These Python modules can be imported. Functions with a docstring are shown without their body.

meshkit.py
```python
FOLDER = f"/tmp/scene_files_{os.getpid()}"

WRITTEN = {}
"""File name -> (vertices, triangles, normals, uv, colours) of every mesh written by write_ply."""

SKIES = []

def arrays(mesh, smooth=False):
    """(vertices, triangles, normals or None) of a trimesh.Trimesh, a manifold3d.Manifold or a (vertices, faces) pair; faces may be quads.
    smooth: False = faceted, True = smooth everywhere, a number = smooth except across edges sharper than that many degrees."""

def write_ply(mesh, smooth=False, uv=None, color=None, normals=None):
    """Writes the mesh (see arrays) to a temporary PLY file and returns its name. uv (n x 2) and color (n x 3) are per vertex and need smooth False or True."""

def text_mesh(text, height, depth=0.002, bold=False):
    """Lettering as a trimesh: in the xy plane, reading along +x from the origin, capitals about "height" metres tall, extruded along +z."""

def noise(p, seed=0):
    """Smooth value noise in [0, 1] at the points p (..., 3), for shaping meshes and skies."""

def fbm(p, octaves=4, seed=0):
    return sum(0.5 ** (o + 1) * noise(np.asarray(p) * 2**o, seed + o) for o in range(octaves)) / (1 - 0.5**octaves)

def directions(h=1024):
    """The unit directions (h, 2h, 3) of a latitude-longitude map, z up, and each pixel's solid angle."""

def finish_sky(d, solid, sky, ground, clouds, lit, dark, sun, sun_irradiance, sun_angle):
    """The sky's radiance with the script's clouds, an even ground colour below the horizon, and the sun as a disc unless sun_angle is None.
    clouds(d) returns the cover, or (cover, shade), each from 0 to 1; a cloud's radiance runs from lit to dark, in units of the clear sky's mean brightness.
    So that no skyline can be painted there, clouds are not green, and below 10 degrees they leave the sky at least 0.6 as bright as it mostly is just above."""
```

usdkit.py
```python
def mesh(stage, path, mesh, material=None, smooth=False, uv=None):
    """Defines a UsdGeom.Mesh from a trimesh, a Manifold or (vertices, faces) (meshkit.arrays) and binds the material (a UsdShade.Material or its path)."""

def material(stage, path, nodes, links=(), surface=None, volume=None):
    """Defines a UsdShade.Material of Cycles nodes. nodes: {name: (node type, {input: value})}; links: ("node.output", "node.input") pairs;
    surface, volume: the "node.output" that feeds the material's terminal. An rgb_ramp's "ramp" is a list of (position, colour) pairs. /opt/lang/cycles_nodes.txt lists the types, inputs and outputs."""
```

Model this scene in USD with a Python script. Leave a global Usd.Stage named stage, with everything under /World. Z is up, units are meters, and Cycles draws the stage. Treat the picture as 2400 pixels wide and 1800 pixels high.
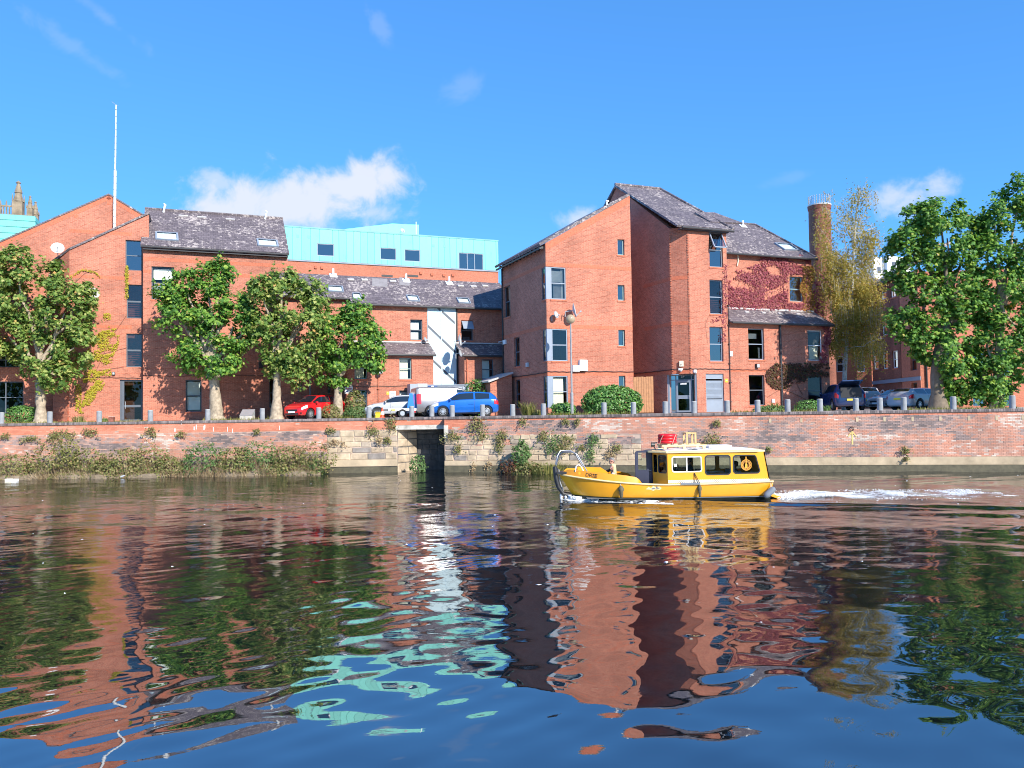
import math, numpy as np, trimesh, usdkit, meshkit
from pxr import Usd, UsdGeom, UsdLux, UsdShade, Gf, Sdf, Vt
from shapely.geometry import Polygon, box as sbox
from shapely.ops import unary_union
import manifold3d as m3

stage = Usd.Stage.CreateInMemory()
UsdGeom.SetStageUpAxis(stage, 'Z'); UsdGeom.SetStageMetersPerUnit(stage, 1.0)
UsdGeom.Xform.Define(stage, '/World')

# ------------------------------------------------------------------ camera, sky, sun, exposure
EYE = np.array([0.0, 0.0, 3.3])
FPX = 1850.0                    # focal length in pixels of a 2400 px wide picture
ROLL, PITCH = 0.0155, math.atan(66 / 1850)
FWD = np.array([0, math.cos(PITCH), math.sin(PITCH)])
UP0 = np.array([0, -math.sin(PITCH), math.cos(PITCH)])
RIGHT = math.cos(ROLL) * np.array([1.0, 0, 0]) - math.sin(ROLL) * UP0
UP = math.cos(ROLL) * UP0 + math.sin(ROLL) * np.array([1.0, 0, 0])
cam = UsdGeom.Camera.Define(stage, '/World/camera')
cam.CreateHorizontalApertureAttr(36.0); cam.CreateVerticalApertureAttr(27.0)
cam.CreateFocalLengthAttr(36.0 * FPX / 2400); cam.CreateFStopAttr(0.0)
cam.CreateClippingRangeAttr(Gf.Vec2f(0.1, 5000))
cam.CreateExposureAttr(EXPOSURE := 1.0)
cm = np.eye(4); cm[0, :3], cm[1, :3], cm[2, :3], cm[3, :3] = RIGHT, UP, -FWD, EYE
cam.AddTransformOp().Set(Gf.Matrix4d(*cm.ravel().tolist()))

TH = math.radians(21.5)                       # the buildings stand turned against the picture plane
SUNV = np.array([0.588, -0.809, 0.62]); SUNV /= np.linalg.norm(SUNV)
SUN_EL, SUN_ROT = math.asin(SUNV[2]), math.atan2(SUNV[0], SUNV[1])
SKY_STRENGTH, SUN_INTENSITY = 0.13, 1.0

def ray(px, py):
    """direction through a point of the 2400 x 1800 photograph"""
    d = FWD + RIGHT * ((px - 1200) / FPX) + UP * ((900 - py) / FPX)
    return d / np.linalg.norm(d)
def at(px, py, Y):
    d = ray(px, py); return EYE + d * ((Y - EYE[1]) / d[1])
def at_z(px, py, z):
    d = ray(px, py); return EYE + d * ((z - EYE[2]) / d[2])

def cloud_nodes():
    n = {'tc': ('texture_coordinate', {}), 'sep': ('separate_xyz', {}),
         'sky': ('sky_texture', {'sky_type': 'single_scattering', 'sun_disc': False, 'sun_elevation': SUN_EL, 'sun_rotation': SUN_ROT,
                                 'altitude': 60.0, 'air_density': 1.0, 'aerosol_density': 0.35, 'ozone_density': 2.2}),
         'a': ('math', {'math_type': 'divide'}), 'b': ('math', {'math_type': 'divide'}), 'ymax': ('math', {'math_type': 'maximum', 'value2': 0.02}),
         'ab': ('combine_xyz', {'z': 0.0}),
         'nz': ('noise_texture', {'scale': 17.0, 'detail': 8.0, 'roughness': 0.6, 'distortion': 0.3}),
         'nw': ('noise_texture', {'scale': 14.0, 'detail': 5.0, 'roughness': 0.6, 'distortion': 0.6})}
    l = [('tc.generated', 'sep.vector'), ('sep.y', 'ymax.value1'), ('sep.x', 'a.value1'), ('ymax.value', 'a.value2'), ('sep.z', 'b.value1'), ('ymax.value', 'b.value2'),
         ('a.value', 'ab.x'), ('b.value', 'ab.y'), ('ab.vector', 'nz.vector'), ('ab.vector', 'nw.vector')]
    last = None
    # (px, py, half width, half height, tilt, noise gain, opacity)
    spots = [(670, 478, 250, 80, 0.0, 2.6, 0.95), (835, 428, 150, 66, -0.1, 2.6, 0.95), (525, 430, 80, 50, 0.3, 2.8, 0.6), (885, 500, 80, 36, 0.0, 2.6, 0.6),
             (2130, 460, 140, 52, -0.18, 2.4, 0.7), (1365, 520, 70, 40, 0, 2.2, 0.7),
             (165, 105, 190, 26, 0.62, 2.6, 0.12), (245, 40, 120, 20, 0.7, 2.6, 0.12), (890, 60, 60, 26, 1.1, 2.6, 0.14), (1095, 205, 70, 38, -0.4, 2.6, 0.13), (1860, 415, 90, 20, -0.2, 2.6, 0.08)]
    for i, (px, py, hw, hh, tilt, gain, op) in enumerate(spots):
        d = ray(px, py); a0, b0 = d[0] / d[1], d[2] / d[1]
        n[f'm{i}'] = ('mapping', {'mapping_type': 'texture', 'location': (a0, b0, 0), 'rotation': (0, 0, -tilt), 'scale': (hw / FPX, hh / FPX, 1)})
        n[f'g{i}'] = ('vector_math', {'math_type': 'length'})
        n[f'h{i}'] = ('math', {'math_type': 'multiply_add', 'value2': -0.85, 'value3': (1.08 if i < 2 else 0.88) - gain * 0.5})
        n[f'k{i}'] = ('math', {'math_type': 'multiply_add', 'value2': gain})
        n[f'r{i}'] = ('map_range', {'range_type': 'smoothstep', 'from_min': 0.0, 'from_max': 0.8, 'to_min': 0.0, 'to_max': op, 'clamp': True})
        l += [('ab.vector', f'm{i}.vector'), (f'm{i}.vector', f'g{i}.vector1'), (f'g{i}.value', f'h{i}.value1'), (('nz' if i < 6 else 'nw') + '.fac', f'k{i}.value1'), (f'h{i}.value', f'k{i}.value3'), (f'k{i}.value', f'r{i}.value')]
        if last is None:
            last = f'r{i}.result'
        else:
            n[f'x{i}'] = ('math', {'math_type': 'maximum'}); l += [(last, f'x{i}.value1'), (f'r{i}.result', f'x{i}.value2')]; last = f'x{i}.value'
    # only in front (y > 0)
    n['front'] = ('map_range', {'from_min': 0.05, 'from_max': 0.3, 'clamp': True}); n['cover'] = ('math', {'math_type': 'multiply'})
    n['gm'] = ('gamma', {'gamma': 0.6}); n['mix'] = ('mix_color', {'b': (3.2, 3.4, 3.8), 'use_clamp': False}); n['tint'] = ('mix_color', {'blend_type': 'multiply', 'fac': 1.0, 'b': SKY_TINT, 'use_clamp': False})
    n['bg'] = ('background_shader', {'strength': SKY_STRENGTH})
    l += [('sep.y', 'front.value'), ('front.result', 'cover.value1'), (last, 'cover.value2'), ('sky.color', 'gm.color'), ('gm.color', 'tint.a'), ('tint.result', 'mix.a'), ('cover.value', 'mix.fac'), ('mix.result', 'bg.color')]
    return n, l
SKY_TINT = (0.37, 0.97, 1.78)
UsdGeom.Scope.Define(stage, '/World/Looks')
sky_mat = usdkit.material(stage, '/World/Looks/sky', *cloud_nodes(), surface='bg.background')
dome = UsdLux.DomeLight.Define(stage, '/World/sky')
UsdShade.MaterialBindingAPI.Apply(dome.GetPrim()).Bind(sky_mat)
dome.GetPrim().SetCustomDataByKey('label', 'bright blue sky with a few small white clouds'); dome.GetPrim().SetCustomDataByKey('kind', 'structure')
sun = UsdLux.DistantLight.Define(stage, '/World/sun')
sun.CreateIntensityAttr(SUN_INTENSITY); sun.CreateAngleAttr(0.53); sun.CreateNormalizeAttr(True); sun.CreateColorAttr(Gf.Vec3f(1.0, 0.94, 0.84))
zx = SUNV; xx = np.cross([0, 0, 1.0], zx); xx /= np.linalg.norm(xx); yx = np.cross(zx, xx)
sm = np.eye(4); sm[0, :3], sm[1, :3], sm[2, :3] = xx, yx, zx
sun.AddTransformOp().Set(Gf.Matrix4d(*sm.ravel().tolist()))

# ------------------------------------------------------------------ helpers
used = {}
def numbered(parent, name):
    k = used.get((parent, name), -1) + 1; used[(parent, name)] = k
    return f'{parent}/{name}' if k == 0 else f'{parent}/{name}_{k:03d}'
def tag(path, label=None, cat=None, group=None, kind=None):
    p = stage.GetPrimAtPath(path)
    for k, v in (('label', label), ('category', cat), ('group', group), ('kind', kind)):
        if v: p.SetCustomDataByKey(k, v)
    return path
def T4(x=0, y=0, z=0, rz=0, rx=0, ry=0, s=1):
    cz, sz, cx, sx, cy, sy = math.cos(rz), math.sin(rz), math.cos(rx), math.sin(rx), math.cos(ry), math.sin(ry)
    Rz = np.array([[cz, -sz, 0], [sz, cz, 0], [0, 0, 1]]); Rx = np.array([[1, 0, 0], [0, cx, -sx], [0, sx, cx]]); Ry = np.array([[cy, 0, sy], [0, 1, 0], [-sy, 0, cy]])
    m = np.eye(4); m[:3, :3] = Rz @ Ry @ Rx * s; m[:3, 3] = (x, y, z); return m
def app(M, v):
    v = np.asarray(v, float); return v @ M[:3, :3].T + M[:3, 3]
def thing(name, label, cat, loc=(0, 0, 0), rz=0.0, group=None, kind=None):
    path = numbered('/World', name); x = UsdGeom.Xform.Define(stage, path)
    x.AddTranslateOp().Set(Gf.Vec3d(*map(float, loc)))
    if rz: x.AddRotateZOp().Set(math.degrees(rz))
    return tag(path, label, cat, group, kind)
def dup(src, loc, rz=0.0, label=None, group=None):
    path = numbered('/World', src.rsplit('/', 1)[1]); x = UsdGeom.Xform.Define(stage, path)
    was = stage.GetPrimAtPath(src).GetCustomData()
    p = x.GetPrim(); p.GetReferences().AddInternalReference(Sdf.Path(src)); p.SetInstanceable(True)
    x.ClearXformOpOrder(); x = UsdGeom.Xformable(p)
    t = p.GetAttribute('xformOp:translate'); 
    if not t: x.AddTranslateOp()
    p.GetAttribute('xformOp:translate').Set(Gf.Vec3d(*map(float, loc)))
    p.CreateAttribute('xformOp:rotateZ', Sdf.ValueTypeNames.Float).Set(math.degrees(rz))
    p.CreateAttribute('xformOpOrder', Sdf.ValueTypeNames.TokenArray, False, Sdf.VariabilityUniform).Set(['xformOp:translate', 'xformOp:rotateZ'])
    return tag(path, label or was.get('label'), was.get('category'), group or was.get('group'))
ISL, TONED = np.random.default_rng(99), set()
class MB:
    """collects shapes into one mesh"""
    def __init__(s): s.v, s.f, s.n, s.r = [], [], 0, []
    def add(s, v, f, M=None, isl=None):
        v = np.asarray(v, float); f = np.asarray(f, int)
        if f.shape[1] == 4: f = np.vstack([f[:, [0, 1, 2]], f[:, [0, 2, 3]]])
        if M is not None: v = app(M, v)
        s.r.append(np.full(len(v), ISL.random()) if isl is None else np.asarray(isl, float))
        s.v.append(v); s.f.append(f + s.n); s.n += len(v); return s
    def mesh(s, m, M=None):
        if hasattr(m, 'to_mesh'):
            q = m.to_mesh(); return s.add(q.vert_properties[:, :3], q.tri_verts, M)
        return s.add(m.vertices, m.faces, M)
    def box(s, x0, x1, y0, y1, z0, z1, M=None):
        v = [[x0, y0, z0], [x1, y0, z0], [x1, y1, z0], [x0, y1, z0], [x0, y0, z1], [x1, y0, z1], [x1, y1, z1], [x0, y1, z1]]
        return s.add(v, [[0, 3, 2, 1], [4, 5, 6, 7], [0, 1, 5, 4], [1, 2, 6, 5], [2, 3, 7, 6], [3, 0, 4, 7]], M)
    def quad(s, a, b, c, d, M=None): return s.add([a, b, c, d], [[0, 1, 2, 3]], M)
    def slab(s, pts, thick, M=None, nrm=None):
        """polygon (3d, convex or fan-able) thickened against its normal"""
        p = np.asarray(pts, float); n = np.cross(p[1] - p[0], p[2] - p[0]); n /= np.linalg.norm(n)
        if nrm is not None and n @ np.asarray(nrm) < 0: n = -n; p = p[::-1]
        k = len(p); v = np.vstack([p, p - n * thick]); f = []
        for i in range(1, k - 1): f += [[0, i, i + 1], [k, k + i + 1, k + i]]
        for i in range(k):
            j = (i + 1) % k; f += [[i, k + i, k + j], [i, k + j, j]]
        return s.add(v, f, M)
    def tube(s, pts, r, n=8, M=None, cap=True):
        p = np.asarray(pts, float); k = len(p); r = np.full(k, r, float) if np.ndim(r) == 0 else np.asarray(r, float)
        t = np.gradient(p, axis=0); t /= np.maximum(np.linalg.norm(t, axis=1, keepdims=True), 1e-9)
        a = np.array([0, 0, 1.0]) if abs(t[0][2]) < 0.9 else np.array([1.0, 0, 0]); rings = []
        for i in range(k):
            a = a - t[i] * (a @ t[i]); a /= max(np.linalg.norm(a), 1e-9); b = np.cross(t[i], a)
            g = np.linspace(0, 2 * np.pi, n, endpoint=False)
            rings.append(p[i] + r[i] * (np.cos(g)[:, None] * a + np.sin(g)[:, None] * b))
        v = np.vstack(rings); f = []
        for i in range(k - 1):
            for j in range(n):
                q = (j + 1) % n; f += [[i * n + j, i * n + q, (i + 1) * n + q], [i * n + j, (i + 1) * n + q, (i + 1) * n + j]]
        if cap:
            for e, base in ((0, 0), (k - 1, (k - 1) * n)):
                v = np.vstack([v, p[e]]); c = len(v) - 1
                for j in range(n):
                    q = (j + 1) % n; f.append([c, base + q, base + j] if e == 0 else [c, base + j, base + q])
        return s.add(v, f, M)
    def lathe(s, prof, n=20, M=None):
        p = np.asarray(prof, float); g = np.linspace(0, 2 * np.pi, n, endpoint=False); k = len(p)
        v = np.stack([p[:, 0, None] * np.cos(g), p[:, 0, None] * np.sin(g), np.repeat(p[:, 1, None], n, 1)], -1).reshape(-1, 3); f = []
        for i in range(k - 1):
            for j in range(n):
                q = (j + 1) % n; f += [[i * n + j, i * n + q, (i + 1) * n + q], [i * n + j, (i + 1) * n + q, (i + 1) * n + j]]
        return s.add(v, f, M)
    def ext(s, poly, y0, y1, M=None):
        """polygon in (x, z) extruded from depth y0 to y1"""
        for g in getattr(poly, 'geoms', [poly]):
            if g.area < 1e-7: continue
            m = trimesh.creation.extrude_polygon(g, y1 - y0, engine='earcut'); v = m.vertices
            s.add(np.stack([v[:, 0], y0 + v[:, 2], v[:, 1]], 1), m.faces[:, ::-1], M)
        return s
    def ball(s, c, r, sub=2, M=None):
        m = trimesh.creation.icosphere(sub, 1.0); return s.add(m.vertices * np.asarray(r) + np.asarray(c), m.faces, M)
    def build(s, name, mat, parent='/World', smooth=False, label=None, cat=None, group=None, kind=None):
        if not s.v: return None
        path = numbered(parent, name)
        g_ = usdkit.mesh(stage, path, (np.vstack(s.v), np.vstack(s.f)), MAT[mat], smooth)
        if mat in TONED: UsdGeom.PrimvarsAPI(g_).CreatePrimvar('rnd', Sdf.ValueTypeNames.FloatArray, 'vertex').Set(Vt.FloatArray.FromNumpy(np.concatenate(s.r).astype(np.float32)))
        return tag(path, label, cat, group, kind)
class Face:
    """a plane of a building: x to the right along it, y into the building, z up. W: world matrix of the building, L: face in the building"""
    def __init__(s, W, L=None): s.L = np.eye(4) if L is None else L; s.W = W @ s.L; s.I = np.linalg.inv(s.W)
    def xz(s, px, py, y=0.0):
        o = app(s.I, EYE); d = ray(px, py) @ s.I[:3, :3].T; p = o + d * ((y - o[1]) / d[1]); return p[0], p[2]
    def rect(s, x0, y0, x1, y1, y=0.0):
        a, b, c, d = s.xz(x0, (y0 + y1) / 2, y), s.xz(x1, (y0 + y1) / 2, y), s.xz((x0 + x1) / 2, y0, y), s.xz((x0 + x1) / 2, y1, y)
        return a[0], b[0], d[1], c[1]
    def p3(s, px, py, y=0.0): x, z = s.xz(px, py, y); return app(s.L, [x, y, z])
def frame(px, Y, z=3.1, th=TH):
    """world matrix of a building whose front corner shows at column px at depth Y"""
    p = at(px, 966 - ROLL * (px - 1200), Y); return T4(p[0], p[1], z, th), (p[0], p[1], z)
def local_ray(W, px, py):
    I = np.linalg.inv(W); return app(I, EYE), ray(px, py) @ I[:3, :3].T
def on_plane(W, px, py, p0, n):
    o, d = local_ray(W, px, py); n = np.asarray(n, float); return o + d * ((np.asarray(p0) - o) @ n / (d @ n))

# ------------------------------------------------------------------ materials
MAT = {}
def mat(name, nodes, links, surface='p.BSDF', volume=None): MAT[name] = usdkit.material(stage, '/World/Looks/' + name, nodes, links, surface=surface, volume=volume)
def plain(name, col, rough=0.6, noise=0.18, scale=3.0, metal=0.0, bump=0.0, bscale=40.0, coat=0.0, spec=0.5):
    """a colour broken up by soft noise, with fine relief"""
    c = np.array(col); n = {'tc': ('texture_coordinate', {}), 'nz': ('noise_texture', {'scale': scale, 'detail': 6.0, 'roughness': 0.62}),
         'r': ('rgb_ramp', {'ramp': [(0.25, c * (1 - noise)), (0.75, c * (1 + noise))]}),
         'p': ('principled_bsdf', {'roughness': rough, 'metallic': metal, 'coat_weight': coat, 'specular_ior_level': spec})}
    l = [('tc.object', 'nz.vector'), ('nz.fac', 'r.fac')]
    src = 'r.color'
    l.append((src, 'p.base_color'))
    if bump:
        n['bz'] = ('noise_texture', {'scale': bscale, 'detail': 4.0}); n['bp'] = ('bump', {'strength': bump, 'distance': 0.02})
        l += [('tc.object', 'bz.vector'), ('bz.fac', 'bp.height'), ('bp.normal', 'p.normal')]
    mat(name, n, l)
def brick(name, c1, c2, mortar, sign=1.0, k=1.0, row=0.075, width=0.225, stain=0.25, msize=0.006):
    n = {'tc': ('texture_coordinate', {}), 's': ('separate_xyz', {}), 'uv': ('math', {'math_type': 'multiply_add', 'value2': sign}), 'kk': ('math', {'math_type': 'multiply', 'value2': k}), 'cv': ('combine_xyz', {'z': 0.0}),
         'b': ('brick_texture', {'scale': 1.0, 'color1': c1, 'color2': c2, 'mortar': mortar, 'mortar_size': msize, 'mortar_smooth': 0.2, 'bias': -0.15, 'brick_width': width, 'row_height': row}),
         'nz': ('noise_texture', {'scale': 0.45, 'detail': 6.0, 'roughness': 0.65}), 'r': ('rgb_ramp', {'ramp': [(0.3, (1 - stain,) * 3), (0.62, (1.0 + stain * 0.35,) * 3)]}),
         'n2': ('noise_texture', {'scale': 9.0, 'detail': 3.0, 'roughness': 0.7}), 'r2': ('rgb_ramp', {'ramp': [(0.28, (0.70, 0.69, 0.71)), (0.5, (1, 1, 1)), (0.74, (1.14, 1.18, 1.2))]}),
         'm': ('mix_color', {'blend_type': 'multiply', 'fac': 1.0}), 'm2': ('mix_color', {'blend_type': 'multiply', 'fac': 1.0, 'use_clamp': False}),
         'bp': ('bump', {'strength': 0.6, 'distance': 0.008, 'invert': True}), 'p': ('principled_bsdf', {'roughness': 0.85, 'specular_ior_level': 0.25})}
    l = [('tc.object', 's.vector'), ('s.y', 'uv.value1'), ('s.x', 'uv.value3'), ('uv.value', 'kk.value1'), ('kk.value', 'cv.x'), ('s.z', 'cv.y'), ('cv.vector', 'b.vector'), ('tc.object', 'nz.vector'), ('nz.fac', 'r.fac'), ('tc.object', 'n2.vector'), ('n2.fac', 'r2.fac'),
         ('b.color', 'm.a'), ('r.color', 'm.b'), ('m.result', 'm2.a'), ('r2.color', 'm2.b'), ('m2.result', 'p.base_color'), ('b.fac', 'bp.height'), ('bp.normal', 'p.normal')]
    mat(name, n, l)
BR1, BR2, BMO = (0.485, 0.168, 0.106), (0.345, 0.112, 0.072), (0.50, 0.31, 0.225)
brick('brick', BR1, BR2, BMO); brick('brick_chamfer', BR1, BR2, BMO, sign=-1.0, k=0.7071)
brick('brick_band', (0.54, 0.155, 0.085), (0.48, 0.138, 0.076), (0.50, 0.21, 0.135), row=0.225, width=0.075, stain=0.12)
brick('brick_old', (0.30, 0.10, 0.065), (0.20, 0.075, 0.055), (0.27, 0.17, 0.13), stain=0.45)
brick('brick_far', (0.50, 0.17, 0.10), (0.44, 0.15, 0.09), (0.46, 0.24, 0.17), stain=0.12)
def slate_fix():   # slates with pale lichen flecks
    n = {'tc': ('texture_coordinate', {}), 's': ('separate_xyz', {}), 'uv': ('math', {'math_type': 'add'}), 'cv': ('combine_xyz', {'z': 0.0}),
         'b': ('brick_texture', {'scale': 1.0, 'color1': (0.165, 0.135, 0.145), 'color2': (0.105, 0.085, 0.092), 'mortar': (0.05, 0.042, 0.046), 'mortar_size': 0.008, 'bias': 0.0, 'brick_width': 0.3, 'row_height': 0.16}),
         'nz': ('noise_texture', {'scale': 5.0, 'detail': 5.0, 'roughness': 0.75}), 'nb': ('noise_texture', {'scale': 0.5, 'detail': 4.0}),
         'ad': ('math', {'math_type': 'multiply_add', 'value2': 0.35}), 'r': ('rgb_ramp', {'ramp': [(0.72, (0, 0, 0)), (0.80, (1, 1, 1))]}),
         'm': ('mix_color', {'b': (0.42, 0.36, 0.33)}), 'bp': ('bump', {'strength': 0.7, 'distance': 0.01, 'invert': True}), 'p': ('principled_bsdf', {'roughness': 0.55, 'specular_ior_level': 0.35})}
    l = [('tc.object', 's.vector'), ('s.x', 'uv.value1'), ('s.y', 'uv.value2'), ('s.x', 'cv.x'), ('s.z', 'cv.y'), ('cv.vector', 'b.vector'), ('tc.object', 'nz.vector'), ('tc.object', 'nb.vector'), ('nb.fac', 'ad.value1'), ('nz.fac', 'ad.value3'), ('ad.value', 'r.fac'),
         ('r.color', 'm.fac'), ('b.color', 'm.a'), ('m.result', 'p.base_color'), ('b.fac', 'bp.height'), ('bp.normal', 'p.normal')]
    mat('slate', n, l)
slate_fix()
plain('frame', (0.085, 0.10, 0.125), 0.45, 0.1); plain('panel_grey', (0.23, 0.27, 0.33), 0.45, 0.08); plain('frame_white', (0.75, 0.76, 0.78), 0.45, 0.05)
plain('frame_teal', (0.20, 0.30, 0.31), 0.45, 0.08)
plain('gutter', (0.03, 0.03, 0.034), 0.5, 0.2); plain('white', (0.78, 0.78, 0.77), 0.55, 0.06); plain('blind', (0.80, 0.81, 0.78), 0.8, 0.04); plain('cream', (0.74, 0.70, 0.56), 0.8, 0.05)
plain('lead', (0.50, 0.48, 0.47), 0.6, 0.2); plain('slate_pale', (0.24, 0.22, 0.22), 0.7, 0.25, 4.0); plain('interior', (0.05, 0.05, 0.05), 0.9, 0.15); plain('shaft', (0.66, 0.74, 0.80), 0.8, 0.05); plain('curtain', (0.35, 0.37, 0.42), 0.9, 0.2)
plain('black', (0.015, 0.015, 0.017), 0.4, 0.1); plain('cable', (0.05, 0.03, 0.03), 0.7, 0.1)
def teal(name, base, dark):
    n = {'tc': ('texture_coordinate', {}), 'oi': ('object_info', {}), 'mp': ('mapping', {'scale': (2.0, 2.0, 0.7)}), 'nz': ('noise_texture', {'scale': 1.6, 'detail': 7.0, 'roughness': 0.66}),
         'r': ('rgb_ramp', {'ramp': [(0.24, dark), (0.42, base), (0.8, tuple(min(1, c * 1.1) for c in base))]}), 'mr': ('map_range', {'to_min': 0.88, 'to_max': 1.08}), 'hv': ('hsv', {}), 'p': ('principled_bsdf', {'roughness': 0.5})}
    mat(name, n, [('tc.object', 'mp.vector'), ('mp.vector', 'nz.vector'), ('nz.fac', 'r.fac'), ('oi.random', 'mr.value'), ('mr.result', 'hv.value'), ('r.color', 'hv.color'), ('hv.color', 'p.base_color')])
teal('teal', (0.15, 0.60, 0.51), (0.09, 0.37, 0.33)); plain('teal_trim', (0.12, 0.36, 0.36), 0.5, 0.1)
plain('pale_blue', (0.52, 0.68, 0.74), 0.5, 0.05, 2.0)
def pane(name, ior, tint):
    mat(name, {'f': ('fresnel', {'IOR': ior}), 't': ('transparent_bsdf', {'color': tint}), 'g': ('glossy_bsdf', {'color': (1, 1, 1), 'roughness': 0.008}), 'm': ('mix_closure', {})},
        [('f.fac', 'm.fac'), ('t.BSDF', 'm.closure1'), ('g.BSDF', 'm.closure2')], surface='m.closure')
pane('glass', 1.75, (0.6, 0.64, 0.64)); pane('glass_dark', 1.5, (0.32, 0.36, 0.38)); pane('glass_sky', 2.6, (0.5, 0.55, 0.6)); pane('glass_clear', 1.5, (0.86, 0.9, 0.88))
def by_island(name, stops, rough=0.85, soot=0.0, bump=0.25, nscale=0.8):
    """every separate piece its own tone; soot: patches of dark in between"""
    TONED.add(name)
    n = {'g': ('attribute', {'attribute': 'rnd'}), 'r': ('rgb_ramp', {'ramp': stops}), 'tc': ('texture_coordinate', {}), 'nz': ('noise_texture', {'scale': nscale, 'detail': 5.0, 'roughness': 0.7}),
         'nf': ('noise_texture', {'scale': 26.0, 'detail': 3.0}), 'rs': ('rgb_ramp', {'ramp': [(0.36, (1 - soot, 1 - soot * 0.93, 1 - soot * 0.88)), (0.58, (1, 1, 1))]}), 'm': ('mix_color', {'blend_type': 'multiply', 'fac': 1.0}),
         'bp': ('bump', {'strength': bump, 'distance': 0.01}), 'p': ('principled_bsdf', {'roughness': rough, 'specular_ior_level': 0.25})}
    mat(name, n, [('g.fac', 'r.fac'), ('tc.object', 'nz.vector'), ('tc.object', 'nf.vector'), ('nz.fac', 'rs.fac'), ('r.color', 'm.a'), ('rs.color', 'm.b'), ('m.result', 'p.base_color'), ('nf.fac', 'bp.height'), ('bp.normal', 'p.normal')])
by_island('quay_brick', [(0.0, (0.21, 0.165, 0.155)), (0.22, (0.37, 0.265, 0.235)), (0.42, (0.47, 0.285, 0.225)), (0.62, (0.57, 0.255, 0.17)), (0.85, (0.56, 0.31, 0.23)), (1.0, (0.62, 0.50, 0.42))], soot=0.3)
by_island('red_brick', [(0.0, (0.50, 0.17, 0.10)), (0.5, (0.60, 0.22, 0.135)), (1.0, (0.62, 0.28, 0.19))], soot=0.12)
by_island('coping_brick', [(0.0, (0.10, 0.085, 0.085)), (0.5, (0.19, 0.16, 0.155)), (1.0, (0.27, 0.22, 0.21))], soot=0.2)
plain('mortar', (0.44, 0.33, 0.265), 0.95, 0.25, 1.5, bump=0.3); plain('unused_mortar', (0.52, 0.42, 0.30), 0.95, 0.2, 2.0, bump=0.3)
for i, c in enumerate([(0.44, 0.345, 0.235), (0.40, 0.31, 0.215), (0.31, 0.25, 0.19), (0.23, 0.20, 0.175)]): plain(f'stone_{i}', c, 0.9, 0.5, 1.6, bump=0.5, bscale=18)
plain('base_stone', (0.42, 0.33, 0.22), 0.9, 0.4, 0.9, bump=0.4, bscale=14); plain('algae', (0.085, 0.075, 0.045), 0.75, 0.45, 3.5, bump=0.6, bscale=22)
plain('soot_shade_stone', (0.085, 0.08, 0.075), 0.9, 0.6, 1.8, bump=0.5, bscale=18); plain('lintel', (0.44, 0.41, 0.36), 0.9, 0.45, 3.0, bump=0.4)
plain('soil', (0.20, 0.155, 0.105), 0.95, 0.4, 2.5, bump=0.6, bscale=15); plain('tarmac', (0.43, 0.35, 0.285), 0.9, 0.2, 4.0, bump=0.3, bscale=80)
plain('paving', (0.36, 0.32, 0.28), 0.9, 0.2, 3.0); plain('gravel_grass', (0.16, 0.16, 0.07), 0.95, 0.4, 3.0)
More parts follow.
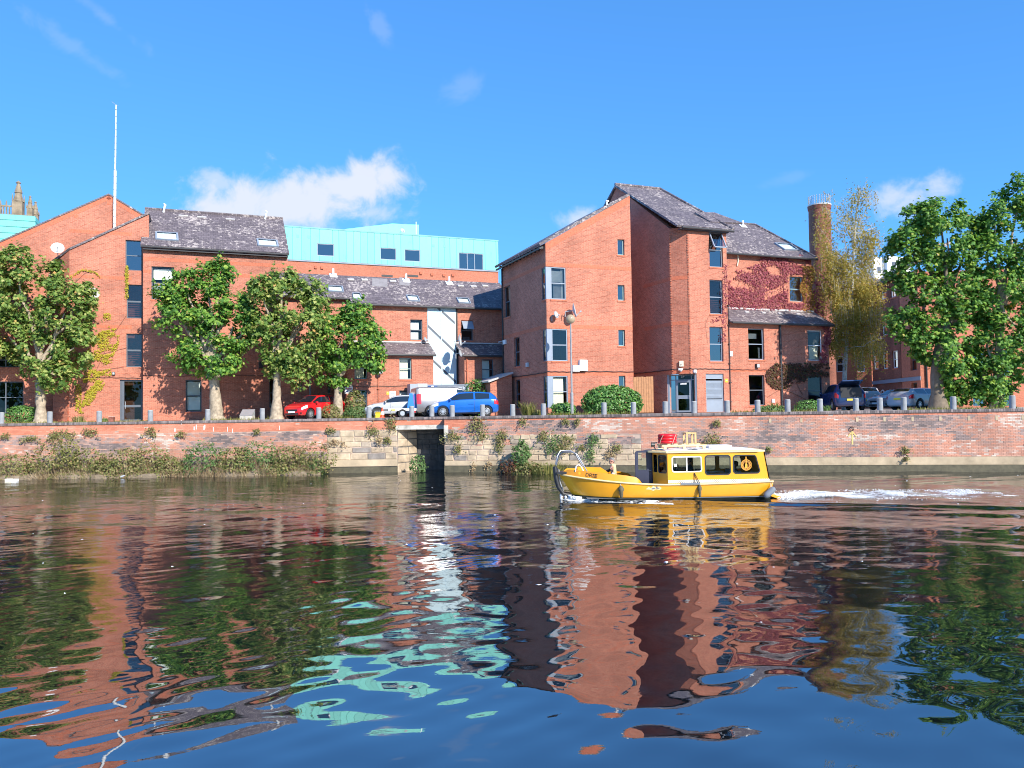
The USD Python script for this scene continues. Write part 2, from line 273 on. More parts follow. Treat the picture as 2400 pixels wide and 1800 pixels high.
def leaf(name, stops, trans=0.35, rough=0.55):
    TONED.add(name)
    n = {'g': ('attribute', {'attribute': 'rnd'}), 'r': ('rgb_ramp', {'ramp': stops}), 'p': ('principled_bsdf', {'roughness': rough, 'specular_ior_level': 0.35}), 't': ('translucent_bsdf', {}), 'm': ('mix_closure', {'fac': trans}), 'hv': ('hsv', {'saturation': 1.1, 'value': 1.25})}
    mat(name, n, [('g.fac', 'r.fac'), ('r.color', 'p.base_color'), ('r.color', 'hv.color'), ('hv.color', 't.color'), ('p.BSDF', 'm.closure1'), ('t.BSDF', 'm.closure2')], surface='m.closure')
leaf('plane_leaf', [(0.0, (0.055, 0.138, 0.029)), (0.4, (0.110, 0.237, 0.040)), (0.75, (0.201, 0.331, 0.054)), (0.96, (0.329, 0.400, 0.084)), (1.0, (0.488, 0.275, 0.072))])
leaf('plane_leaf_pale', [(0.0, (0.067, 0.144, 0.029)), (0.4, (0.140, 0.237, 0.043)), (0.75, (0.256, 0.331, 0.072)), (0.95, (0.439, 0.450, 0.144)), (1.0, (0.561, 0.300, 0.096))])
leaf('plane_leaf_deep', [(0.0, (0.039, 0.110, 0.022)), (0.45, (0.091, 0.225, 0.034)), (0.8, (0.195, 0.350, 0.048)), (0.985, (0.329, 0.425, 0.072)), (1.0, (0.488, 0.300, 0.084))], 0.3)
leaf('birch_leaf', [(0.0, (0.19, 0.17, 0.035)), (0.4, (0.34, 0.29, 0.06)), (0.75, (0.47, 0.38, 0.09)), (1.0, (0.50, 0.31, 0.08))], 0.4)
leaf('ivy_red', [(0.0, (0.16, 0.03, 0.045)), (0.4, (0.30, 0.06, 0.085)), (0.8, (0.44, 0.13, 0.15)), (1.0, (0.46, 0.20, 0.14))], 0.3)
leaf('ivy_orange', [(0.0, (0.22, 0.09, 0.02)), (0.5, (0.36, 0.17, 0.03)), (1.0, (0.30, 0.24, 0.04))], 0.3)
leaf('ivy_dark', [(0.0, (0.06, 0.02, 0.02)), (0.5, (0.12, 0.045, 0.02)), (0.8, (0.06, 0.07, 0.015)), (1.0, (0.16, 0.03, 0.03))], 0.25)
leaf('ivy_yellow', [(0.0, (0.26, 0.24, 0.02)), (0.5, (0.45, 0.40, 0.03)), (1.0, (0.52, 0.44, 0.06))], 0.35)
leaf('laurel', [(0.0, (0.044, 0.120, 0.027)), (0.5, (0.088, 0.208, 0.045)), (1.0, (0.175, 0.320, 0.075))], 0.15, 0.35)
leaf('weed', [(0.0, (0.09, 0.12, 0.03)), (0.35, (0.18, 0.20, 0.055)), (0.65, (0.28, 0.26, 0.10)), (0.9, (0.38, 0.29, 0.15)), (1.0, (0.24, 0.13, 0.07))], 0.3)
leaf('dry_stalk', [(0.0, (0.24, 0.16, 0.09)), (0.6, (0.40, 0.30, 0.17)), (1.0, (0.50, 0.42, 0.26))], 0.25)
leaf('fresh_green', [(0.0, (0.06, 0.12, 0.03)), (0.5, (0.11, 0.20, 0.06)), (1.0, (0.2, 0.28, 0.1))], 0.3)
leaf('grass', [(0.0, (0.10, 0.12, 0.025)), (0.6, (0.2, 0.2, 0.05)), (1.0, (0.34, 0.29, 0.1))], 0.25)
plain('bark_plane', (0.33, 0.265, 0.19), 0.9, 0.62, 4.5, bump=0.5, bscale=14); plain('bark_dark', (0.16, 0.125, 0.09), 0.9, 0.35, 4.0, bump=0.5, bscale=14); plain('bark_birch', (0.46, 0.43, 0.38), 0.8, 0.4, 5.0)
plain('vine', (0.16, 0.07, 0.05), 0.9, 0.2)
plain('bollard', (0.25, 0.26, 0.275), 0.85, 0.22, 5.0, bump=0.3, bscale=60); plain('concrete', (0.42, 0.41, 0.38), 0.9, 0.25, 3.0); plain('metal', (0.52, 0.54, 0.56), 0.35, 0.08, metal=0.6); plain('dish', (0.42, 0.44, 0.46), 0.5, 0.06); plain('dish_dark', (0.33, 0.35, 0.38), 0.5, 0.06)
plain('wood', (0.36, 0.17, 0.075), 0.7, 0.3, 6.0); plain('wood_pale', (0.55, 0.36, 0.16), 0.7, 0.2, 6.0); plain('arrow_yellow', (0.60, 0.44, 0.16), 0.8, 0.15); plain('yellow_sign', (0.75, 0.52, 0.03), 0.5, 0.05); plain('red_ink', (0.6, 0.05, 0.05), 0.6, 0.05); plain('blue_ink', (0.03, 0.06, 0.3), 0.6, 0.05)
plain('church_stone', (0.24, 0.19, 0.13), 0.95, 0.45, 0.8, bump=0.4, bscale=3)
# ------------------------------------------------------------------ ground, water, quay
QZ = 3.1
YL = 45.2                                            # river face of the left length of quay wall
XR0, YR0, KR = -3.85, 44.5, -0.194                   # right length of wall: turns towards the camera
AR = math.atan(KR)
def wallY(x): return YL if x < XR0 else YR0 + KR * (x - XR0)
def pxX(px): # world x of a column on the wall line
    k = (px - 1200) / FPX
    return k * YL if k * YL < XR0 - 0.3 else k * (YR0 - KR * XR0) / (1 - k * KR)
XO0, XO1 = pxX(930), XR0                             # outfall recess between the two lengths
XE = 60.0
g = MB()
edge = [(-400, YL + 0.3), (XO0, YL + 0.3), (XO0 + 0.1, YL + 2.6), (XO1, YL + 2.6), (XO1, YR0 + 0.3), (XE, wallY(XE) + 0.3), (400, wallY(XE) + 0.3)]
for (x0, y0), (x1, y1) in zip(edge, edge[1:]):
    if x1 - x0 > 0.01: g.quad([x0, y0, QZ - 0.02], [x1, y1, QZ - 0.02], [x1, 900, QZ - 0.02], [x0, 900, QZ - 0.02])
g.build('ground', 'tarmac', label='grey tarmac yard between the quay wall and the buildings', kind='structure')
p = MB()
for (x0, y0), (x1, y1) in zip(edge[:2], edge[1:2]): p.quad([-70, y0, QZ - 0.016], [XO0 - 0.2, y0, QZ - 0.016], [XO0 - 0.2, y0 + 1.3, QZ - 0.016], [-70, y0 + 1.3, QZ - 0.016])
p.quad([XO1, YR0 + 0.3, QZ - 0.016], [XE, wallY(XE) + 0.3, QZ - 0.016], [XE, wallY(XE) + 1.6, QZ - 0.016], [XO1, YR0 + 1.6, QZ - 0.016])
p.quad([XO0 - 0.2, YL + 0.3, QZ + 0.02], [XO1, YL + 0.3, QZ + 0.02], [XO1, YL + 2.8, QZ + 0.02], [XO0 - 0.2, YL + 2.8, QZ + 0.02])
p.build('pavement', 'paving', label='pale paved strip along the top of the quay wall', kind='structure')
nb = MB(); nb.box(-300, 300, -300, 1.2, -2.0, 1.65); nb.build('near_bank', 'gravel_grass', label='grassy near bank of the river below the viewer', kind='structure')
rb = MB(); rb.quad([-300, -5, -2.4], [300, -5, -2.4], [300, 60, -2.4], [-300, 60, -2.4]); rb.build('river_bed', 'soil', label='muddy river bed under the water', kind='structure')

rng = np.random.default_rng(5)
quay = thing('quay_wall', 'long brick and stone river wall with dark coping along the far bank', 'wall')
def wallM(x, right):  # local s -> world along the wall face; y inward
    return T4(XR0, YR0, 0, AR) if right else T4(0, YL, 0, 0)
MLq, MRq = wallM(0, False), wallM(0, True)
SR = lambda px: (pxX(px) - XR0) / math.cos(AR)
SL = pxX
core = MB()
core.box(-70, XO0, 0.03, 1.2, -2.2, QZ - 0.1, MLq); core.box(0, 66, 0.03, 1.2, -2.2, QZ - 0.1, MRq)
core.build('wall_core', 'mortar', quay)
_pn = {}
def PN(s, z):   # patches of repaired, sooty and bleached brick
    key = (round(s * 2), round(z * 3))
    if key not in _pn: _pn[key] = float(meshkit.fbm(np.array([s * 0.6, 1.7, z * 1.3]), 3, 12))
    return _pn[key]
def bricks(mb, M, s0, s1, z0, z1, keep, rng, bw=0.225, bh=0.075, proud=0.016):
    j = 0.009; nrow = int(round((z1 - z0) / bh))
    for r in range(nrow):
        z = z0 + r * bh; off = (r % 2) * bw * 0.5
        for k in range(int((s1 - s0) / bw) + 1):
            a = s0 + k * bw - off; b = a + bw - j
            if b < s0 + 0.03 or a > s1 - 0.03: continue
            a, b = max(a, s0), min(b, s1)
            if not keep((a + b) / 2, z + bh / 2): continue
            d = 0.03 - 0.012 - rng.random() * proud
            if rng.random() < 0.012: continue
            v = [[a, d, z], [b, d, z], [b, d, z + bh - j], [a, d, z + bh - j], [a, 0.035, z], [b, 0.035, z], [b, 0.035, z + bh - j], [a, 0.035, z + bh - j]]
            t = 0.12 + 0.52 * rng.random() + 2.3 * (PN(a, z) - 0.47); mb.add(v, [[0, 1, 2, 3], [3, 2, 6, 7], [0, 4, 5, 1], [0, 3, 7, 4], [1, 5, 6, 2]], M, isl=np.full(8, min(max(t, 0), 1)))
wn = lambda s, z, k=0.9, sd=3: meshkit.fbm(np.array([s * k, 0.3, z * k * 1.6]), 3, sd)
# --- left brick length
lb = MB(); bricks(lb, MLq, SL(-160), SL(765), 0.82, 2.40, lambda s, z: True, rng)
lb.build('bricks', 'quay_brick', quay, kind='stuff')
rbk = MB(); bricks(rbk, MLq, SL(-160), XO0 + 0.02, 2.42, 2.94, lambda s, z: z > 2.5 or wn(s, z) > 0.4, rng, proud=0.006)
bricks(rbk, MRq, 0, SR(1140), 2.30, 2.96, lambda s, z: z > 2.45 + 0.22 * (s / SR(1140)) or wn(s, z, 1.5) > 0.55, rng, proud=0.006)
bricks(rbk, MRq, SR(1140), 66, 2.84, 2.94, lambda s, z: True, rng, bw=0.225, bh=0.1, proud=0.002)
rbk.build('red_brick_band', 'red_brick', quay, kind='stuff')
# --- right length: brick above stone, then brick down to a pale plinth
patches = [(SR(1085), SR(1098), 1.75, 2.0), (SR(1112), SR(1132), 1.45, 1.85), (SR(1175), SR(1200), 1.5, 1.9), (SR(1260), SR(1280), 1.4, 1.78), (SR(1345), SR(1375), 1.5, 2.1), (SR(1425), SR(1482), 1.45, 1.95)]
def inpatch(s, z): return any(a < s < b and c < z < d for a, b, c, d in patches)
stone_top = 2.06
rq = MB(); bricks(rq, MRq, 0.05, SR(1500), 0.9, 2.83, lambda s, z: (z > stone_top and (s > SR(1090) or z < 2.3 + 0.15 * wn(s, z))) or inpatch(s, z), rng)
bricks(rq, MRq, SR(1500), 66, 0.75, 2.83, lambda s, z: True, rng)
rq.build('bricks', 'quay_brick', quay, kind='stuff')
def stone(parent, M, s0, s1, z0, z1, rng, shade=None, proud=0.035):
    j = 0.014; s0 += j; s1 -= j; z0 += j; z1 -= j; d = 0.03 - 0.02 - rng.random() * proud; c = 0.03; k = lambda: rng.normal(0, 0.017)
    v = [[s0, 0.05, z0], [s1, 0.05, z0], [s1, 0.05, z1], [s0, 0.05, z1]] + [[s0 + k(), d + c, z0 + k()], [s1 + k(), d + c, z0 + k()], [s1 + k(), d + c, z1 + k()], [s0 + k(), d + c, z1 + k()]] + \
        [[s0 + c + k(), d, z0 + c + k()], [s1 - c + k(), d, z0 + c + k()], [s1 - c + k(), d, z1 - c + k()], [s0 + c + k(), d, z1 - c + k()]]
    f = [[8, 9, 10, 11]]
    for b in (0, 4):
        for i in range(4): f.append([b + i, b + (i + 1) % 4, b + 4 + (i + 1) % 4, b + 4 + i])
    i = rng.choice(4, p=[0.36, 0.3, 0.2, 0.14]) if shade is None else shade
    MB().add(v, f, M).build('stone', i if isinstance(i, str) else f'stone_{i}', parent)
def stones(M, s0, s1, rows, wid, rng, skip=lambda s, z: False, shade=None, parent=quay):
    for z0, z1 in zip(rows, rows[1:]):
        s = s0 - rng.random() * 0.2
        while s < s1 - 0.1:
            w = rng.uniform(*wid); a, b = max(s, s0), min(s + w, s1); s += w
            if s1 - s < 0.2: b = s1; s = s1
            if b - a > 0.12 and not skip((a + b) / 2, (z0 + z1) / 2): stone(parent, M, a, b, z0, z1, rng, shade)
stones(MRq, 0.03, SR(1500), [0.62, 0.93, 1.22, 1.5, 1.78, 2.05], (0.42, 0.95), rng, inpatch)
stones(MLq, SL(765), XO0 - 0.02, [0.72, 1.1, 1.42, 1.72, 2.02, 2.40], (0.5, 1.1), rng, shade=None)
# pale plinth and wet algae foot
pl = MB()
pl.box(0.0, SR(1500), -0.03, 0.05, 0.36, 0.62, MRq); pl.box(SR(1500), 66, -0.02, 0.05, 0.34, 0.74, MRq); pl.box(SL(765), XO0, -0.05, 0.05, 0.34, 0.72, MLq)
pl.build('plinth', 'base_stone', quay)
al = MB(); al.box(0.0, 66, -0.12, 0.05, -2.0, 0.33, MRq); al.box(SL(765), XO0, -0.12, 0.05, -2.0, 0.30, MLq); al.box(-70, SL(765), -0.02, 0.05, -2.0, 0.8, MLq)
al.build('wet_foot', 'algae', quay)
# outfall: splayed left cheek, back and right cheek of dark blocks, concrete lintel and parapet
OB = 1.5
oc = thing('outfall', 'dark square outfall recess under a concrete lintel in the river wall', 'outfall')
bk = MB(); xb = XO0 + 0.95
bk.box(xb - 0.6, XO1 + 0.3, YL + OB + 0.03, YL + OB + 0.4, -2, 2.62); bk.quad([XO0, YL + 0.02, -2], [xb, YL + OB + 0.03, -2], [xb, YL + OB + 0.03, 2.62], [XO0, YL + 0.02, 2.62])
bk.box(XO1 + 0.035, XO1 + 0.4, YR0 + 0.05, YL + OB + 0.2, -2, 2.62); bk.build('recess_wall', 'soot_shade_stone', oc)  # sooty stone, its colour darkened further for the shade inside the recess
stones(T4(0, YL + OB, 0), xb, XO1, [0.55, 0.9, 1.2, 1.5, 1.8, 2.1, 2.4, 2.62], (0.35, 0.6), rng, parent=oc, shade='soot_shade_stone')
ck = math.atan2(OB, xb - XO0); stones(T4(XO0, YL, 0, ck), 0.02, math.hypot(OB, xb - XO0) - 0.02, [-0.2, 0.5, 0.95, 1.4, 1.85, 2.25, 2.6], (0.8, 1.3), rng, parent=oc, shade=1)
lt = MB(); lt.box(XO0 - 0.12, XO1 + 0.22, YL - 0.06, YL + 0.35, 2.40, 2.64); lt.box(XO1 - 0.02, XO1 + 0.22, YL - 0.75, YL - 0.061, 1.9, 2.62); lt.build('lintel', 'lintel', oc)
ra = MB(); bricks(ra, T4(0, YL, 0), XO0, XO1, 2.66, 2.96, lambda s, z: True, rng, proud=0.006); ra.build('parapet_brick', 'red_brick', oc, kind='stuff')
rc = MB(); rc.box(XO0, XO1, YL + 0.03, YL + 0.3, 2.642, 2.96); rc.build('parapet_core', 'mortar', oc)
# coping of bricks on edge
def coping(M, s0, s1, rng, parent):
    mb = MB(); s = s0
    while s < s1:
        w = 0.108; d = -0.05 + rng.normal(0, 0.004); h = QZ + rng.normal(0, 0.004)
        v = [[s, d, 2.965], [s + w - 0.012, d, 2.965], [s + w - 0.012, d, h - 0.03], [s, d, h - 0.03], [s + w - 0.012, d + 0.03, h], [s, d + 0.03, h], [s + w - 0.012, 0.32, h], [s, 0.32, h], [s, 0.1, 2.965], [s + w - 0.012, 0.1, 2.965]]
        mb.add(v, [[0, 1, 2, 3], [3, 2, 4, 5], [5, 4, 6, 7], [0, 8, 9, 1]]); mb.add(v, [[0, 3, 5], [0, 5, 8], [1, 4, 2], [1, 9, 4]]) ; s += w
    mb.v = [app(M, a) for a in mb.v]; return mb
cp = coping(MLq, -42, XO1 - 0.02, rng, quay); cp.build('coping_bricks', 'coping_brick', quay, kind='stuff')
cp = coping(MRq, 0, 40, rng, quay); cp.build('coping_bricks', 'coping_brick', quay, kind='stuff')
cb = MB(); cb.box(-70, XO1, -0.03, 0.34, 2.963, QZ - 0.02, MLq); cb.box(0, 66, -0.03, 0.34, 2.963, QZ - 0.02, MRq); cb.build('coping_bed', 'mortar', quay)
# painted arrow and mooring ring, lime streaks and drain blocks
FR = Face(MRq)
ar = MB(); x, z = FR.xz(1997, 1010); x1, z1 = FR.xz(1997, 1042)
ar.box(x - 0.035, x + 0.035, -0.003, 0.02, z1, z - 0.05)
for s in (-1, 1): ar.add([[x, -0.003, z + 0.04], [x, -0.003, z - 0.07], [x + s * 0.22, -0.003, z - 0.28], [x + s * 0.17, -0.003, z - 0.30]], [[0, 1, 3, 2]])
ar.v = [app(MRq, v) for v in ar.v]
ar.build('painted_arrow', 'arrow_yellow', quay)
rg = MB(); x, z = FR.xz(1996, 1005); gg = np.linspace(0, 2 * np.pi, 17); rg.tube(np.stack([x + 0.1 * np.cos(gg), np.full(17, -0.04), z + 0.1 * np.sin(gg)], 1), 0.016, 6, MRq, cap=False); rg.build('mooring_ring', 'black', quay)
for px in (1805, 1878, 2009, 2073, 2139, 2204, 2271, 2336, 2397, 2462): x, z = FR.xz(px, 983 - (px - 2000) * 0.012); MB().box(x - 0.06, x + 0.06, -0.004, 0.03, z - 0.12, z + 0.10, MRq).build('drain_block', 'base_stone', quay)
for px, py, s in ((425, 990, 0.11), (455, 1004, 0.1), (460, 1001, 0.13), (478, 1003, 0.12), (480, 1000, 0.1), (500, 1006, 0.12), (533, 1006, 0.13), (545, 1010, 0.12), (655, 1003, 0.12), (410, 1008, 0.1)):
    x, z = Face(MLq).xz(px, py); MB().box(x - 0.02, x + 0.02, -0.006, 0.02, z - s, z + s, MLq).build('lime_streak', 'white', quay)
# muddy ledge under the weeds, left
lx0, lx1 = SL(-160), SL(764)
nx = 90; xs = np.linspace(lx0, lx1, nx); rows = []
for t, z in ((0.0, 0.85), (0.35, 0.55), (0.7, 0.28), (1.0, 0.10), (1.08, -0.9)):
    n_ = meshkit.fbm(np.stack([xs * 0.7, np.full(nx, t * 3.0), np.zeros(nx)], 1), 3, 9) - 0.5
    rows.append(np.stack([xs, YL - 0.02 - t * 1.45 * (1 + 0.45 * n_), z + 0.5 * n_ * (0.3 + t * 0.4)], 1))
V = np.vstack(rows); Fq = [[r * nx + i, r * nx + i + 1, (r + 1) * nx + i + 1, (r + 1) * nx + i] for r in range(4) for i in range(nx - 1)]
MB().add(V, Fq).build('bank', 'soil', smooth=True, label='muddy ledge with stones at the foot of the left river wall', kind='structure')

# ------------------------------------------------------------------ buildings: windows and walls
def window(parent, F, rc, frame_='frame', bars=(0.5,), mull=(), glass='glass', fw=0.06, dep=0.12, blinds=(), sill=True, name='window', slats=None, bar_w=0.055):
    x0, x1, z0, z1 = rc; L = F.L; m = MB(); a, b = dep, dep + 0.06
    m.box(x0, x0 + fw, a, b, z0, z1, L); m.box(x1 - fw, x1, a, b, z0, z1, L); m.box(x0 + fw, x1 - fw, a, b, z0, z0 + fw, L); m.box(x0 + fw, x1 - fw, a, b, z1 - fw, z1, L)
    zs = [z0 + fw] + [z0 + (z1 - z0) * t for t in bars] + [z1 - fw]; xs = [x0 + fw] + [x0 + (x1 - x0) * t for t in mull] + [x1 - fw]
    for z in zs[1:-1]: m.box(x0 + fw, x1 - fw, a + 0.004, b - 0.004, z - bar_w / 2, z + bar_w / 2, L)
    for i, z in enumerate(zs[:-1]):
        for x in xs[1:-1]: m.box(x - 0.03, x + 0.03, a + 0.008, b - 0.008, z + (bar_w / 2 if i else 0), zs[i + 1] - (bar_w / 2 if i < len(zs) - 2 else 0), L)
    w = m.build(name, frame_, parent)
    for i in range(len(zs) - 1):
        for k in range(len(xs) - 1):
            q = MB(); e = 0.004; za, zb, xa, xb_ = zs[i] - e, zs[i + 1] + e, xs[k] - e, xs[k + 1] + e; y = a + 0.03
            tl = 0.0022 * ((hash((round(xa * 97), round(za * 89))) % 7) - 3)
            q.quad([xa, y, za], [xb_, y + tl, za], [xb_, y, zb], [xa, y - tl * 0.6, zb], L); q.build('pane', glass, w)
    for bm, f0, f1, g0, g1 in blinds:
        q = MB(); X, Z = x1 - x0, z1 - z0; q.quad([x0 + X * g0, dep + 0.2, z0 + Z * f0], [x0 + X * g1, dep + 0.2, z0 + Z * f0], [x0 + X * g1, dep + 0.2, z0 + Z * f1], [x0 + X * g0, dep + 0.2, z0 + Z * f1], L); q.build('blind', bm, w)
    if slats:
        q = MB(); f0, f1, ns, sm = slats; Z = z1 - z0
        for i in range(ns): zc = z0 + Z * (f0 + (f1 - f0) * (i + 0.5) / ns); q.box(x0 + fw, x1 - fw - 0.1, dep + 0.16, dep + 0.2, zc - 0.018, zc + 0.018, L)
        q.build('slats', sm, w)  # reddish bars behind the pane stand in for lines reflected in the glass
    if sill: q = MB(); q.box(x0 - 0.06, x1 + 0.06, -0.035, dep, z0 - 0.1, z0 - 0.004, L); q.build('sill', 'brick_band', w)
    return w
def wall(parent, F, pts, holes=(), thick=0.3, m='brick', name='wall', y0=0.0):
    P = Polygon(pts)
    for h in holes: P = P.difference(sbox(h[0], h[2], h[1], h[3]))
    return MB().ext(P, y0, y0 + thick, F.L).build(name, m, parent)
def band(parent, F, x0, x1, z0, z1, m='brick_band', proud=0.006, name='brick_band', holes=()):
    P = sbox(x0, z0, x1, z1)
    for h in holes: P = P.difference(sbox(h[0], h[2], h[1], h[3]))
    if P.area > 0.01: MB().ext(P, -proud, -0.001, F.L).build(name, m, parent)
def cable(parent, F, pts, r=0.018, m='cable', name='cable', off=0.03):
    P = []
    for (ax, az), (bx, bz) in zip(pts, pts[1:]):
        for t in np.linspace(0, 1, 7)[:-1]: P.append([ax + (bx - ax) * t, -off, az + (bz - az) * t - 0.025 * math.sin(math.pi * ((t * 3) % 1))])
    P.append([pts[-1][0], -off, pts[-1][1]]); MB().tube(P, r, 5, F.L).build(name, m, parent)
def pipe(parent, F, x, z0, z1, r=0.045, m='gutter', off=0.06):
    mb = MB(); mb.tube([[x, -off, z0], [x, -off, z1]], r, 8, F.L)
    for z in np.arange(z0 + 0.5, z1, 1.2): mb.box(x - 0.07, x + 0.07, -off - 0.05, -0.002, z, z + 0.05, F.L)
    mb.build('drainpipe', m, parent)
def gutter(parent, A, B, r=0.07):
    mb = MB(); mb.tube([A, B], r, 8); mb.build('gutter', 'gutter', parent)
def skylight(parent, W, px, p0, n, frame_='panel_grey', glass='glass_clear'):
    """px: four picture corners, clockwise from top left, laid on the roof plane through p0 with normal n"""
    c = [on_plane(W, x, y, p0, n) for x, y in px]; n = np.asarray(n) / np.linalg.norm(n); m = MB(); o = [q + n * 0.10 for q in c]; ce = sum(o) / 4
    inn = [ce + (q - ce) * 0.84 for q in o]
    for i in range(4):
        j = (i + 1) % 4; m.quad(o[i], o[j], inn[j], inn[i]); m.quad(c[i] - n * 0.02, c[j] - n * 0.02, o[j], o[i])
    w = m.build('skylight', frame_, parent); q = MB(); q.quad(*[a - n * 0.02 for a in inn][::-1]); q.build('pane', glass, w)
    q = MB(); q.quad(*[a - n * 0.09 for a in inn][::-1]); q.build('shaft', 'shaft', w)  # pale blue sheet close under the glass imitates the sky mirrored in it

# ---- left building: big gable behind, stair tower, slate roofed block
WL = frame(335, 50.0); BL = thing('left_building', 'big red brick block at left with slate roof, stair tower and broad gable', 'building', WL[1], TH); W = WL[0]
F = Face(W); F2 = Face(W, T4(0, 0.55, 0))
xr = F.xz(675, 800)[0]; ze = F.xz(500, 583, -0.25)[1]
h = [F.rect(355, 625, 408, 702), F.rect(435, 890, 472.5, 965), F.rect(631, 638, 674, 673), F.rect(631, 815, 671, 858), F.rect(631, 886, 671, 955)]
h[2] = (h[2][0], xr - 0.02, h[2][2], h[2][3])
wall(BL, F, [(0, 0), (xr, 0), (xr, ze), (0, ze)], h)
window(BL, F, h[0], blinds=[('blind', 0.62, 0.95, 0.08, 0.92), ('curtain', 0.1, 0.5, 0.1, 0.9)], glass='glass_clear'); window(BL, F, h[1], blinds=[('blind', 0.52, 0.94, 0.1, 0.9), ('white', 0.06, 0.47, 0.1, 0.9)], glass='glass_clear')
window(BL, F, (h[2][0], h[2][0] + (h[2][1] - h[2][0]) * 0.62, h[2][2], h[2][3]), bars=(), glass='glass_dark')
MB().box(h[2][0] + (h[2][1] - h[2][0]) * 0.62, xr - 0.02, 0.03, 0.12, h[2][2], h[2][3]).build('corner_post', 'panel_grey', BL)
window(BL, F, h[3], glass='glass_dark'); window(BL, F, h[4], blinds=[('blind', 0.1, 0.9, 0.5, 0.9)])
for pyc in (612, 640): z = F.xz(500, pyc + 3)[1]; band(BL, F, 0, xr, z - 0.11, z + 0.11, holes=h)
z = F.xz(500, 880)[1]; cable(BL, F, [(0.0, z), (2.0, z - 0.04), (4.5, z + 0.02), (xr, z)]); pipe(BL, F, F.xz(512, 620)[0], 0.1, ze)
MB().box(0.001, 0.3, 0.31, 9, 0, ze).build('side_wall', 'brick', BL); MB().box(xr - 0.3, xr - 0.001, 0.31, 10, 0, ze).build('side_wall', 'brick', BL)
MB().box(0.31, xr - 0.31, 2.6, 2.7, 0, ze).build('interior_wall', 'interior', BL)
# roof of the block
ev = -0.32; PITCHL = math.radians(38); zev = F.xz(500, 583, ev)[1]; nL = np.array([0, -math.sin(PITCHL), math.cos(PITCHL)])
r0, r1 = on_plane(W, 345, 492, (0, ev, zev), nL), on_plane(W, 655, 510, (0, ev, zev), nL); vr = (r0[1] + r1[1]) / 2; zr = zev + (vr - ev) * math.tan(PITCHL)
xa, xb2 = F.xz(329, 575, ev)[0], F.xz(678, 595, ev)[0]
MB().slab([[xa, ev, zev], [xb2, ev, zev], [xb2, vr, zr], [xa, vr, zr]], 0.14, nrm=nL).slab([[xb2, 2 * vr - ev, zev], [xa, 2 * vr - ev, zev], [xa, vr, zr], [xb2, vr, zr]], 0.14, nrm=(0, 1, 1)).build('roof', 'slate', BL)
MB().tube([[xa, vr, zr + 0.02], [xb2, vr, zr + 0.02]], 0.1, 8).build('ridge_tiles', 'slate', BL)
P = Polygon([(0, 0), (1, 0), (1, 1)])
for xg in (xb2 - 0.25,): MB().add([[xg, ev + 0.3, zev - 0.1], [xg, vr, zr - 0.2], [xg, 2 * vr - ev, zev - 0.1]], [[0, 1, 2]]).build('gable_wall', 'brick', BL)
gutter(BL, [xa + 0.02, ev - 0.05, zev - 0.12], [xb2 - 0.05, ev - 0.05, zev - 0.12]); MB().box(0, xr, ev, 0.0, zev - 0.28, zev - 0.2).build('soffit', 'gutter', BL)
sk = lambda x0, y0, x1, y1, s=0.0, t=0.0: [(x0 + s, y0), (x1 + s, y0 + t), (x1, y1 + t), (x0, y1)]
skylight(BL, W, [(364, 545), (417, 548), (419, 566), (364, 562)], (0, ev, zev), nL); skylight(BL, W, [(601, 561), (650, 565), (654, 580), (604, 577)], (0, ev, zev), nL)
for px, py in ((383, 498), (621, 514)):
    q = on_plane(W, px, py, (0, ev, zev), nL); MB().tube([q, q + [0.1, -0.1, 0.5]], 0.07, 8).tube([q + [0.08, -0.1, 0.5], q + [0.12, -0.1, 0.56]], 0.11, 8).build('vent_pipe', 'white', BL)
for px, py in ((430, 507), (473, 510), (540, 515)):
    q = on_plane(W, px, py, (0, ev, zev), nL) + nL * 0.03; MB().box(-0.3, 0.3, -0.05, 0.05, -0.03, 0.05, T4(*q, rx=PITCHL)).build('roof_vent', 'lead', BL)
q = on_plane(W, 334, 545, (0, ev, zev), nL) + nL * 0.02; MB().box(-0.35, 0.35, -0.2, 0.1, 0, 0.04, T4(*q, rx=PITCHL)).build('lead_flashing', 'white', BL)
# stair tower
x2l = F2.xz(162, 750)[0]; z2l = F2.xz(162, 583)[1]; z2r = F2.xz(349, 499)[1]; x2r = F2.xz(349, 499)[0]
h = [F2.rect(294, 563, 333, 634), F2.rect(297, 667, 333, 746), F2.rect(296, 782, 333, 860), F2.rect(281, 890, 334, 981)]
h = [(a, min(b, 0.05), max(c, 0.0), d) for a, b, c, d in h]; h[3] = (h[3][0], h[3][1], 0.02, h[3][3])
wall(BL, F2, [(x2l, 0), (x2r, 0), (x2r, z2r), (x2l, z2l)], h, name='tower_wall')
for i, r in enumerate(h[:3]): window(BL, F2, r, glass='glass_sky' if i == 0 else 'glass', slats=(0.06, 0.46, 6, 'reflection_red' if 'reflection_red' in MAT else 'brick_band'), bar_w=0.1 if i else 0.06, sill=False)
d = window(BL, F2, h[3], bars=(0.36,), mull=(), glass='glass_dark', sill=False, name='door', fw=0.09, bar_w=0.14)
MB().box(h[3][0] + 0.09, h[3][0] + 0.24, 0.085, 0.125, 0.1, h[3][3] - 0.1, F2.L).build('side_frame', 'frame', d); MB().tube([[h[3][0] + 0.32, 0.02, 0.8], [h[3][0] + 0.32, 0.02, 1.25]], 0.02, 6, F2.L).build('handle', 'metal', d)
for pyc in (545, 650, 765): z = F2.xz(240, pyc)[1]; band(BL, F2, x2l, x2r - 1.0, z - 0.11, z + 0.11, holes=h)
cable(BL, F2, [(x2l, F2.xz(162, 884)[1]), (h[3][0] - 0.5, F2.xz(250, 884)[1] - 0.02), (0, F2.xz(300, 886)[1])])
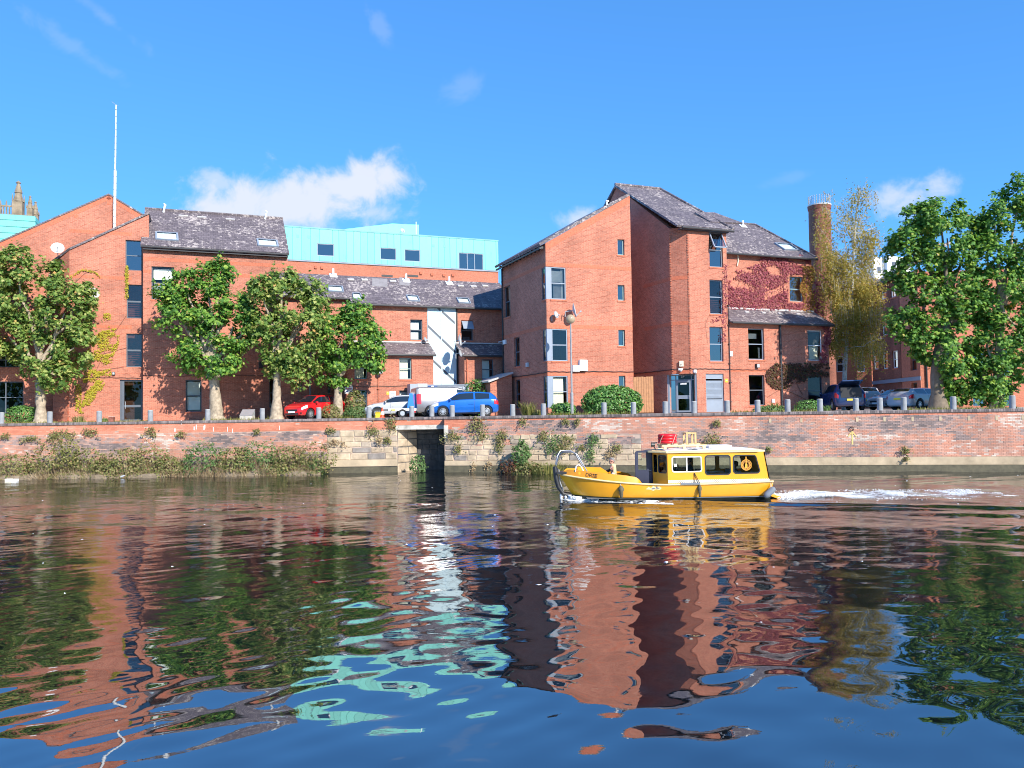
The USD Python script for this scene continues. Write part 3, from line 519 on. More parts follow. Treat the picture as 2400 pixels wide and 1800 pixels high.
FC = Face(W, T4(x2l, 0.55, 0, -math.pi / 4)); xc = FC.xz(125, 780)[0]; zc = FC.xz(125, 612)[1]
wall(BL, FC, [(xc, 0), (-0.02, 0), (-0.02, z2l - 0.02), (xc, zc)], m='brick_chamfer', name='chamfer_wall')
ce = app(FC.L, [xc, 0, 0]); MB().box(ce[0] + 0.02, ce[0] + 0.3, ce[1] + 0.05, ce[1] + 3.0, 0, zc).build('side_wall', 'brick', BL)
MB().slab([[ce[0] - 0.15, ce[1] - 0.1, zc - 0.02], [x2l, 0.47, z2l + 0.05], [x2r, 0.47, z2r + 0.05], [x2r, 5, z2r + 0.05], [ce[0] - 0.15, 5, zc - 0.02]], 0.12, nrm=(0, 0, 1)).build('tower_roof', 'slate', BL)
for sx in range(18):   # toothed brick corner
    zq = 0.1 + sx * 0.42
    if zq < z2l - 0.6: MB().box(-0.11, 0.02, -0.02, 0.06, zq, zq + 0.21, FC.L).build('quoin', 'brick_band', BL)
# big gable
v1 = ce[1] + 1.0; F1 = Face(W, T4(0, v1, 0)); G = [F1.xz(-220, 664), F1.xz(255, 457), F1.xz(352, 515)]
hb = [F1.rect(-6, 894, 55, 969), F1.rect(-6, 826, 54, 861), F1.rect(-120, 894, -60, 969)]
wall(BL, F1, [(G[0][0], 0), (G[2][0], 0), G[2], G[1], G[0]], hb, name='gable_wall')
for r in hb: window(BL, F1, r, mull=(0.3,), glass='glass_dark', sill=False)
MB().box(G[0][0], 0, v1 + 2.5, v1 + 2.6, 0, 6).build('interior_wall', 'interior', BL)
for a, b in ((G[0], G[1]), (G[1], G[2])):
    MB().slab([[a[0], v1 - 0.05, a[1] + 0.10], [b[0], v1 - 0.05, b[1] + 0.10], [b[0], v1 + 14, b[1] + 0.10], [a[0], v1 + 14, a[1] + 0.10]], 0.095, nrm=(0, 0, 1)).build('roof', 'slate', BL)
for px, py in ((178, 507), (255, 476)): x, z = F1.xz(px, py); MB().box(x - 0.11, x + 0.11, -0.012, 0.02, z - 0.11, z + 0.11, F1.L).build('air_brick', 'brick_band', BL)
for a, b in ((G[0], G[1]), (G[1], G[2])):
    t = np.array(b) - a; t /= np.linalg.norm(t); nn = np.array([-t[1], t[0]]); A, B = np.array(a), np.array(b)
    MB().add([[*A, 0], [*B, 0], [*(B - nn * 0.3), 0], [*(A - nn * 0.3), 0]], [[0, 1, 2, 3]], F1.L @ np.array([[1, 0, 0, 0], [0, 0, 1, -0.008], [0, 1, 0, 0], [0, 0, 0, 1.0]])).build('brick_band', 'brick_band', BL)

# ---- middle building
WM = frame(1016, 51.8); BM = thing('middle_building', 'long red brick building in the middle with pale blue stair panel and slate lean-tos', 'building', WM[1], TH); W = WM[0]
F = Face(W); UV = 1.4; FU = Face(W, T4(0, UV, 0)); fx = lambda px, py=880: F.xz(px, py)[0]
zl = F.xz(920, 829, -0.2)[1]; zt = F.xz(960, 803, UV)[1]
xl0, xl1, xr0, xr1 = fx(812), fx(1016), fx(1089), fx(1215)
hL = [F.rect(936, 839, 965, 889), F.rect(831, 838, 861, 888), F.rect(831, 914, 861, 966), F.rect(936, 915, 965, 966)]
hR = [F.rect(1129.5, 842, 1157, 889)]
wall(BM, F, [(xl0, 0), (xl1, 0), (xl1, zl), (xl0, zl)], hL); wall(BM, F, [(xr0, 0), (xr1, 0), (xr1, zl), (xr0, zl)], hR)
bl = lambda m='blind', a=0.06, b=0.8: [(m, 0.05, 0.95, a, b)]
window(BM, F, hL[0], blinds=bl('cream', 0.05, 0.78), frame_='frame_teal', glass='glass_clear'); window(BM, F, hL[1], blinds=bl('cream'), frame_='frame_teal', glass='glass_clear'); window(BM, F, hL[2], blinds=[('curtain', 0.05, 0.6, 0.1, 0.9)]); window(BM, F, hL[3], blinds=bl('blind', 0.05, 0.9), glass='glass_clear')
window(BM, F, hR[0], blinds=bl('blind', 0.05, 0.75), glass='glass_clear')
MB().box(xl1 - 0.3, xl1 - 0.002, 0.31, UV, 0, zl).build('side_wall', 'brick', BM); MB().box(xr0 + 0.002, xr0 + 0.3, 0.31, UV, 0, zl).build('side_wall', 'brick', BM)
for a, b in ((xl0, xl1 + 0.12), (xr0 - 0.2, xr1)):
    MB().slab([[a, -0.25, zl], [b, -0.25, zl], [b, UV, zt], [a, UV, zt]], 0.1, nrm=(0, -1, 1)).build('lean_to_roof', 'slate', BM); gutter(BM, [a, -0.28, zl - 0.08], [b, -0.28, zl - 0.08])
    MB().box(a, b, UV - 0.1, UV - 0.002, zt - 0.01, zt + 0.07).build('lead_flashing', 'lead', BM)
z = F.xz(900, 905)[1]; cable(BM, F, [(xl0, z), (xl1, z + 0.03)], 0.014); pipe(BM, F, fx(886), 0.1, zl, 0.02, 'brick_band'); pipe(BM, F, fx(1094), 0.1, zl, 0.04, 'brick_band')
# upper wall, roof
zu = FU.xz(1000, 716, -0.25)[1]; PM = math.radians(34); nM = np.array([0, -math.sin(PM), math.cos(PM)]); e0 = (0, UV - 0.3, zu)
rr = [on_plane(W, 760, 644, e0, nM), on_plane(W, 1174, 663, e0, nM)]; vr = (rr[0][1] + rr[1][1]) / 2; zr = zu + (vr - UV + 0.3) * math.tan(PM)
xs_ = on_plane(W, 826, 705, e0, nM)[0]; qv = on_plane(W, 790, 696, e0, nM); xm0, xm1 = fx(660), fx(1230)
hU = [FU.rect(961.6, 749, 990, 797), FU.rect(1081, 751, 1109, 798)]
wall(BM, FU, [(xs_, zl - 0.5), (xm1, zl - 0.5), (xm1, zu + 0.1), (xs_, zu + 0.1)], hU, name='upper_wall')
window(BM, FU, hU[0], blinds=[('blind', 0.5, 0.9, 0.08, 0.8), ('white', 0.05, 0.4, 0.08, 0.75)], glass='glass_clear')
wo = window(BM, FU, hU[1], bars=(0.5,), blinds=[('curtain', 0.05, 0.2, 0.2, 0.8)], glass='glass_dark')
a, b, c_, d_ = hU[1]; MB().add([[a + .05, 0.05, d_ - .05], [b - .05, 0.05, d_ - .05], [b - .05, -0.35, (c_ + d_) / 2 + .05], [a + .05, -0.35, (c_ + d_) / 2 + .05], [a + .05, 0.0, d_ - .05], [b - .05, 0.0, d_ - .05], [b - .05, -0.40, (c_ + d_) / 2 + .08], [a + .05, -0.40, (c_ + d_) / 2 + .08]], [[0, 1, 2, 3], [4, 5, 6, 7], [3, 2, 6, 7]], FU.L).build('open_sash', 'panel_grey', wo)
FWg = Face(W, T4(0, qv[1] + 0.3, 0)); hg = [FWg.rect(698, 896, 709, 918), FWg.rect(768, 898, 775, 921)]; wall(BM, FWg, [(xm0, 0), (xs_, 0), (xs_, qv[2] + 0.1), (xm0, qv[2] + 0.1)], hg, name='wing_wall')
for r_ in hg: window(BM, FWg, r_, bars=(), blinds=[('blind', 0.05, 0.95, 0.06, 0.8)], glass='glass_clear', sill=False)
MB().box(xl0 + 0.002, xl0 + 0.3, 0.31, qv[1] + 0.3, 0, zl).build('side_wall', 'brick', BM); MB().box(xs_ - 0.02, xs_ + 0.28, UV + 0.31, qv[1] + 0.6, zl, zu + 0.1).build('upper_wall', 'brick', BM)
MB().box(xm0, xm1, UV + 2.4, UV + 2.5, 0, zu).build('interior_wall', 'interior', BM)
MB().slab([[xs_ - 0.1, e0[1], zu], [xm1, e0[1], zu], [xm1, vr, zr], [xs_ - 0.1, vr, zr]], 0.12, nrm=nM).slab([[xm0, qv[1], qv[2]], [xs_ - 0.101, qv[1], qv[2]], [xs_ - 0.101, vr, zr], [xm0, vr, zr]], 0.12, nrm=nM).slab([[xm0, vr, zr], [xm1, vr, zr], [xm1, vr + 4, zr - 2.7], [xm0, vr + 4, zr - 2.7]], 0.12, nrm=(0, 1, 1)).build('roof', 'slate', BM)
gutter(BM, [xs_, e0[1] - 0.04, zu - 0.1], [xm1, e0[1] - 0.04, zu - 0.1]); gutter(BM, [xm0, qv[1] - 0.04, qv[2] - 0.1], [xs_, qv[1] - 0.04, qv[2] - 0.1])
for c in ([(766, 671), (803, 673), (806, 686), (770, 684)], [(826, 688), (844, 689), (849, 703), (827, 702)], [(951, 693), (979, 695), (985, 708), (957, 706)], [(1069, 699), (1098, 701), (1104, 713), (1075, 711)]): skylight(BM, W, c, e0, nM)
for px, py in ((781, 646), (952, 658), (1053, 664)): q = on_plane(W, px, py, e0, nM); MB().tube([q, q + [0, 0, 0.5]], 0.07, 8).box(-0.25, 0.25, -0.3, 0.3, 0, 0.03, T4(*(q + nM * 0.01), rx=PM)).build('vent_pipe', 'white', BM)
for px, py in ((822, 656), (855, 657), (921, 660), (1080, 671), (1110, 672), (1137, 671)): q = on_plane(W, px, py, e0, nM) + nM * 0.02; MB().box(-0.22, 0.22, -0.1, 0.1, -0.01, 0.05, T4(*q, rx=PM)).build('roof_vent', 'lead', BM)
for px0, px1, py0, py1 in ((872, 908, 652, 671), (936, 960, 650, 668)):
    q = [on_plane(W, x, y, e0, nM) + nM * 0.012 for x, y in ((px0, py0), (px1, py0 + 2), (px1, py1 + 2), (px0, py1))]; MB().slab(q, 0.01, nrm=nM).build('new_slates', 'slate_pale', BM)
# pale blue panel; diagonal shadow lines across it built as dark strips
FP = Face(W, T4(0, UV - 0.06, 0)); pz1 = zu - 0.05; pa, pb = FP.xz(1002, 740)[0], FP.xz(1069, 800)[0]; pm = FP.xz(1034, 760)[0]
for a, b in ((pa, pm - 0.04), (pm + 0.04, pb)):
    P_ = MB().box(a, b, 0, 0.055, 0, pz1, FP.L).build('stair_panel', 'pale_blue', BM)
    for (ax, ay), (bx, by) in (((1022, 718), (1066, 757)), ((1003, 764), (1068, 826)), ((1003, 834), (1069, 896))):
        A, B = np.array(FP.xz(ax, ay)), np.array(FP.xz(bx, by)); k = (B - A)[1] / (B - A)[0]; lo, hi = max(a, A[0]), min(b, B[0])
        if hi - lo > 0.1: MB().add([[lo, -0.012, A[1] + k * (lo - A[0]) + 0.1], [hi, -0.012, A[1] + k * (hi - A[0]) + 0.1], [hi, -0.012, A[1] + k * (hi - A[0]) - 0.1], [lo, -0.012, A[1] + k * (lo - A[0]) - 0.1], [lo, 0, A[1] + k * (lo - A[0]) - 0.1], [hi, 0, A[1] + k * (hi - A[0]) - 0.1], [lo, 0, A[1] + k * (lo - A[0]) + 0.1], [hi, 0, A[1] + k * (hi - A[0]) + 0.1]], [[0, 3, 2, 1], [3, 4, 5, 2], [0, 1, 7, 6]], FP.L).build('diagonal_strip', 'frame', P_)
MB().box(pm - 0.035, pm + 0.035, -0.04, 0.055, 0, pz1, FP.L).build('panel_joint', 'pale_blue', BM); MB().box(pb, pb + 0.12, -0.02, 0.055, 0, pz1, FP.L).build('dark_edge', 'black', BM)

# ---- brick shed beside the centre building
WS = frame(1150, 50.6); sh = thing('brick_shed', 'low brick shed with sloping grey roof beside the centre building', 'shed', WS[1], TH); F = Face(WS[0])
x1 = F.xz(1200, 900)[0]; za, zb = F.xz(1150, 893)[1], F.xz(1200, 872)[1]
wall(sh, F, [(0, 0), (x1, 0), (x1, zb - 0.1), (0, za - 0.1)]); MB().slab([[-0.2, -0.2, za], [x1, -0.2, zb], [x1, 3, zb], [-0.2, 3, za]], 0.1, nrm=(0, 0, 1)).build('roof', 'lead', sh); MB().box(0.0, 0.3, 0.31, 3, 0, za - 0.1).build('side_wall', 'brick', sh)

# ---- turquoise top storey behind
WT = frame(675, 66.0); BT = thing('turquoise_building', 'long building behind with turquoise metal clad top storey over a brick wall', 'building', WT[1], TH); W = WT[0]; F = Face(W)
x0, x1 = F.xz(560, 570)[0], F.xz(1168, 600)[0]; zb = (F.xz(676, 607)[1] + F.xz(1167, 634)[1]) / 2; z1 = (F.xz(663, 531)[1] + F.xz(1167, 566)[1]) / 2
hT = [F.rect(743, 571, 783, 600), F.rect(891, 581, 929, 609), F.rect(948, 585, 985, 613), F.rect(1075, 593, 1133, 634)]
wall(BT, F, [(x0, 0), (x1, 0), (x1, zb - 0.12), (x0, zb - 0.12)], m='brick_far', name='brick_wall', y0=0.1)
MB().box(x0, x1, 0.02, 0.4, zb - 0.12, zb).build('base_trim', 'panel_grey', BT)
rngT = np.random.default_rng(8); s = x0
while s < x1 - 0.05:
    w = min(rngT.choice([0.55, 0.62, 0.62, 0.75, 1.1]), x1 - s); P = sbox(s + 0.012, zb, s + w - 0.012, z1)
    for q in hT: P = P.difference(sbox(q[0], q[2], q[1], q[3]))
    for G_ in getattr(P, 'geoms', [P]): MB().ext(G_, 0.0, 0.06, F.L).build('metal_panel', 'teal', BT)
    s += w
wall(BT, F, [(x0, zb), (x1, zb), (x1, z1 - 0.02), (x0, z1 - 0.02)], hT, m='teal_trim', name='backing', thick=0.3, y0=0.065)
MB().box(x0, x1 + 0.03, -0.03, 0.5, z1, z1 + 0.12).build('roof_edge', 'teal_trim', BT)
for i, r in enumerate(hT): window(BT, F, r, bars=(), mull=(0.35, 0.65) if i == 3 else (), frame_='panel_grey', glass='glass_sky', sill=False, dep=0.03, fw=0.07, blinds=[('white', 0.05, 0.75, 0.3, 0.62)] if i == 3 else [])
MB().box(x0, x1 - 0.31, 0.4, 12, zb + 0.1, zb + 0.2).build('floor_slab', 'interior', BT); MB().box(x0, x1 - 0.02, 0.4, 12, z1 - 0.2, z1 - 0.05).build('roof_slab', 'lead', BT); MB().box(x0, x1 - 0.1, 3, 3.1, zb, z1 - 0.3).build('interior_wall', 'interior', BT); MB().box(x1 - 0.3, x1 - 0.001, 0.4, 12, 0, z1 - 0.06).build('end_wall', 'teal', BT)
for px, py in ((672, 551), (698, 553), (724, 555), (1016, 576), (1042, 577), (740, 626), (755, 627), (987, 640), (1013, 643), (1041, 645), (1062, 645)): x, z = F.xz(px, py); MB().box(x - 0.11, x + 0.11, -0.015, 0.1, z - 0.11, z + 0.11).build('air_vent', 'brick_band' if py > 600 else 'teal_trim', BT)
for px in (908, 968): x, z = F.xz(px, 646); MB().box(x - 0.5, x + 0.5, 0.085, 0.1, z - 0.1, z + 0.08).build('louvre', 'black', BT)
FS = Face(W, T4(0, 3.0, 0)); P = [FS.xz(*q) for q in ((805, 560), (808, 537), (919, 524), (982, 527), (982, 560))]
MB().ext(Polygon(P), 0, 4, FS.L).build('upper_storey', 'teal', BT); q = FS.p3(977, 540); MB().tube([FS.p3(975, 560), FS.p3(975, 520)], 0.03, 6).build('aerial_pole', 'metal', BT)

# ---- small turquoise block, far left, and church tower
W2 = frame(80, 80.0); B2t = thing('turquoise_block', 'turquoise boarded block at the far left below the church tower', 'building', W2[1], TH); F = Face(W2[0]); x0 = F.xz(-160, 550)[0]
zs = [F.xz(20, py)[1] for py in (560, 545, 530, 514.5, 502)]; zs = [0] + zs
for a, b in zip(zs, zs[1:]): MB().box(x0, 0, 0, 8, a, b - 0.1).build('board', 'teal', B2t); MB().box(x0, -0.03, 0.06, 7.9, b - 0.1, b).build('board_joint', 'teal_trim', B2t)
ct = thing('church_tower', 'far weathered stone church tower with pointed pinnacles at the left edge', 'church tower', at(30, 960, 165) * [1, 1, 0] + [0, 0, QZ], 0.3)
k = 165 / FPX; zt = (966 - 478) * k; base = at(30, 960, 165)
MB().box(-6.4, 2.4, 0, 8.8, 0, zt).build('tower', 'church_stone', ct)
for x, y, hh, ww in ((0.6, 0.6, 7.4, 1.9), (2.0, 7.9, 5.0, 1.2), (-5.8, 0.6, 7.4, 1.9), (-5.8, 8.2, 7.4, 1.9), (2.55, 1.6, 4.6, 1.1)):
    m = MB(); m.box(x - ww / 2, x + ww / 2, y - ww / 2, y + ww / 2, zt - 2, zt + hh * 0.38)
    m.lathe([(ww * 0.62, zt + hh * 0.38), (ww * 0.5, zt + hh * 0.42), (0.34 * ww, zt + hh * 0.62), (0.42 * ww, zt + hh * 0.64), (0.16 * ww, zt + hh * 0.9), (0.28 * ww, zt + hh * 0.93), (0.0, zt + hh)], 8, T4(x, y, 0))
    for c in (-1, 1):
        for e in (-1, 1): m.lathe([(0.16, zt + hh * 0.38), (0.12, zt + hh * 0.5), (0.0, zt + hh * 0.62)], 6, T4(x + c * ww * 0.45, y + e * ww * 0.45, 0))
    m.build('pinnacle', 'church_stone', ct)
m = MB()
for i in range(9):
    x = -4.4 + i * 0.55; m.box(x, x + 0.2, 0.2, 0.5, zt, zt + 1.6)
    if i % 2: m.lathe([(0.2, zt + 1.9), (0.15, zt + 2.6), (0, zt + 3.1)], 6, T4(x + 0.1, 0.35, 0))
m.box(-4.6, 0.2, 0.2, 0.5, zt + 1.6, zt + 1.9); m.box(-4.6, 0.2, 0.15, 0.55, zt - 0.2, zt); m.build('parapet', 'church_stone', ct)

# ---- centre building with mono pitch roof
WB = frame(1285, 46.5); BB = thing('centre_building', 'four storey red brick block in the centre with sloping top edge and corner windows', 'building', WB[1], TH); W = WB[0]
F = Face(W); FL = Face(W, T4(0, 0, 0, -math.pi / 2)); xr = F.xz(1481, 700)[0]; xl = FL.xz(1179, 800)[0]; zl = F.xz(1283.5, 570)[1]; zh = F.xz(1479, 459)[1]
cf = [F.rect(1284, 626, 1326, 701.6), F.rect(1286, 771, 1330, 846), F.rect(1287, 881, 1331, 955)]; cf = [(0.0, b, c, d) for a, b, c, d in cf]
sm_ = [F.rect(1447.6, 561, 1463.5, 598), F.rect(1448, 668, 1464, 704.5), F.rect(1449.4, 773, 1465, 811), F.rect(1450.6, 880.5, 1466, 921)]
cw = 0.62
cl = [(-cw, 0.0, c, d) for a, b, c, d in cf]
ll = [FL.rect(1181, 670, 1196, 743), FL.rect(1205, 790, 1218, 859), FL.rect(1207, 890, 1219, 957)]
wall(BB, F, [(0, 0), (xr, 0), (xr, zh), (0, zl)], cf + sm_); wall(BB, FL, [(xl, 0), (-0.31, 0), (-0.31, zl), (xl, zl)], cl + ll, name='side_wall')
for i, (a, b, c, d) in enumerate(cf):
    if i < 3: MB().box(0.005, 0.30, 0.025, 0.10, c, d).box(0.005, 0.05, 0.10, 0.16, c, d).build('corner_post', 'panel_grey', BB)
    window(BB, F, (0.305, b, c, d), frame_='panel_grey', dep=0.03, glass='glass_clear' if i == 2 else 'glass', blinds=[[('curtain', 0.05, 0.5, 0.25, 0.8), ('white', 0.05, 0.95, 0.75, 0.92), ('white', 0.55, 0.9, 0.1, 0.75)], [], [('cream', 0.08, 0.95, 0.08, 0.8)]][i])
    window(BB, FL, (-cw, -0.17, c, d), dep=0.03, blinds=[('cream', 0.1, 0.95, 0.3, 0.9)] if i != 1 else []); MB().box(-0.165, -0.105, 0.03, 0.12, c, d, FL.L).build('corner_frame', 'frame', BB)
for r in sm_: window(BB, F, r, bars=(), frame_='frame_teal', glass='glass_sky', fw=0.075)
for i, r in enumerate(ll): window(BB, FL, r, blinds=[('cream', 0.05, 0.95, 0.15, 0.9)])
allh = cf + sm_
for z in (cf[0][3] + 0.14, cf[1][3] + 0.14, cf[2][3] + 0.12):
    band(BB, F, 0, xr, z - 0.1, z + 0.12, holes=allh); band(BB, FL, xl, -0.002, z - 0.1, z + 0.12, holes=cl + ll)
kk = (zh - zl) / xr; nb_ = np.array([-kk, 1]); nb_ /= np.linalg.norm(nb_)
P = Polygon([(0, zl - 0.02), (xr, zh - 0.02), (xr, zh - 0.45), (0, zl - 0.45)]); MB().ext(P, -0.008, -0.001, F.L).build('brick_band', 'brick_band', BB)
z = F.xz(1400, 871)[1]; cable(BB, F, [(0, z), (1.5, z - 0.02), (3, z + 0.02), (xr, z)], 0.028); z = FL.xz(1230, 879)[1]; cable(BB, FL, [(xl, z), (xl * 0.5, z - 0.03), (0, z)], 0.03)
MB().slab([[-0.35, -0.03, zl - 0.35 * kk + 0.02], [xr + 0.0, -0.03, zh + 0.02], [xr, 0.3 - xl, zh + 0.02], [-0.35, 0.3 - xl, zl - 0.35 * kk + 0.02]], -0.16, nrm=(-kk, 0, 1)).build('roof', 'slate', BB)
for i in range(9): t = 0.1 + i * 0.62; MB().box(0, 0.34, -0.04, 0.14, 0.17, 0.185, T4(t, 0, zl + t * kk + 0.02, ry=-math.atan(kk))).build('verge_tile', 'lead' if i % 2 else 'slate', BB)
q = app(T4(F.xz(1427, 480)[0], 0.25, F.xz(1427, 483)[1]), [0, 0, 0]); MB().tube([q, q + [0, 0, 0.35]], 0.06, 8).box(-0.1, 0.1, -0.1, 0.1, 0.33, 0.4, T4(*q)).build('vent_pipe', 'white', BB)
MB().box(-0.38, -0.30, 0.0, 0.2 - xl, zl - 0.42 * kk - 0.13, zl - 0.42 * kk - 0.03).build('gutter', 'gutter', BB)
for i in range(12): MB().box(-0.34, -0.02, 0.2 + i * 0.6, 0.3 + i * 0.6, zl - 0.3, zl - 0.16).build('rafter_end', 'gutter', BB)
pipe(BB, FL, xl + 0.12, 0.1, zl - 0.3, 0.05); MB().box(xr - 0.3, xr - 0.001, 0.31, 7, 0, zh - 0.3).build('end_wall', 'brick', BB); MB().box(0.3, xr - 0.31, -xl - 0.3, -xl, 0, zl).build('back_wall', 'brick', BB)
MB().box(1.7, xr - 0.31, 1.6, 1.7, 0, zl).build('interior_wall', 'interior', BB)

# ---- right building: entrance tower, hipped roof, ivy covered wing
WC = frame(1621, 47.9); BC = thing('right_building', 'red brick building at right with entrance tower, hipped slate roof and ivy covered wing', 'building', WC[1], TH); W = WC[0]
F = Face(W); FH = Face(W, T4(0, 0, 0, -math.pi / 4)); hx = FH.xz(1573, 700)[0]; ce = app(FH.L, [hx, 0, 0]); FW = Face(W, T4(ce[0], ce[1], 0, -math.pi / 2))
xt = F.xz(1705.5, 700)[0]; xe = F.xz(1944, 860)[0]; zet = F.xz(1660, 531, -0.25)[1]; DZ = F.xz(1621, 876)[1]
dF, dW = F.xz(1634, 920)[0], FW.xz(1564, 920)[0]
hF = [F.rect(1662.5, 545, 1694, 626), F.rect(1663.5, 656, 1694.5, 736), F.rect(1663.5, 766, 1695, 847), F.rect(1655, 876, 1697, 969)]; hF[3] = (hF[3][0], hF[3][1], 0.02, hF[3][3])
wall(BC, F, [(0, DZ), (dF, DZ), (dF, 0), (xt, 0), (xt, zet - 0.05), (0, zet - 0.05)], hF, name='tower_wall')
wall(BC, FH, [(hx, DZ), (-0.005, DZ), (-0.005, zet - 0.05), (hx, zet - 0.05)], m='brick_chamfer', name='chamfer_wall')
ap = FW.xz(1445, 433); ly = FW.xz(1413, 494); zw = FW.xz(1573, 528)[1]
zw = max(zw, zet)
wall(BC, FW, [(ap[0] - 6, 0), (dW, 0), (dW, DZ), (-0.005, DZ), (-0.005, zet - 0.05), (ap[0], ap[1] - 0.15), (ap[0] - 6, ap[1] - 5.0)], name='side_wall')
for i, r in enumerate(hF[:3]): wq = window(BC, F, r, frame_='panel_grey', glass='glass_sky' if i != 1 else 'glass', slats=(0.05, 0.45, 7, 'brick_band') if i else None)
a, b, c_, d_ = hF[0]; zmid = (c_ + d_) / 2 + 0.06
m = MB()
for (x0_, x1_) in ((a + 0.03, a + 0.09), (b - 0.09, b - 0.03)): m.add([[x0_, 0.06, d_ - 0.05], [x1_, 0.06, d_ - 0.05], [x1_, -0.42, zmid], [x0_, -0.42, zmid], [x0_, 0.0, d_ - 0.05], [x1_, 0.0, d_ - 0.05], [x1_, -0.47, zmid + 0.05], [x0_, -0.47, zmid + 0.05]], [[0, 1, 2, 3], [4, 7, 6, 5], [0, 3, 7, 4], [1, 5, 6, 2], [3, 2, 6, 7]])
m.box(a + 0.09, b - 0.09, -0.47, -0.41, zmid - 0.01, zmid + 0.06); so = m.build('open_sash', 'panel_grey', BC); MB().quad([a + 0.09, -0.43, zmid + 0.03], [b - 0.09, -0.43, zmid + 0.03], [b - 0.09, 0.03, d_ - 0.06], [a + 0.09, 0.03, d_ - 0.06]).build('pane', 'glass_sky', so)
# toothed corners
for Fq, m_ in ((FH, 'brick_band'),):
    for xq in (hx, 0.0):
        qm = MB(); zq = DZ + 0.05
        while zq < zet - 0.4: qm.box(xq - 0.045, xq + 0.045, -0.03, 0.05, zq, zq + 0.075, Fq.L); zq += 0.15
        qm.build('toothed_corner', m_, BC, kind='stuff')
for z in (FH.xz(1597, 650)[1], FH.xz(1597, 757)[1], FH.xz(1597, 870)[1]):
    band(BC, FH, hx + 0.05, -0.05, z - 0.13, z + 0.1, proud=0.01); band(BC, FW, -3.2, -0.05, z - 0.13, z + 0.1, proud=0.01)
z = F.xz(1660, 864.5)[1]; cable(BC, F, [(0, z), (1, z + 0.01), (xt, z - 0.02)], 0.024); cable(BC, FH, [(hx, z), (0, z)], 0.024); cable(BC, FW, [(-6, z), (-3, z - 0.02), (0, z)], 0.028)
# entrance door in the cut corner
A, B = app(FW.L, [dW, 0.02, 0]), np.array([dF, 0.02, 0]); dl = np.linalg.norm((B - A)[:2]); FD = Face(W, T4(A[0], A[1], 0, math.atan2(B[1] - A[1], B[0] - A[0])))
cen = dl / 2; w0 = window(BC, FD, (0.12, dl - 0.12, 0.02, DZ - 0.01), bars=(0.86,), mull=(0.22, 0.84), dep=0.18, glass='glass_dark', sill=False, name='door_screen', frame_='panel_grey')
dr = MB(); a, b = 0.12 + (dl - 0.24) * 0.22 + 0.04, 0.12 + (dl - 0.24) * 0.84 - 0.04
dr.box(a, a + 0.1, 0.13, 0.2, 0.04, DZ * 0.84, FD.L).box(b - 0.1, b, 0.13, 0.2, 0.04, DZ * 0.84, FD.L).box(a + 0.1, b - 0.1, 0.13, 0.2, DZ * 0.84 - 0.12, DZ * 0.84, FD.L).box(a + 0.1, b - 0.1, 0.13, 0.2, 0.04, 0.14, FD.L).box(a + 0.1, b - 0.1, 0.13, 0.2, 0.85, 1.08, FD.L)
dd = dr.build('door', 'panel_grey', BC); MB().quad([a + 0.1, 0.16, 0.14], [b - 0.1, 0.16, 0.14], [b - 0.1, 0.16, 0.85], [a + 0.1, 0.16, 0.85], FD.L).build('pane', 'glass_dark', dd); MB().quad([a + 0.1, 0.16, 1.08], [b - 0.1, 0.16, 1.08], [b - 0.1, 0.16, DZ * 0.84 - 0.12], [a + 0.1, 0.16, DZ * 0.84 - 0.12], FD.L).build('pane', 'glass_dark', dd)
MB().tube([[b - 0.06, 0.08, 0.8], [b - 0.06, 0.08, 1.2]], 0.018, 6, FD.L).build('handle', 'metal', dd); MB().box((a + b) / 2 - 0.2, (a + b) / 2 + 0.2, 0.12, 0.14, DZ * 0.84 - 0.25, DZ * 0.84 - 0.15, FD.L).build('door_notice', 'white', dd)
MB().box(-0.02, 0.12, 0.0, 0.2, 0.0, DZ, FD.L).build('door_post', 'panel_grey', BC); MB().box(dl - 0.12, dl + 0.02, 0.0, 0.2, 0.0, DZ, FD.L).build('door_post', 'panel_grey', BC)
MB().box(0.3, dl - 0.3, 1.3, 1.4, 0, DZ, FD.L).build('interior_wall', 'interior', BC)
t = meshkit.text_mesh('19', 0.13, 0.01); MB().mesh(t, FD.L @ T4(cen - 0.1, 0.165, DZ * 0.92, rx=math.pi / 2)).build('number_plate', 'white', BC)
# louvred service door
a, b, c_, d_ = hF[3]; sd = MB().box(a, b, 0.08, 0.14, d_ - 0.32, d_).box(a, a + 0.07, 0.08, 0.14, c_, d_ - 0.33).box(b - 0.07, b, 0.08, 0.14, c_, d_ - 0.33).box(a + 0.07, b - 0.07, 0.08, 0.14, 0.72, 0.8).box(a + 0.07, b - 0.07, 0.09, 0.13, c_, 0.72).build('service_door', 'panel_grey', BC)
for i in range(15): zq = 0.86 + i * (d_ - 0.42 - 0.86) / 15; MB().slab([[a + 0.07, 0.085, zq], [b - 0.07, 0.085, zq], [b - 0.07, 0.13, zq + 0.07], [a + 0.07, 0.13, zq + 0.07]], 0.012, nrm=(0, -1, 1)).build('louvre_slat', 'panel_grey', sd)
MB().box(a + 0.03, a + 0.06, 0.05, 0.09, 0.75, 0.95).build('handle', 'metal', sd)
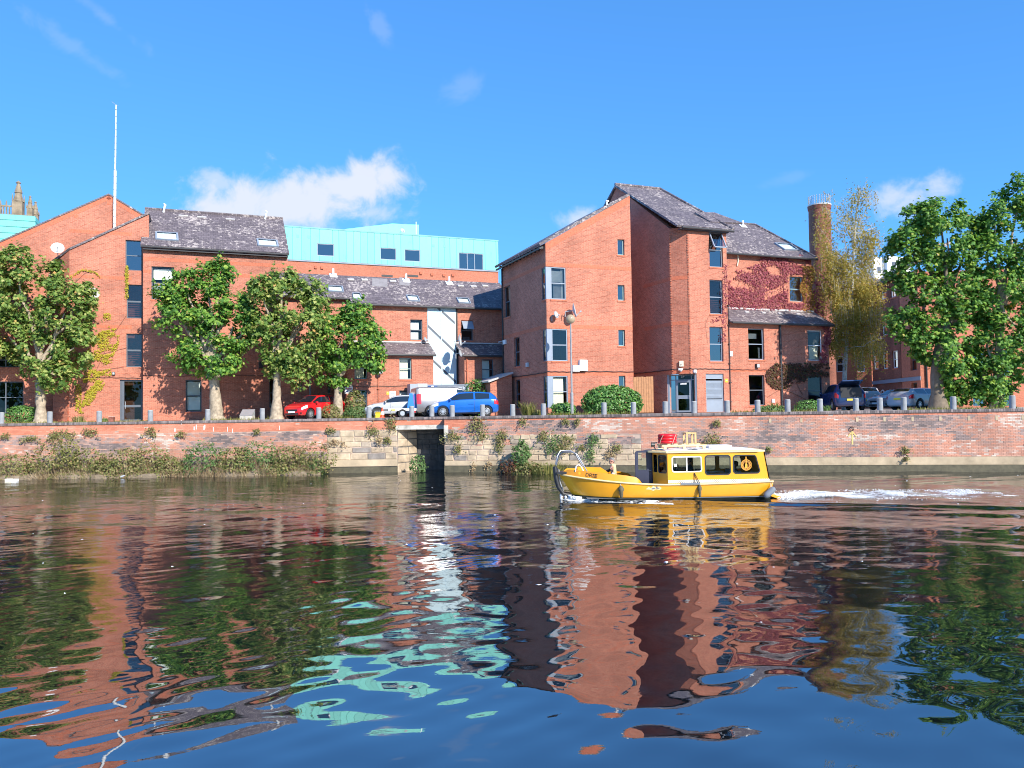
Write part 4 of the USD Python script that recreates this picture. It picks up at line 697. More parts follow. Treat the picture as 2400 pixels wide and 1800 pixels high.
# tower roof: front slope, hip to the right
ev = -0.28; zE = F.xz(1660, 533, ev)[1]; Ap = app(FW.L, [ap[0], 0, ap[1]]); sl = (ap[1] - zE) / (Ap[1] - ev); nT = np.array([0, -sl, 1.0]); nT /= np.linalg.norm(nT)
rE = on_plane(W, 1557, 449, (0, ev, zE), nT); rE = np.array([rE[0], Ap[1], ap[1]]); xL = ce[0] - 0.12; xR = xt + 0.35
MB().slab([[xL, ev, zE], [xR, ev, zE], [rE[0], Ap[1], ap[1]], [xL, Ap[1], ap[1]]], 0.13, nrm=nT).slab([[xR, ev, zE], [xR, 2 * Ap[1] - ev, zE], [rE[0], Ap[1], ap[1]]], 0.13, nrm=(1, 0, 1)).slab([[xL, Ap[1], ap[1]], [rE[0], Ap[1], ap[1]], [xR, 2 * Ap[1] - ev, zE], [xL, 2 * Ap[1] - ev, zE]], 0.13, nrm=(0, 1, 1)).build('roof', 'slate', BC)
MB().tube([[xL, Ap[1], ap[1] + 0.03], [rE[0], Ap[1], ap[1] + 0.03]], 0.11, 8).tube([[rE[0], Ap[1], ap[1] + 0.03], [xR, ev, zE + 0.03]], 0.09, 8).build('ridge_tiles', 'slate', BC)
gutter(BC, [xL + 0.3, ev - 0.05, zE - 0.13], [xR, ev - 0.05, zE - 0.13]); MB().box(ce[0] + 0.1, xt, ev, -0.002, zE - 0.24, zE - 0.17).build('soffit', 'gutter', BC)
s1, s2 = on_plane(W, 1638, 505, (0, ev, zE), nT), on_plane(W, 1678, 505, (0, ev, zE), nT)
MB().slab([[s1[0], s1[1] - 1.2, s1[2] - 1.2 * sl + 0.05], [s2[0] + 1.2, s2[1] - 1.2, s2[2] - 1.2 * sl + 0.05], [s2[0], s2[1] + 0.15, s2[2] + 0.25], [s1[0] - 0.2, s1[1] + 0.15, s1[2] + 0.25]], 0.12, nrm=nT).build('gablet_roof', 'slate', BC)
MB().box(xt - 0.31, xt - 0.004, 0.31, 5, 0, zet - 0.06).build('tower_side_wall', 'brick', BC); MB().box(1.0, xe - 0.5, 2.7, 2.8, 0, 5.6).build('interior_wall', 'interior', BC); MB().box(0.6, xt - 0.31, 1.6, 1.7, 0, zet - 0.3).build('interior_wall', 'interior', BC)
# wing: lower wall, lean-to, upper wall, hipped roof
zl = F.xz(1830, 757, -0.22)[1]; UV = 1.5; FU = Face(W, T4(0, UV, 0)); zt = FU.xz(1800, 727)[1]; xu = FU.xz(1903, 660)[0]; zu = FU.xz(1800, 597, -0.3)[1]
hW = [F.rect(1754, 770, 1791, 843), F.rect(1893.6, 774, 1928, 845), F.rect(1756, 879, 1792.5, 950), F.rect(1894, 881, 1929.5, 951)]
wall(BC, F, [(xt + 0.004, 0), (xe, 0), (xe, zl), (xt + 0.004, zl)], hW, name='wing_wall')
window(BC, F, hW[0], frame_='panel_grey', blinds=[('blind', 0.68, 0.85, 0.08, 0.72), ('white', 0.05, 0.4, 0.8, 0.93)], glass='glass'); window(BC, F, hW[1], frame_='frame_white', blinds=[('cream', 0.06, 0.48, 0.3, 0.9), ('interior', 0.5, 0.94, 0.1, 0.9)], glass='glass_clear'); window(BC, F, hW[2], glass='glass'); window(BC, F, hW[3], glass='glass_dark')
for z in (hW[2][3] + 0.3,): band(BC, F, xt + 0.05, xe, z - 0.1, z + 0.1)
MB().slab([[xt + 0.01, -0.3, zl], [xe + 0.25, -0.3, zl], [xu + 0.05, UV, zt], [xt + 0.01, UV, zt]], 0.1, nrm=(0, -1, 1)).slab([[xe + 0.25, -0.3, zl], [xe + 0.25, 4, zl], [xu + 0.05, 4, zt], [xu + 0.05, UV, zt]], 0.1, nrm=(1, 0, 1)).build('lean_to_roof', 'slate', BC)
gutter(BC, [xt + 0.05, -0.33, zl - 0.08], [xe + 0.2, -0.33, zl - 0.08]); MB().box(xt + 0.02, xu, UV - 0.09, UV - 0.003, zt - 0.02, zt + 0.08).build('lead_flashing', 'lead', BC)
for px in (1740, 1779, 1817, 1860): q = np.array(FU.xz(px, 734)); q = np.array([q[0], UV - 0.45, zt - 0.45 * (zt - zl) / (UV + 0.3)]); MB().box(-0.14, 0.14, -0.07, 0.07, 0.0, 0.05, T4(*q, rx=0.5)).build('roof_vent', 'lead', BC)
hu = [FU.rect(1851, 648.5, 1882, 706.5)]
wall(BC, FU, [(xt, zl - 0.6), (xu, zl - 0.6), (xu, zu), (xt, zu)], hu, name='upper_wall'); window(BC, FU, hu[0], frame_='frame_teal', blinds=[('curtain', 0.05, 0.4, 0.5, 0.65)], glass='glass_sky', sill=False)
MB().box(xu - 0.3, xu - 0.002, UV + 0.31, 8, 0, zu).build('side_wall', 'brick', BC); MB().box(xe - 0.3, xe - 0.002, 0.31, 8, 0, zl).build('side_wall', 'brick', BC)
PB = math.radians(36); nB = np.array([0, -math.sin(PB), math.cos(PB)]); e0 = (0, UV - 0.3, zu); r0 = on_plane(W, 1706, 521, e0, nB); r1 = on_plane(W, 1770, 527, e0, nB); vr = (r0[1] + r1[1]) / 2; zr = zu + (vr - UV + 0.3) * math.tan(PB); xq = xu + 0.25
MB().slab([[xt + 0.002, e0[1], zu], [xq, e0[1], zu], [r1[0], vr, zr], [xt + 0.002, vr, zr]], 0.12, nrm=nB).slab([[xq, e0[1], zu], [xq, 2 * vr - e0[1], zu], [r1[0], vr, zr]], 0.12, nrm=(1, 0, 1)).build('wing_roof', 'slate', BC)
MB().tube([[r0[0], vr, zr + 0.02], [r1[0], vr, zr + 0.02], [xq, e0[1], zu + 0.02]], 0.08, 8).build('ridge_tiles', 'slate', BC)
gutter(BC, [xt + 0.02, e0[1] - 0.04, zu - 0.1], [xq, e0[1] - 0.04, zu - 0.1]); skylight(BC, W, [(1814, 571), (1852, 573), (1873, 588), (1838, 587)], e0, nB)
q = on_plane(W, 1741, 530, e0, nB); MB().tube([q, q + [0, 0, 0.4]], 0.07, 8).box(-0.25, 0.25, -0.25, 0.25, 0, 0.03, T4(*(q + nB * 0.01), rx=PB)).build('vent_pipe', 'white', BC)
pipe(BC, F, F.xz(1829, 850)[0], 0.1, zl, 0.07); pipe(BC, F, xt + 0.0, 0.1, zt, 0.025, 'cable'); MB().tube([FU.p3(1729, 594, -0.06), FU.p3(1730, 612, -0.06), FU.p3(1728, 623, -0.06)], 0.035, 6).build('overflow_pipe', 'cream', BC); MB().tube([FU.p3(1847, 598, -0.1), FU.p3(1860, 606, -0.25)], 0.035, 6).build('overflow_pipe', 'white', BC)
z = F.xz(1760, 866)[1]; cable(BC, F, [(xt, z), (xt + 2, z - 0.01), (F.xz(1829, 866)[0], z)], 0.022)
GC = dict(W=W, F=F, FU=FU, FH=FH, FW=FW, xt=xt, xe=xe, xu=xu)

# ---- timber fence in the gap
fp = at(1483, 965, 48.6); FF = (T4(fp[0], fp[1], QZ, math.radians(8)), fp); fe = thing('timber_fence', 'tall brown upright board fence closing the gap between the brick buildings', 'fence', (fp[0], fp[1], QZ), math.radians(8)); F = Face(FF[0])
zt = F.xz(1500, 883)[1]; x = -0.5; rngf = np.random.default_rng(4)
while x < F.xz(1530, 920)[0]: MB().box(x, x + 0.14, 0, 0.03, 0.05, zt + rngf.normal(0, 0.01)).build('board', 'wood', fe); x += 0.155
MB().box(-0.5, x - 0.03, 0.031, 0.08, 0.4, 0.5).build('rail', 'wood', fe); MB().box(-0.5, x - 0.03, 0.031, 0.08, zt - 0.5, zt - 0.4).build('rail', 'wood', fe)

# ---- chimney
cpos = at(1934, 950, 63.0); ch = thing('round_chimney', 'tall round brick chimney with a ring of iron rods on its rim', 'chimney', (cpos[0], cpos[1], QZ)); r = 49 / 2 / FPX * 63; zt = at(1934, 484, 63)[2] - QZ
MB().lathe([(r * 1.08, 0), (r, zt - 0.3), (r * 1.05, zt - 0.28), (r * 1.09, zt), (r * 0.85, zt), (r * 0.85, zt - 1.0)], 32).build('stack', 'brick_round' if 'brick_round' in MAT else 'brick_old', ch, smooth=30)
MB().lathe([(r * 1.10, zt + 0.0), (r * 1.10, zt + 0.09), (r * 0.9, zt + 0.09), (r * 0.9, zt)], 32).build('rim', 'lead', ch)
for i in range(26):
    a = i / 26 * 2 * math.pi; m = MB(); x, y = r * 0.98 * math.cos(a), r * 0.98 * math.sin(a); m.tube([[x, y, zt], [x, y, zt + 0.82]], 0.022, 5)
    for zz in (0.35, 0.55, 0.75): m.ball([x, y, zt + zz], 0.045, 1)
    m.build('rod', 'metal_dark' if 'metal_dark' in MAT else 'dish_dark', ch)

# ---- dark warehouse at right, end wall and far white flats
THR = math.radians(-5.2)
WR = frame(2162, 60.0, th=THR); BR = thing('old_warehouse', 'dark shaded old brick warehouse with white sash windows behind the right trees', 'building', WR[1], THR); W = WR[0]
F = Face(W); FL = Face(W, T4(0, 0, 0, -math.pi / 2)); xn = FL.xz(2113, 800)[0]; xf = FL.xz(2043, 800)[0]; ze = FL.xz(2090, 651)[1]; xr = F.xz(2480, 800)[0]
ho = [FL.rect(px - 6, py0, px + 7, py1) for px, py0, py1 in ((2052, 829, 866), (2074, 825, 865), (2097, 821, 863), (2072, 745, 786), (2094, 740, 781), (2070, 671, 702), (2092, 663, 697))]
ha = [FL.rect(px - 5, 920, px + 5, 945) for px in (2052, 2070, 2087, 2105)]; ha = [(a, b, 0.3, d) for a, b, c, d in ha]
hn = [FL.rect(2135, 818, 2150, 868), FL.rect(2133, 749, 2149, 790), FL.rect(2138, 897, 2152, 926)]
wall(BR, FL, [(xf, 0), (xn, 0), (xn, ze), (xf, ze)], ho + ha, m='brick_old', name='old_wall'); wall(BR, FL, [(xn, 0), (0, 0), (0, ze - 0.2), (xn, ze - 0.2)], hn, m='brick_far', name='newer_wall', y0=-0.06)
for r in ho: window(BR, FL, r, frame_='frame_white', fw=0.1, glass='glass_dark', bars=(0.5,))
for a, b, c, d in ha:
    m = MB(); gg = np.linspace(0, math.pi, 9); m.tube([[(a + b) / 2 + (b - a) / 2 * math.cos(t), -0.02, d - 0.3 + 0.5 * math.sin(t) * 1.0] for t in gg], 0.06, 6, FL.L); m.tube([[a, -0.02, c], [a, -0.02, d - 0.3]], 0.06, 6, FL.L); m.tube([[b, -0.02, c], [b, -0.02, d - 0.3]], 0.06, 6, FL.L); w = m.build('arched_window', 'frame_white', BR); MB().quad([a, 0.1, c], [b, 0.1, c], [b, 0.1, d], [a, 0.1, d], FL.L).build('pane', 'glass_dark', w)
for i, r in enumerate(hn): window(BR, FL, r, glass='glass_clear', blinds=[('wood_pale', 0.05, 0.95, 0.08, 0.92)] if i != 1 else [('frame_teal', 0.05, 0.5, 0.1, 0.9)])
hf = [F.rect(px, py0, px + 28, py0 + 62) for px in (2215, 2280, 2345, 2410) for py0 in (820, 890)]
wall(BR, F, [(0.002, 0), (xr, 0), (xr, ze - 0.4), (0.002, ze - 0.4)], hf, m='brick_far', name='front_wall')
for r in hf: window(BR, F, r, glass='glass_dark')
pipe(BR, F, 0.35, 0.1, ze - 0.5, 0.08, 'black')
MB().slab([[-0.4, -xn, ze], [-0.4, -xf, ze], [4.0, -xf, ze + 2.6], [4.0, -xn, ze + 2.6]], 0.2, nrm=(-1, 0, 1)).build('roof', 'slate', BR); MB().box(0.0, 4.0, -xn, -xn + 0.3, 0, ze - 0.2).build('gable_wall', 'brick_old', BR); MB().box(-0.42, -0.3, -xn, -xf, ze - 0.3, ze - 0.1).build('gutter', 'gutter', BR)
MB().box(xf, 0.0, -0.1, -0.005, 2.15, 2.45, FL.L).build('stone_band', 'panel_grey', BR)
for i in range(14): x = xf + 0.3 + i * (xn - xf) / 14; MB().box(x, x + 0.35, -0.16, -0.005, ze - 0.75, ze - 0.32, FL.L).build('corbel', 'brick_old', BR)
WE = frame(2046, 70.4, th=THR); BE = thing('yard_end_building', 'plain shaded brick building closing the far end of the yard behind the birch', 'building', WE[1], THR); F = Face(WE[0]); x0 = F.xz(1880, 800)[0]; z1 = F.xz(2000, 680)[1]
he = [F.rect(1961, 834, 1979, 872), F.rect(1961, 760, 1979, 797), F.rect(2010, 834, 2028, 872), F.rect(2010, 760, 2028, 797)]
wall(BE, F, [(x0, 0), (1.5, 0), (1.5, z1), (x0, z1)], he, m='brick_far')
for r in he: window(BE, F, r, frame_='frame_white', glass='glass_dark', fw=0.09)
MB().slab([[x0, -0.3, z1], [1.5, -0.3, z1], [1.5, 4, z1 + 2], [x0, 4, z1 + 2]], 0.2, nrm=(0, -1, 1)).build('roof', 'slate', BE); MB().box(x0, 1.5, 3, 3.1, 0, z1).build('interior_wall', 'interior', BE)
WF = frame(2050, 120.0); BF = thing('white_flats', 'far white block of flats with dark windows and balconies rising behind the warehouse', 'building', WF[1], TH); F = Face(WF[0])
for (p0, p1, t) in ((2048, 2068, 602), (2080, 2135, 600)): a, b = F.xz(p0, 640)[0], F.xz(p1, 640)[0]; MB().box(a, b, 0, 8, 0, F.xz(p0, t)[1]).build('block', 'white', BF)
a, b = F.xz(2046, 640)[0], F.xz(2140, 640)[0]; MB().box(a, b, 1.5, 9, 0, F.xz(2070, 618)[1]).build('block', 'frame_white', BF)
for px, py in ((2060, 634), (2073, 614), (2095, 622), (2073, 634)):
    a, b, c, d = F.rect(px - 4, py - 8, px + 4, py + 6); MB().box(a, b, -0.05 if px not in (2073,) else 1.44, -0.005 if px not in (2073,) else 1.49, c, d).build('window', 'glass_far' if 'glass_far' in MAT else 'frame', BF)
a, b, c, d = F.rect(2070, 620, 2090, 632); MB().box(a, b, 0.5, 1.5, c, c + 0.15).box(a, b, 0.45, 0.5, c, c + 1.1).build('balcony', 'panel_grey', BF)
# ------------------------------------------------------------------ river
BOAT_DX = 0.0; WATER_IOR = 3.4
def wave_z(x, y):
    r = np.random.default_rng(21); z = np.zeros_like(x); far = np.clip((y - 8) / 30, 0, 1)
    for i in range(54):
        lam = 0.45 * (7.0 / 0.45) ** r.random(); th = r.normal(math.pi / 2, 0.8); k = 2 * math.pi / lam; ph = r.uniform(0, 6.28)
        slope = 0.0115 * (lam / 2.0) ** -0.30 * (0.55 + 0.9 * r.random())
        u = k * (x * math.cos(th) + y * math.sin(th)) + ph
        patch = 0.35 + 1.1 * meshkit.noise(np.stack([x * 0.12 + i * 7.3, y * 0.16, np.zeros_like(x)], -1), 40 + i)
        z += slope / k * np.sin(u + 0.7 * np.sin(0.31 * u + ph)) * patch
    z *= 0.46
    # wake of the boat: two diverging trains and a churned strip behind the stern
    bx, by = 5.6 + BOAT_DX, 29.9
    dx = x - (bx - 3.6); dy = np.abs(y - by)
    s = np.clip(dx, 0, None); arm = np.exp(-((dy - 0.55 - 0.30 * s) / (0.30 + 0.045 * s)) ** 2) * np.exp(-s / 13.0) * (dx > 0)
    z += 0.095 * arm * np.cos((dy - 0.30 * s) * 4.2)
    tr = np.exp(-((y - by) / (0.9 + 0.09 * s)) ** 2) * (dx > 7.4) * np.exp(-np.clip(dx - 7.4, 0, None) / 7.0)
    z += tr * (0.085 * np.sin(dx * 2.1 + 0.5) + 0.07 * (meshkit.fbm(np.stack([x * 2.2, y * 2.8, np.zeros_like(x)], -1), 3, 77) - 0.5))
    for off in (2.4, 3.6, 5.0):   # following waves spreading towards the right bank
        z += 0.05 * np.exp(-((dy - off * 0.35 - 0.33 * s) / 0.55) ** 2) * np.exp(-((s - 13) / 9.0) ** 2) * np.sin(dx * 0.9 + off * 2)
    return z

def axis(fine0, fine1, h, lo, hi, n=14):
    a = fine0 - np.geomspace(h, fine0 - lo, n)[::-1] if lo < fine0 else np.zeros(0); b = fine1 + np.geomspace(h, hi - fine1, n)
    return np.concatenate([a, np.arange(fine0, fine1 + 1e-6, h), b])
xs = axis(-34, 36, 0.125, -320, 320); ys = np.concatenate([np.linspace(-6, 5, 8), np.arange(5.4, 24, 0.085), np.arange(24, 48.6, 0.125)])
X, Y = np.meshgrid(xs, ys); Z = wave_z(X, Y); fade = np.clip((60 - np.abs(X)) / 20, 0, 1) * np.clip((Y - 3) / 3, 0, 1); Z = Z * fade
nx, ny = len(xs), len(ys); V = np.stack([X, Y, Z], -1).reshape(-1, 3); I = (np.arange(ny - 1)[:, None] * nx + np.arange(nx - 1)).ravel()
keep = np.ones(len(I), bool)
Fq = np.stack([I, I + 1, I + nx + 1, I + nx], 1)[keep]
mat('water', {'g': ('geometry', {}), 'mp': ('mapping', {'scale': (0.8, 2.2, 1.0)}), 'n1': ('noise_texture', {'scale': 2.6, 'detail': 3.0, 'roughness': 0.5}), 'n2': ('noise_texture', {'scale': 9.0, 'detail': 2.0, 'roughness': 0.5}),
              'np': ('noise_texture', {'scale': 0.16, 'detail': 2.0}), 'rp': ('rgb_ramp', {'ramp': [(0.38, (0.15,) * 3), (0.62, (1, 1, 1))]}), 'm1': ('math', {'math_type': 'multiply', 'value2': 0.10}), 'm2': ('math', {'math_type': 'multiply_add', 'value2': 1.0}), 'm3': ('math', {'math_type': 'multiply'}),
              'sy': ('separate_xyz', {}), 'ry': ('map_range', {'from_min': 10.0, 'from_max': 24.0, 'to_min': 0.06, 'to_max': 1.0, 'clamp': True}), 'm4': ('math', {'math_type': 'multiply'}), 'bp': ('bump', {'strength': 0.45, 'distance': 0.024}),
              'p': ('principled_bsdf', {'base_color': (0.004, 0.005, 0.005), 'roughness': 0.012, 'ior': WATER_IOR, 'specular_ior_level': 0.5})},
    [('g.position', 'mp.vector'), ('mp.vector', 'n1.vector'), ('mp.vector', 'n2.vector'), ('g.position', 'np.vector'), ('np.fac', 'rp.fac'), ('n2.fac', 'm1.value1'), ('n1.fac', 'm2.value1'), ('m1.value', 'm2.value3'), ('m2.value', 'm3.value1'), ('rp.color', 'm3.value2'), ('g.position', 'sy.vector'), ('sy.y', 'ry.value'), ('m3.value', 'm4.value1'), ('ry.result', 'm4.value2'), ('m4.value', 'bp.height'), ('bp.normal', 'p.normal')])
MB().add(V, Fq).build('river', 'water', smooth=True, label='rippled river surface mirroring the buildings and sky', kind='structure')
# ------------------------------------------------------------------ trees and plants
LOBED = np.array([(0, 0), (.34, -.05), (.5, .22), (.26, .36), (.42, .72), (.16, .66), (0, 1.0), (-.16, .66), (-.42, .72), (-.26, .36), (-.5, .22), (-.34, -.05)])
OVAL = np.array([(0, 0), (.26, .25), (.28, .55), (0, 1.0), (-.28, .55), (-.26, .25)])
BLADE = np.array([(-.06, 0), (.06, 0), (.035, .6), (0, 1.0), (-.035, .6)])
TUFT = np.array([(0, 0), (.42, .35), (.2, .62), (0, 1.0), (-.2, .62), (-.42, .35)])
def leaves(mb, P, N, S, rng, shape=LOBED, droop=0.25):
    """a leaf at every point P facing N of length S"""
    n = len(P); N = N / np.linalg.norm(N, axis=1, keepdims=True); R = rng.normal(size=(n, 3)); T = R - N * np.sum(R * N, 1, keepdims=True); T /= np.linalg.norm(T, axis=1, keepdims=True); B = np.cross(N, T)
    k = len(shape); c = np.array([[0, 0.45]]); sh = np.vstack([shape, c]); cz = np.concatenate([-droop * (np.abs(shape[:, 0]) * 1.2 + 0.6 * shape[:, 1] ** 2), [0.0]])
    V = P[:, None] + S[:, None, None] * (sh[None, :, 0, None] * B[:, None] + (sh[None, :, 1, None] - 0.3) * T[:, None] + cz[None, :, None] * N[:, None])
    i = np.arange(k); f = np.stack([i, (i + 1) % k, np.full(k, k)], 1); F_ = (f[None] + (np.arange(n) * (k + 1))[:, None, None]).reshape(-1, 3)
    return mb.add(V.reshape(-1, 3), F_, isl=np.repeat(rng.random(n), k + 1))
def sphere_dirs(n, rng): d = rng.normal(size=(n, 3)); return d / np.linalg.norm(d, axis=1, keepdims=True)
def limb(mb, A, B, r0, r1, rng, n=8, wob=0.12, seg=7):
    A, B = np.asarray(A, float), np.asarray(B, float); t = np.linspace(0, 1, seg)[:, None]; w = rng.normal(size=(seg, 3)) * wob * np.sin(np.pi * t); mb.tube(A + (B - A) * t + w, np.linspace(r0, r1, seg), n)
def tree(name, label, base_px, base_py, Y, trunk_top, lobes, rng, leafm='plane_leaf', bark='bark_plane', r0=0.32, size=0.20, clumps=15, per=50, depth=0.75, group=None, flare=1.6, shape=LOBED, maxd=2.3, bend=0.0, spikes=10, burrs=()):
    b = at(base_px, base_py, Y); b[2] = QZ - 0.05; T = thing(name, label, 'tree', b, group=group); k = Y / FPX
    tp = at(trunk_top[0], trunk_top[1], Y) - b; hs = np.linspace(0, 1, 12); rad = r0 * (1 - 0.35 * hs) * (1 + (flare - 1) * np.exp(-hs * 9)) * (1 + 0.06 * rng.normal(size=12)); mb = MB()
    for q in burrs: rad[np.argmin(np.abs(hs - q))] *= 1.28
    P = np.outer(hs, tp); P[:, 0] += bend * np.sin(np.pi * hs); mb.tube(P, rad, 14); mb.build('trunk', bark, T, smooth=50)
    cs = []; lm = MB()
    for px, py, rx, ry in lobes:
        c = at(px, py, Y) - b; c[1] = rng.normal(0, 0.25); cs.append((c, np.array([rx * k, min(maxd, depth * (rx + ry) / 2 * k), ry * k]) * (0.9 if base_px < 2000 else 1.0)))
        limb(lm, tp * 0.96, c, r0 * 0.42, 0.035, rng, 7, 0.15)
    lm.build('branches', bark, T, smooth=50, kind='stuff')
    mb = MB()
    for i, (c, r) in enumerate(cs):
        m = int(clumps * (r[0] * r[2] / 1.2) ** 0.72 + 5); d = sphere_dirs(m, rng); rr = 0.50 + 0.50 * rng.random(m) ** 0.6; pc = c + d * r * rr[:, None]
        for j, (c2, r2) in enumerate(cs):
            if j != i: kk = np.linalg.norm((pc - c2) / r2, axis=1) > 0.5; pc, d = pc[kk], d[kk]
        for q, dq in zip(pc, d):
            n = rng.integers(int(per * 0.6), int(per * 1.4)); rc = 0.24 + 0.2 * rng.random(); off = rng.normal(size=(n, 3)) * rc * np.array([0.62, 0.62, 0.5]); no = dq * 0.55 + np.array([0.1, -0.12, 0.6]) + rng.normal(size=(n, 3)) * 0.45 + off * 0.5
            leaves(mb, q + off, no, size * (0.65 + 0.6 * rng.random(n)), rng, shape)
    for _ in range(spikes):   # shoots that break the outline
        c, r = cs[rng.integers(len(cs))]; d = sphere_dirs(1, rng)[0]; d[2] = abs(d[2]) * 1.2 + 0.1; d /= np.linalg.norm(d); n = 16; t = rng.random(n); q = c + d * r * 0.9 + np.outer(t, d * np.array([0.3, 0.3, 0.6]) * 1.1)
        leaves(mb, q + rng.normal(size=(n, 3)) * 0.09, d * 0.3 + np.array([0, -0.2, 0.5]) + rng.normal(size=(n, 3)) * 0.5, size * (0.6 + 0.5 * rng.random(n)), rng, shape)
    mb.build('crown', leafm, T); return T
R = lambda s: np.random.default_rng(s)
gl = 'plane trees along the left quay'
tree('plane_tree', 'leftmost plane tree, cut off by the left edge of the picture', -95, 990, 47.4, (-90, 800), [(-40, 700, 75, 95), (-100, 700, 90, 110), (-15, 640, 50, 60), (-60, 810, 80, 60)], R(1), 'plane_leaf_pale', clumps=14)
tree('plane_tree', 'plane tree with pale straight trunk beside the satellite dish gable', 96, 984, 47.4, (95, 850), [(60, 690, 92, 85), (150, 735, 78, 92), (95, 820, 118, 62), (20, 790, 65, 75), (45, 620, 42, 42), (175, 815, 50, 70), (140, 880, 55, 42), (190, 700, 38, 45), (112, 640, 34, 36)], R(2), 'plane_leaf_pale', r0=0.30, burrs=(0.62,))
tree('plane_tree', 'dense rounded plane tree in front of the slate roofed block', 508, 984, 47.8, (500, 858), [(470, 720, 95, 78), (430, 760, 72, 90), (545, 765, 68, 85), (495, 660, 52, 52), (520, 640, 26, 38), (480, 840, 85, 52), (400, 700, 42, 42), (535, 840, 45, 55), (437, 665, 40, 40), (586, 735, 30, 60)], R(3), 'plane_leaf_deep', r0=0.40, flare=1.4, burrs=(0.85,))
tree('plane_tree', 'yellowing plane tree immediately left of the red car', 648, 978, 47.2, (650, 850), [(670, 705, 85, 75), (630, 735, 58, 75), (720, 750, 62, 80), (680, 800, 85, 58), (665, 655, 35, 35), (700, 840, 52, 45), (735, 690, 40, 45), (622, 680, 30, 38), (640, 855, 28, 32), (690, 880, 36, 24)], R(4), 'plane_leaf_pale', r0=0.30, clumps=14)
tree('plane_tree', 'smaller plane tree standing behind the red car', 792, 968, 48.4, (792, 880), [(800, 800, 68, 82), (845, 795, 50, 75), (770, 775, 48, 68), (830, 735, 34, 45), (865, 830, 40, 48), (770, 862, 45, 45), (800, 870, 34, 40), (880, 780, 22, 24)], R(5), 'plane_leaf_deep', r0=0.31, clumps=14)
tree('plane_tree', 'tall dark plane tree leaning left behind the right hand bollards', 2200, 962, 44.6, (2225, 740), [(2215, 560, 92, 92), (2150, 610, 70, 72), (2250, 650, 78, 92), (2170, 700, 70, 62), (2205, 510, 72, 46), (2260, 760, 75, 75), (2225, 830, 68, 62), (2120, 575, 42, 44), (2130, 755, 45, 40), (2285, 540, 34, 40), (2255, 880, 50, 48), (2145, 505, 32, 32), (2240, 930, 30, 26), (2160, 805, 34, 40)], R(6), 'plane_leaf_deep', bark='bark_dark', r0=0.36, clumps=16, flare=1.5, bend=-0.35)
tree('plane_tree', 'tallest plane tree at the right edge of the picture', 2336, 960, 44.2, (2345, 700), [(2385, 560, 85, 100), (2330, 620, 60, 90), (2370, 700, 78, 90), (2330, 520, 34, 55), (2385, 460, 42, 50), (2345, 800, 75, 75), (2320, 880, 58, 52), (2395, 830, 70, 70), (2430, 640, 70, 130), (2310, 720, 34, 55), (2340, 925, 40, 36), (2290, 905, 24, 30), (2440, 500, 60, 80)], R(7), 'plane_leaf_deep', r0=0.26, clumps=14)
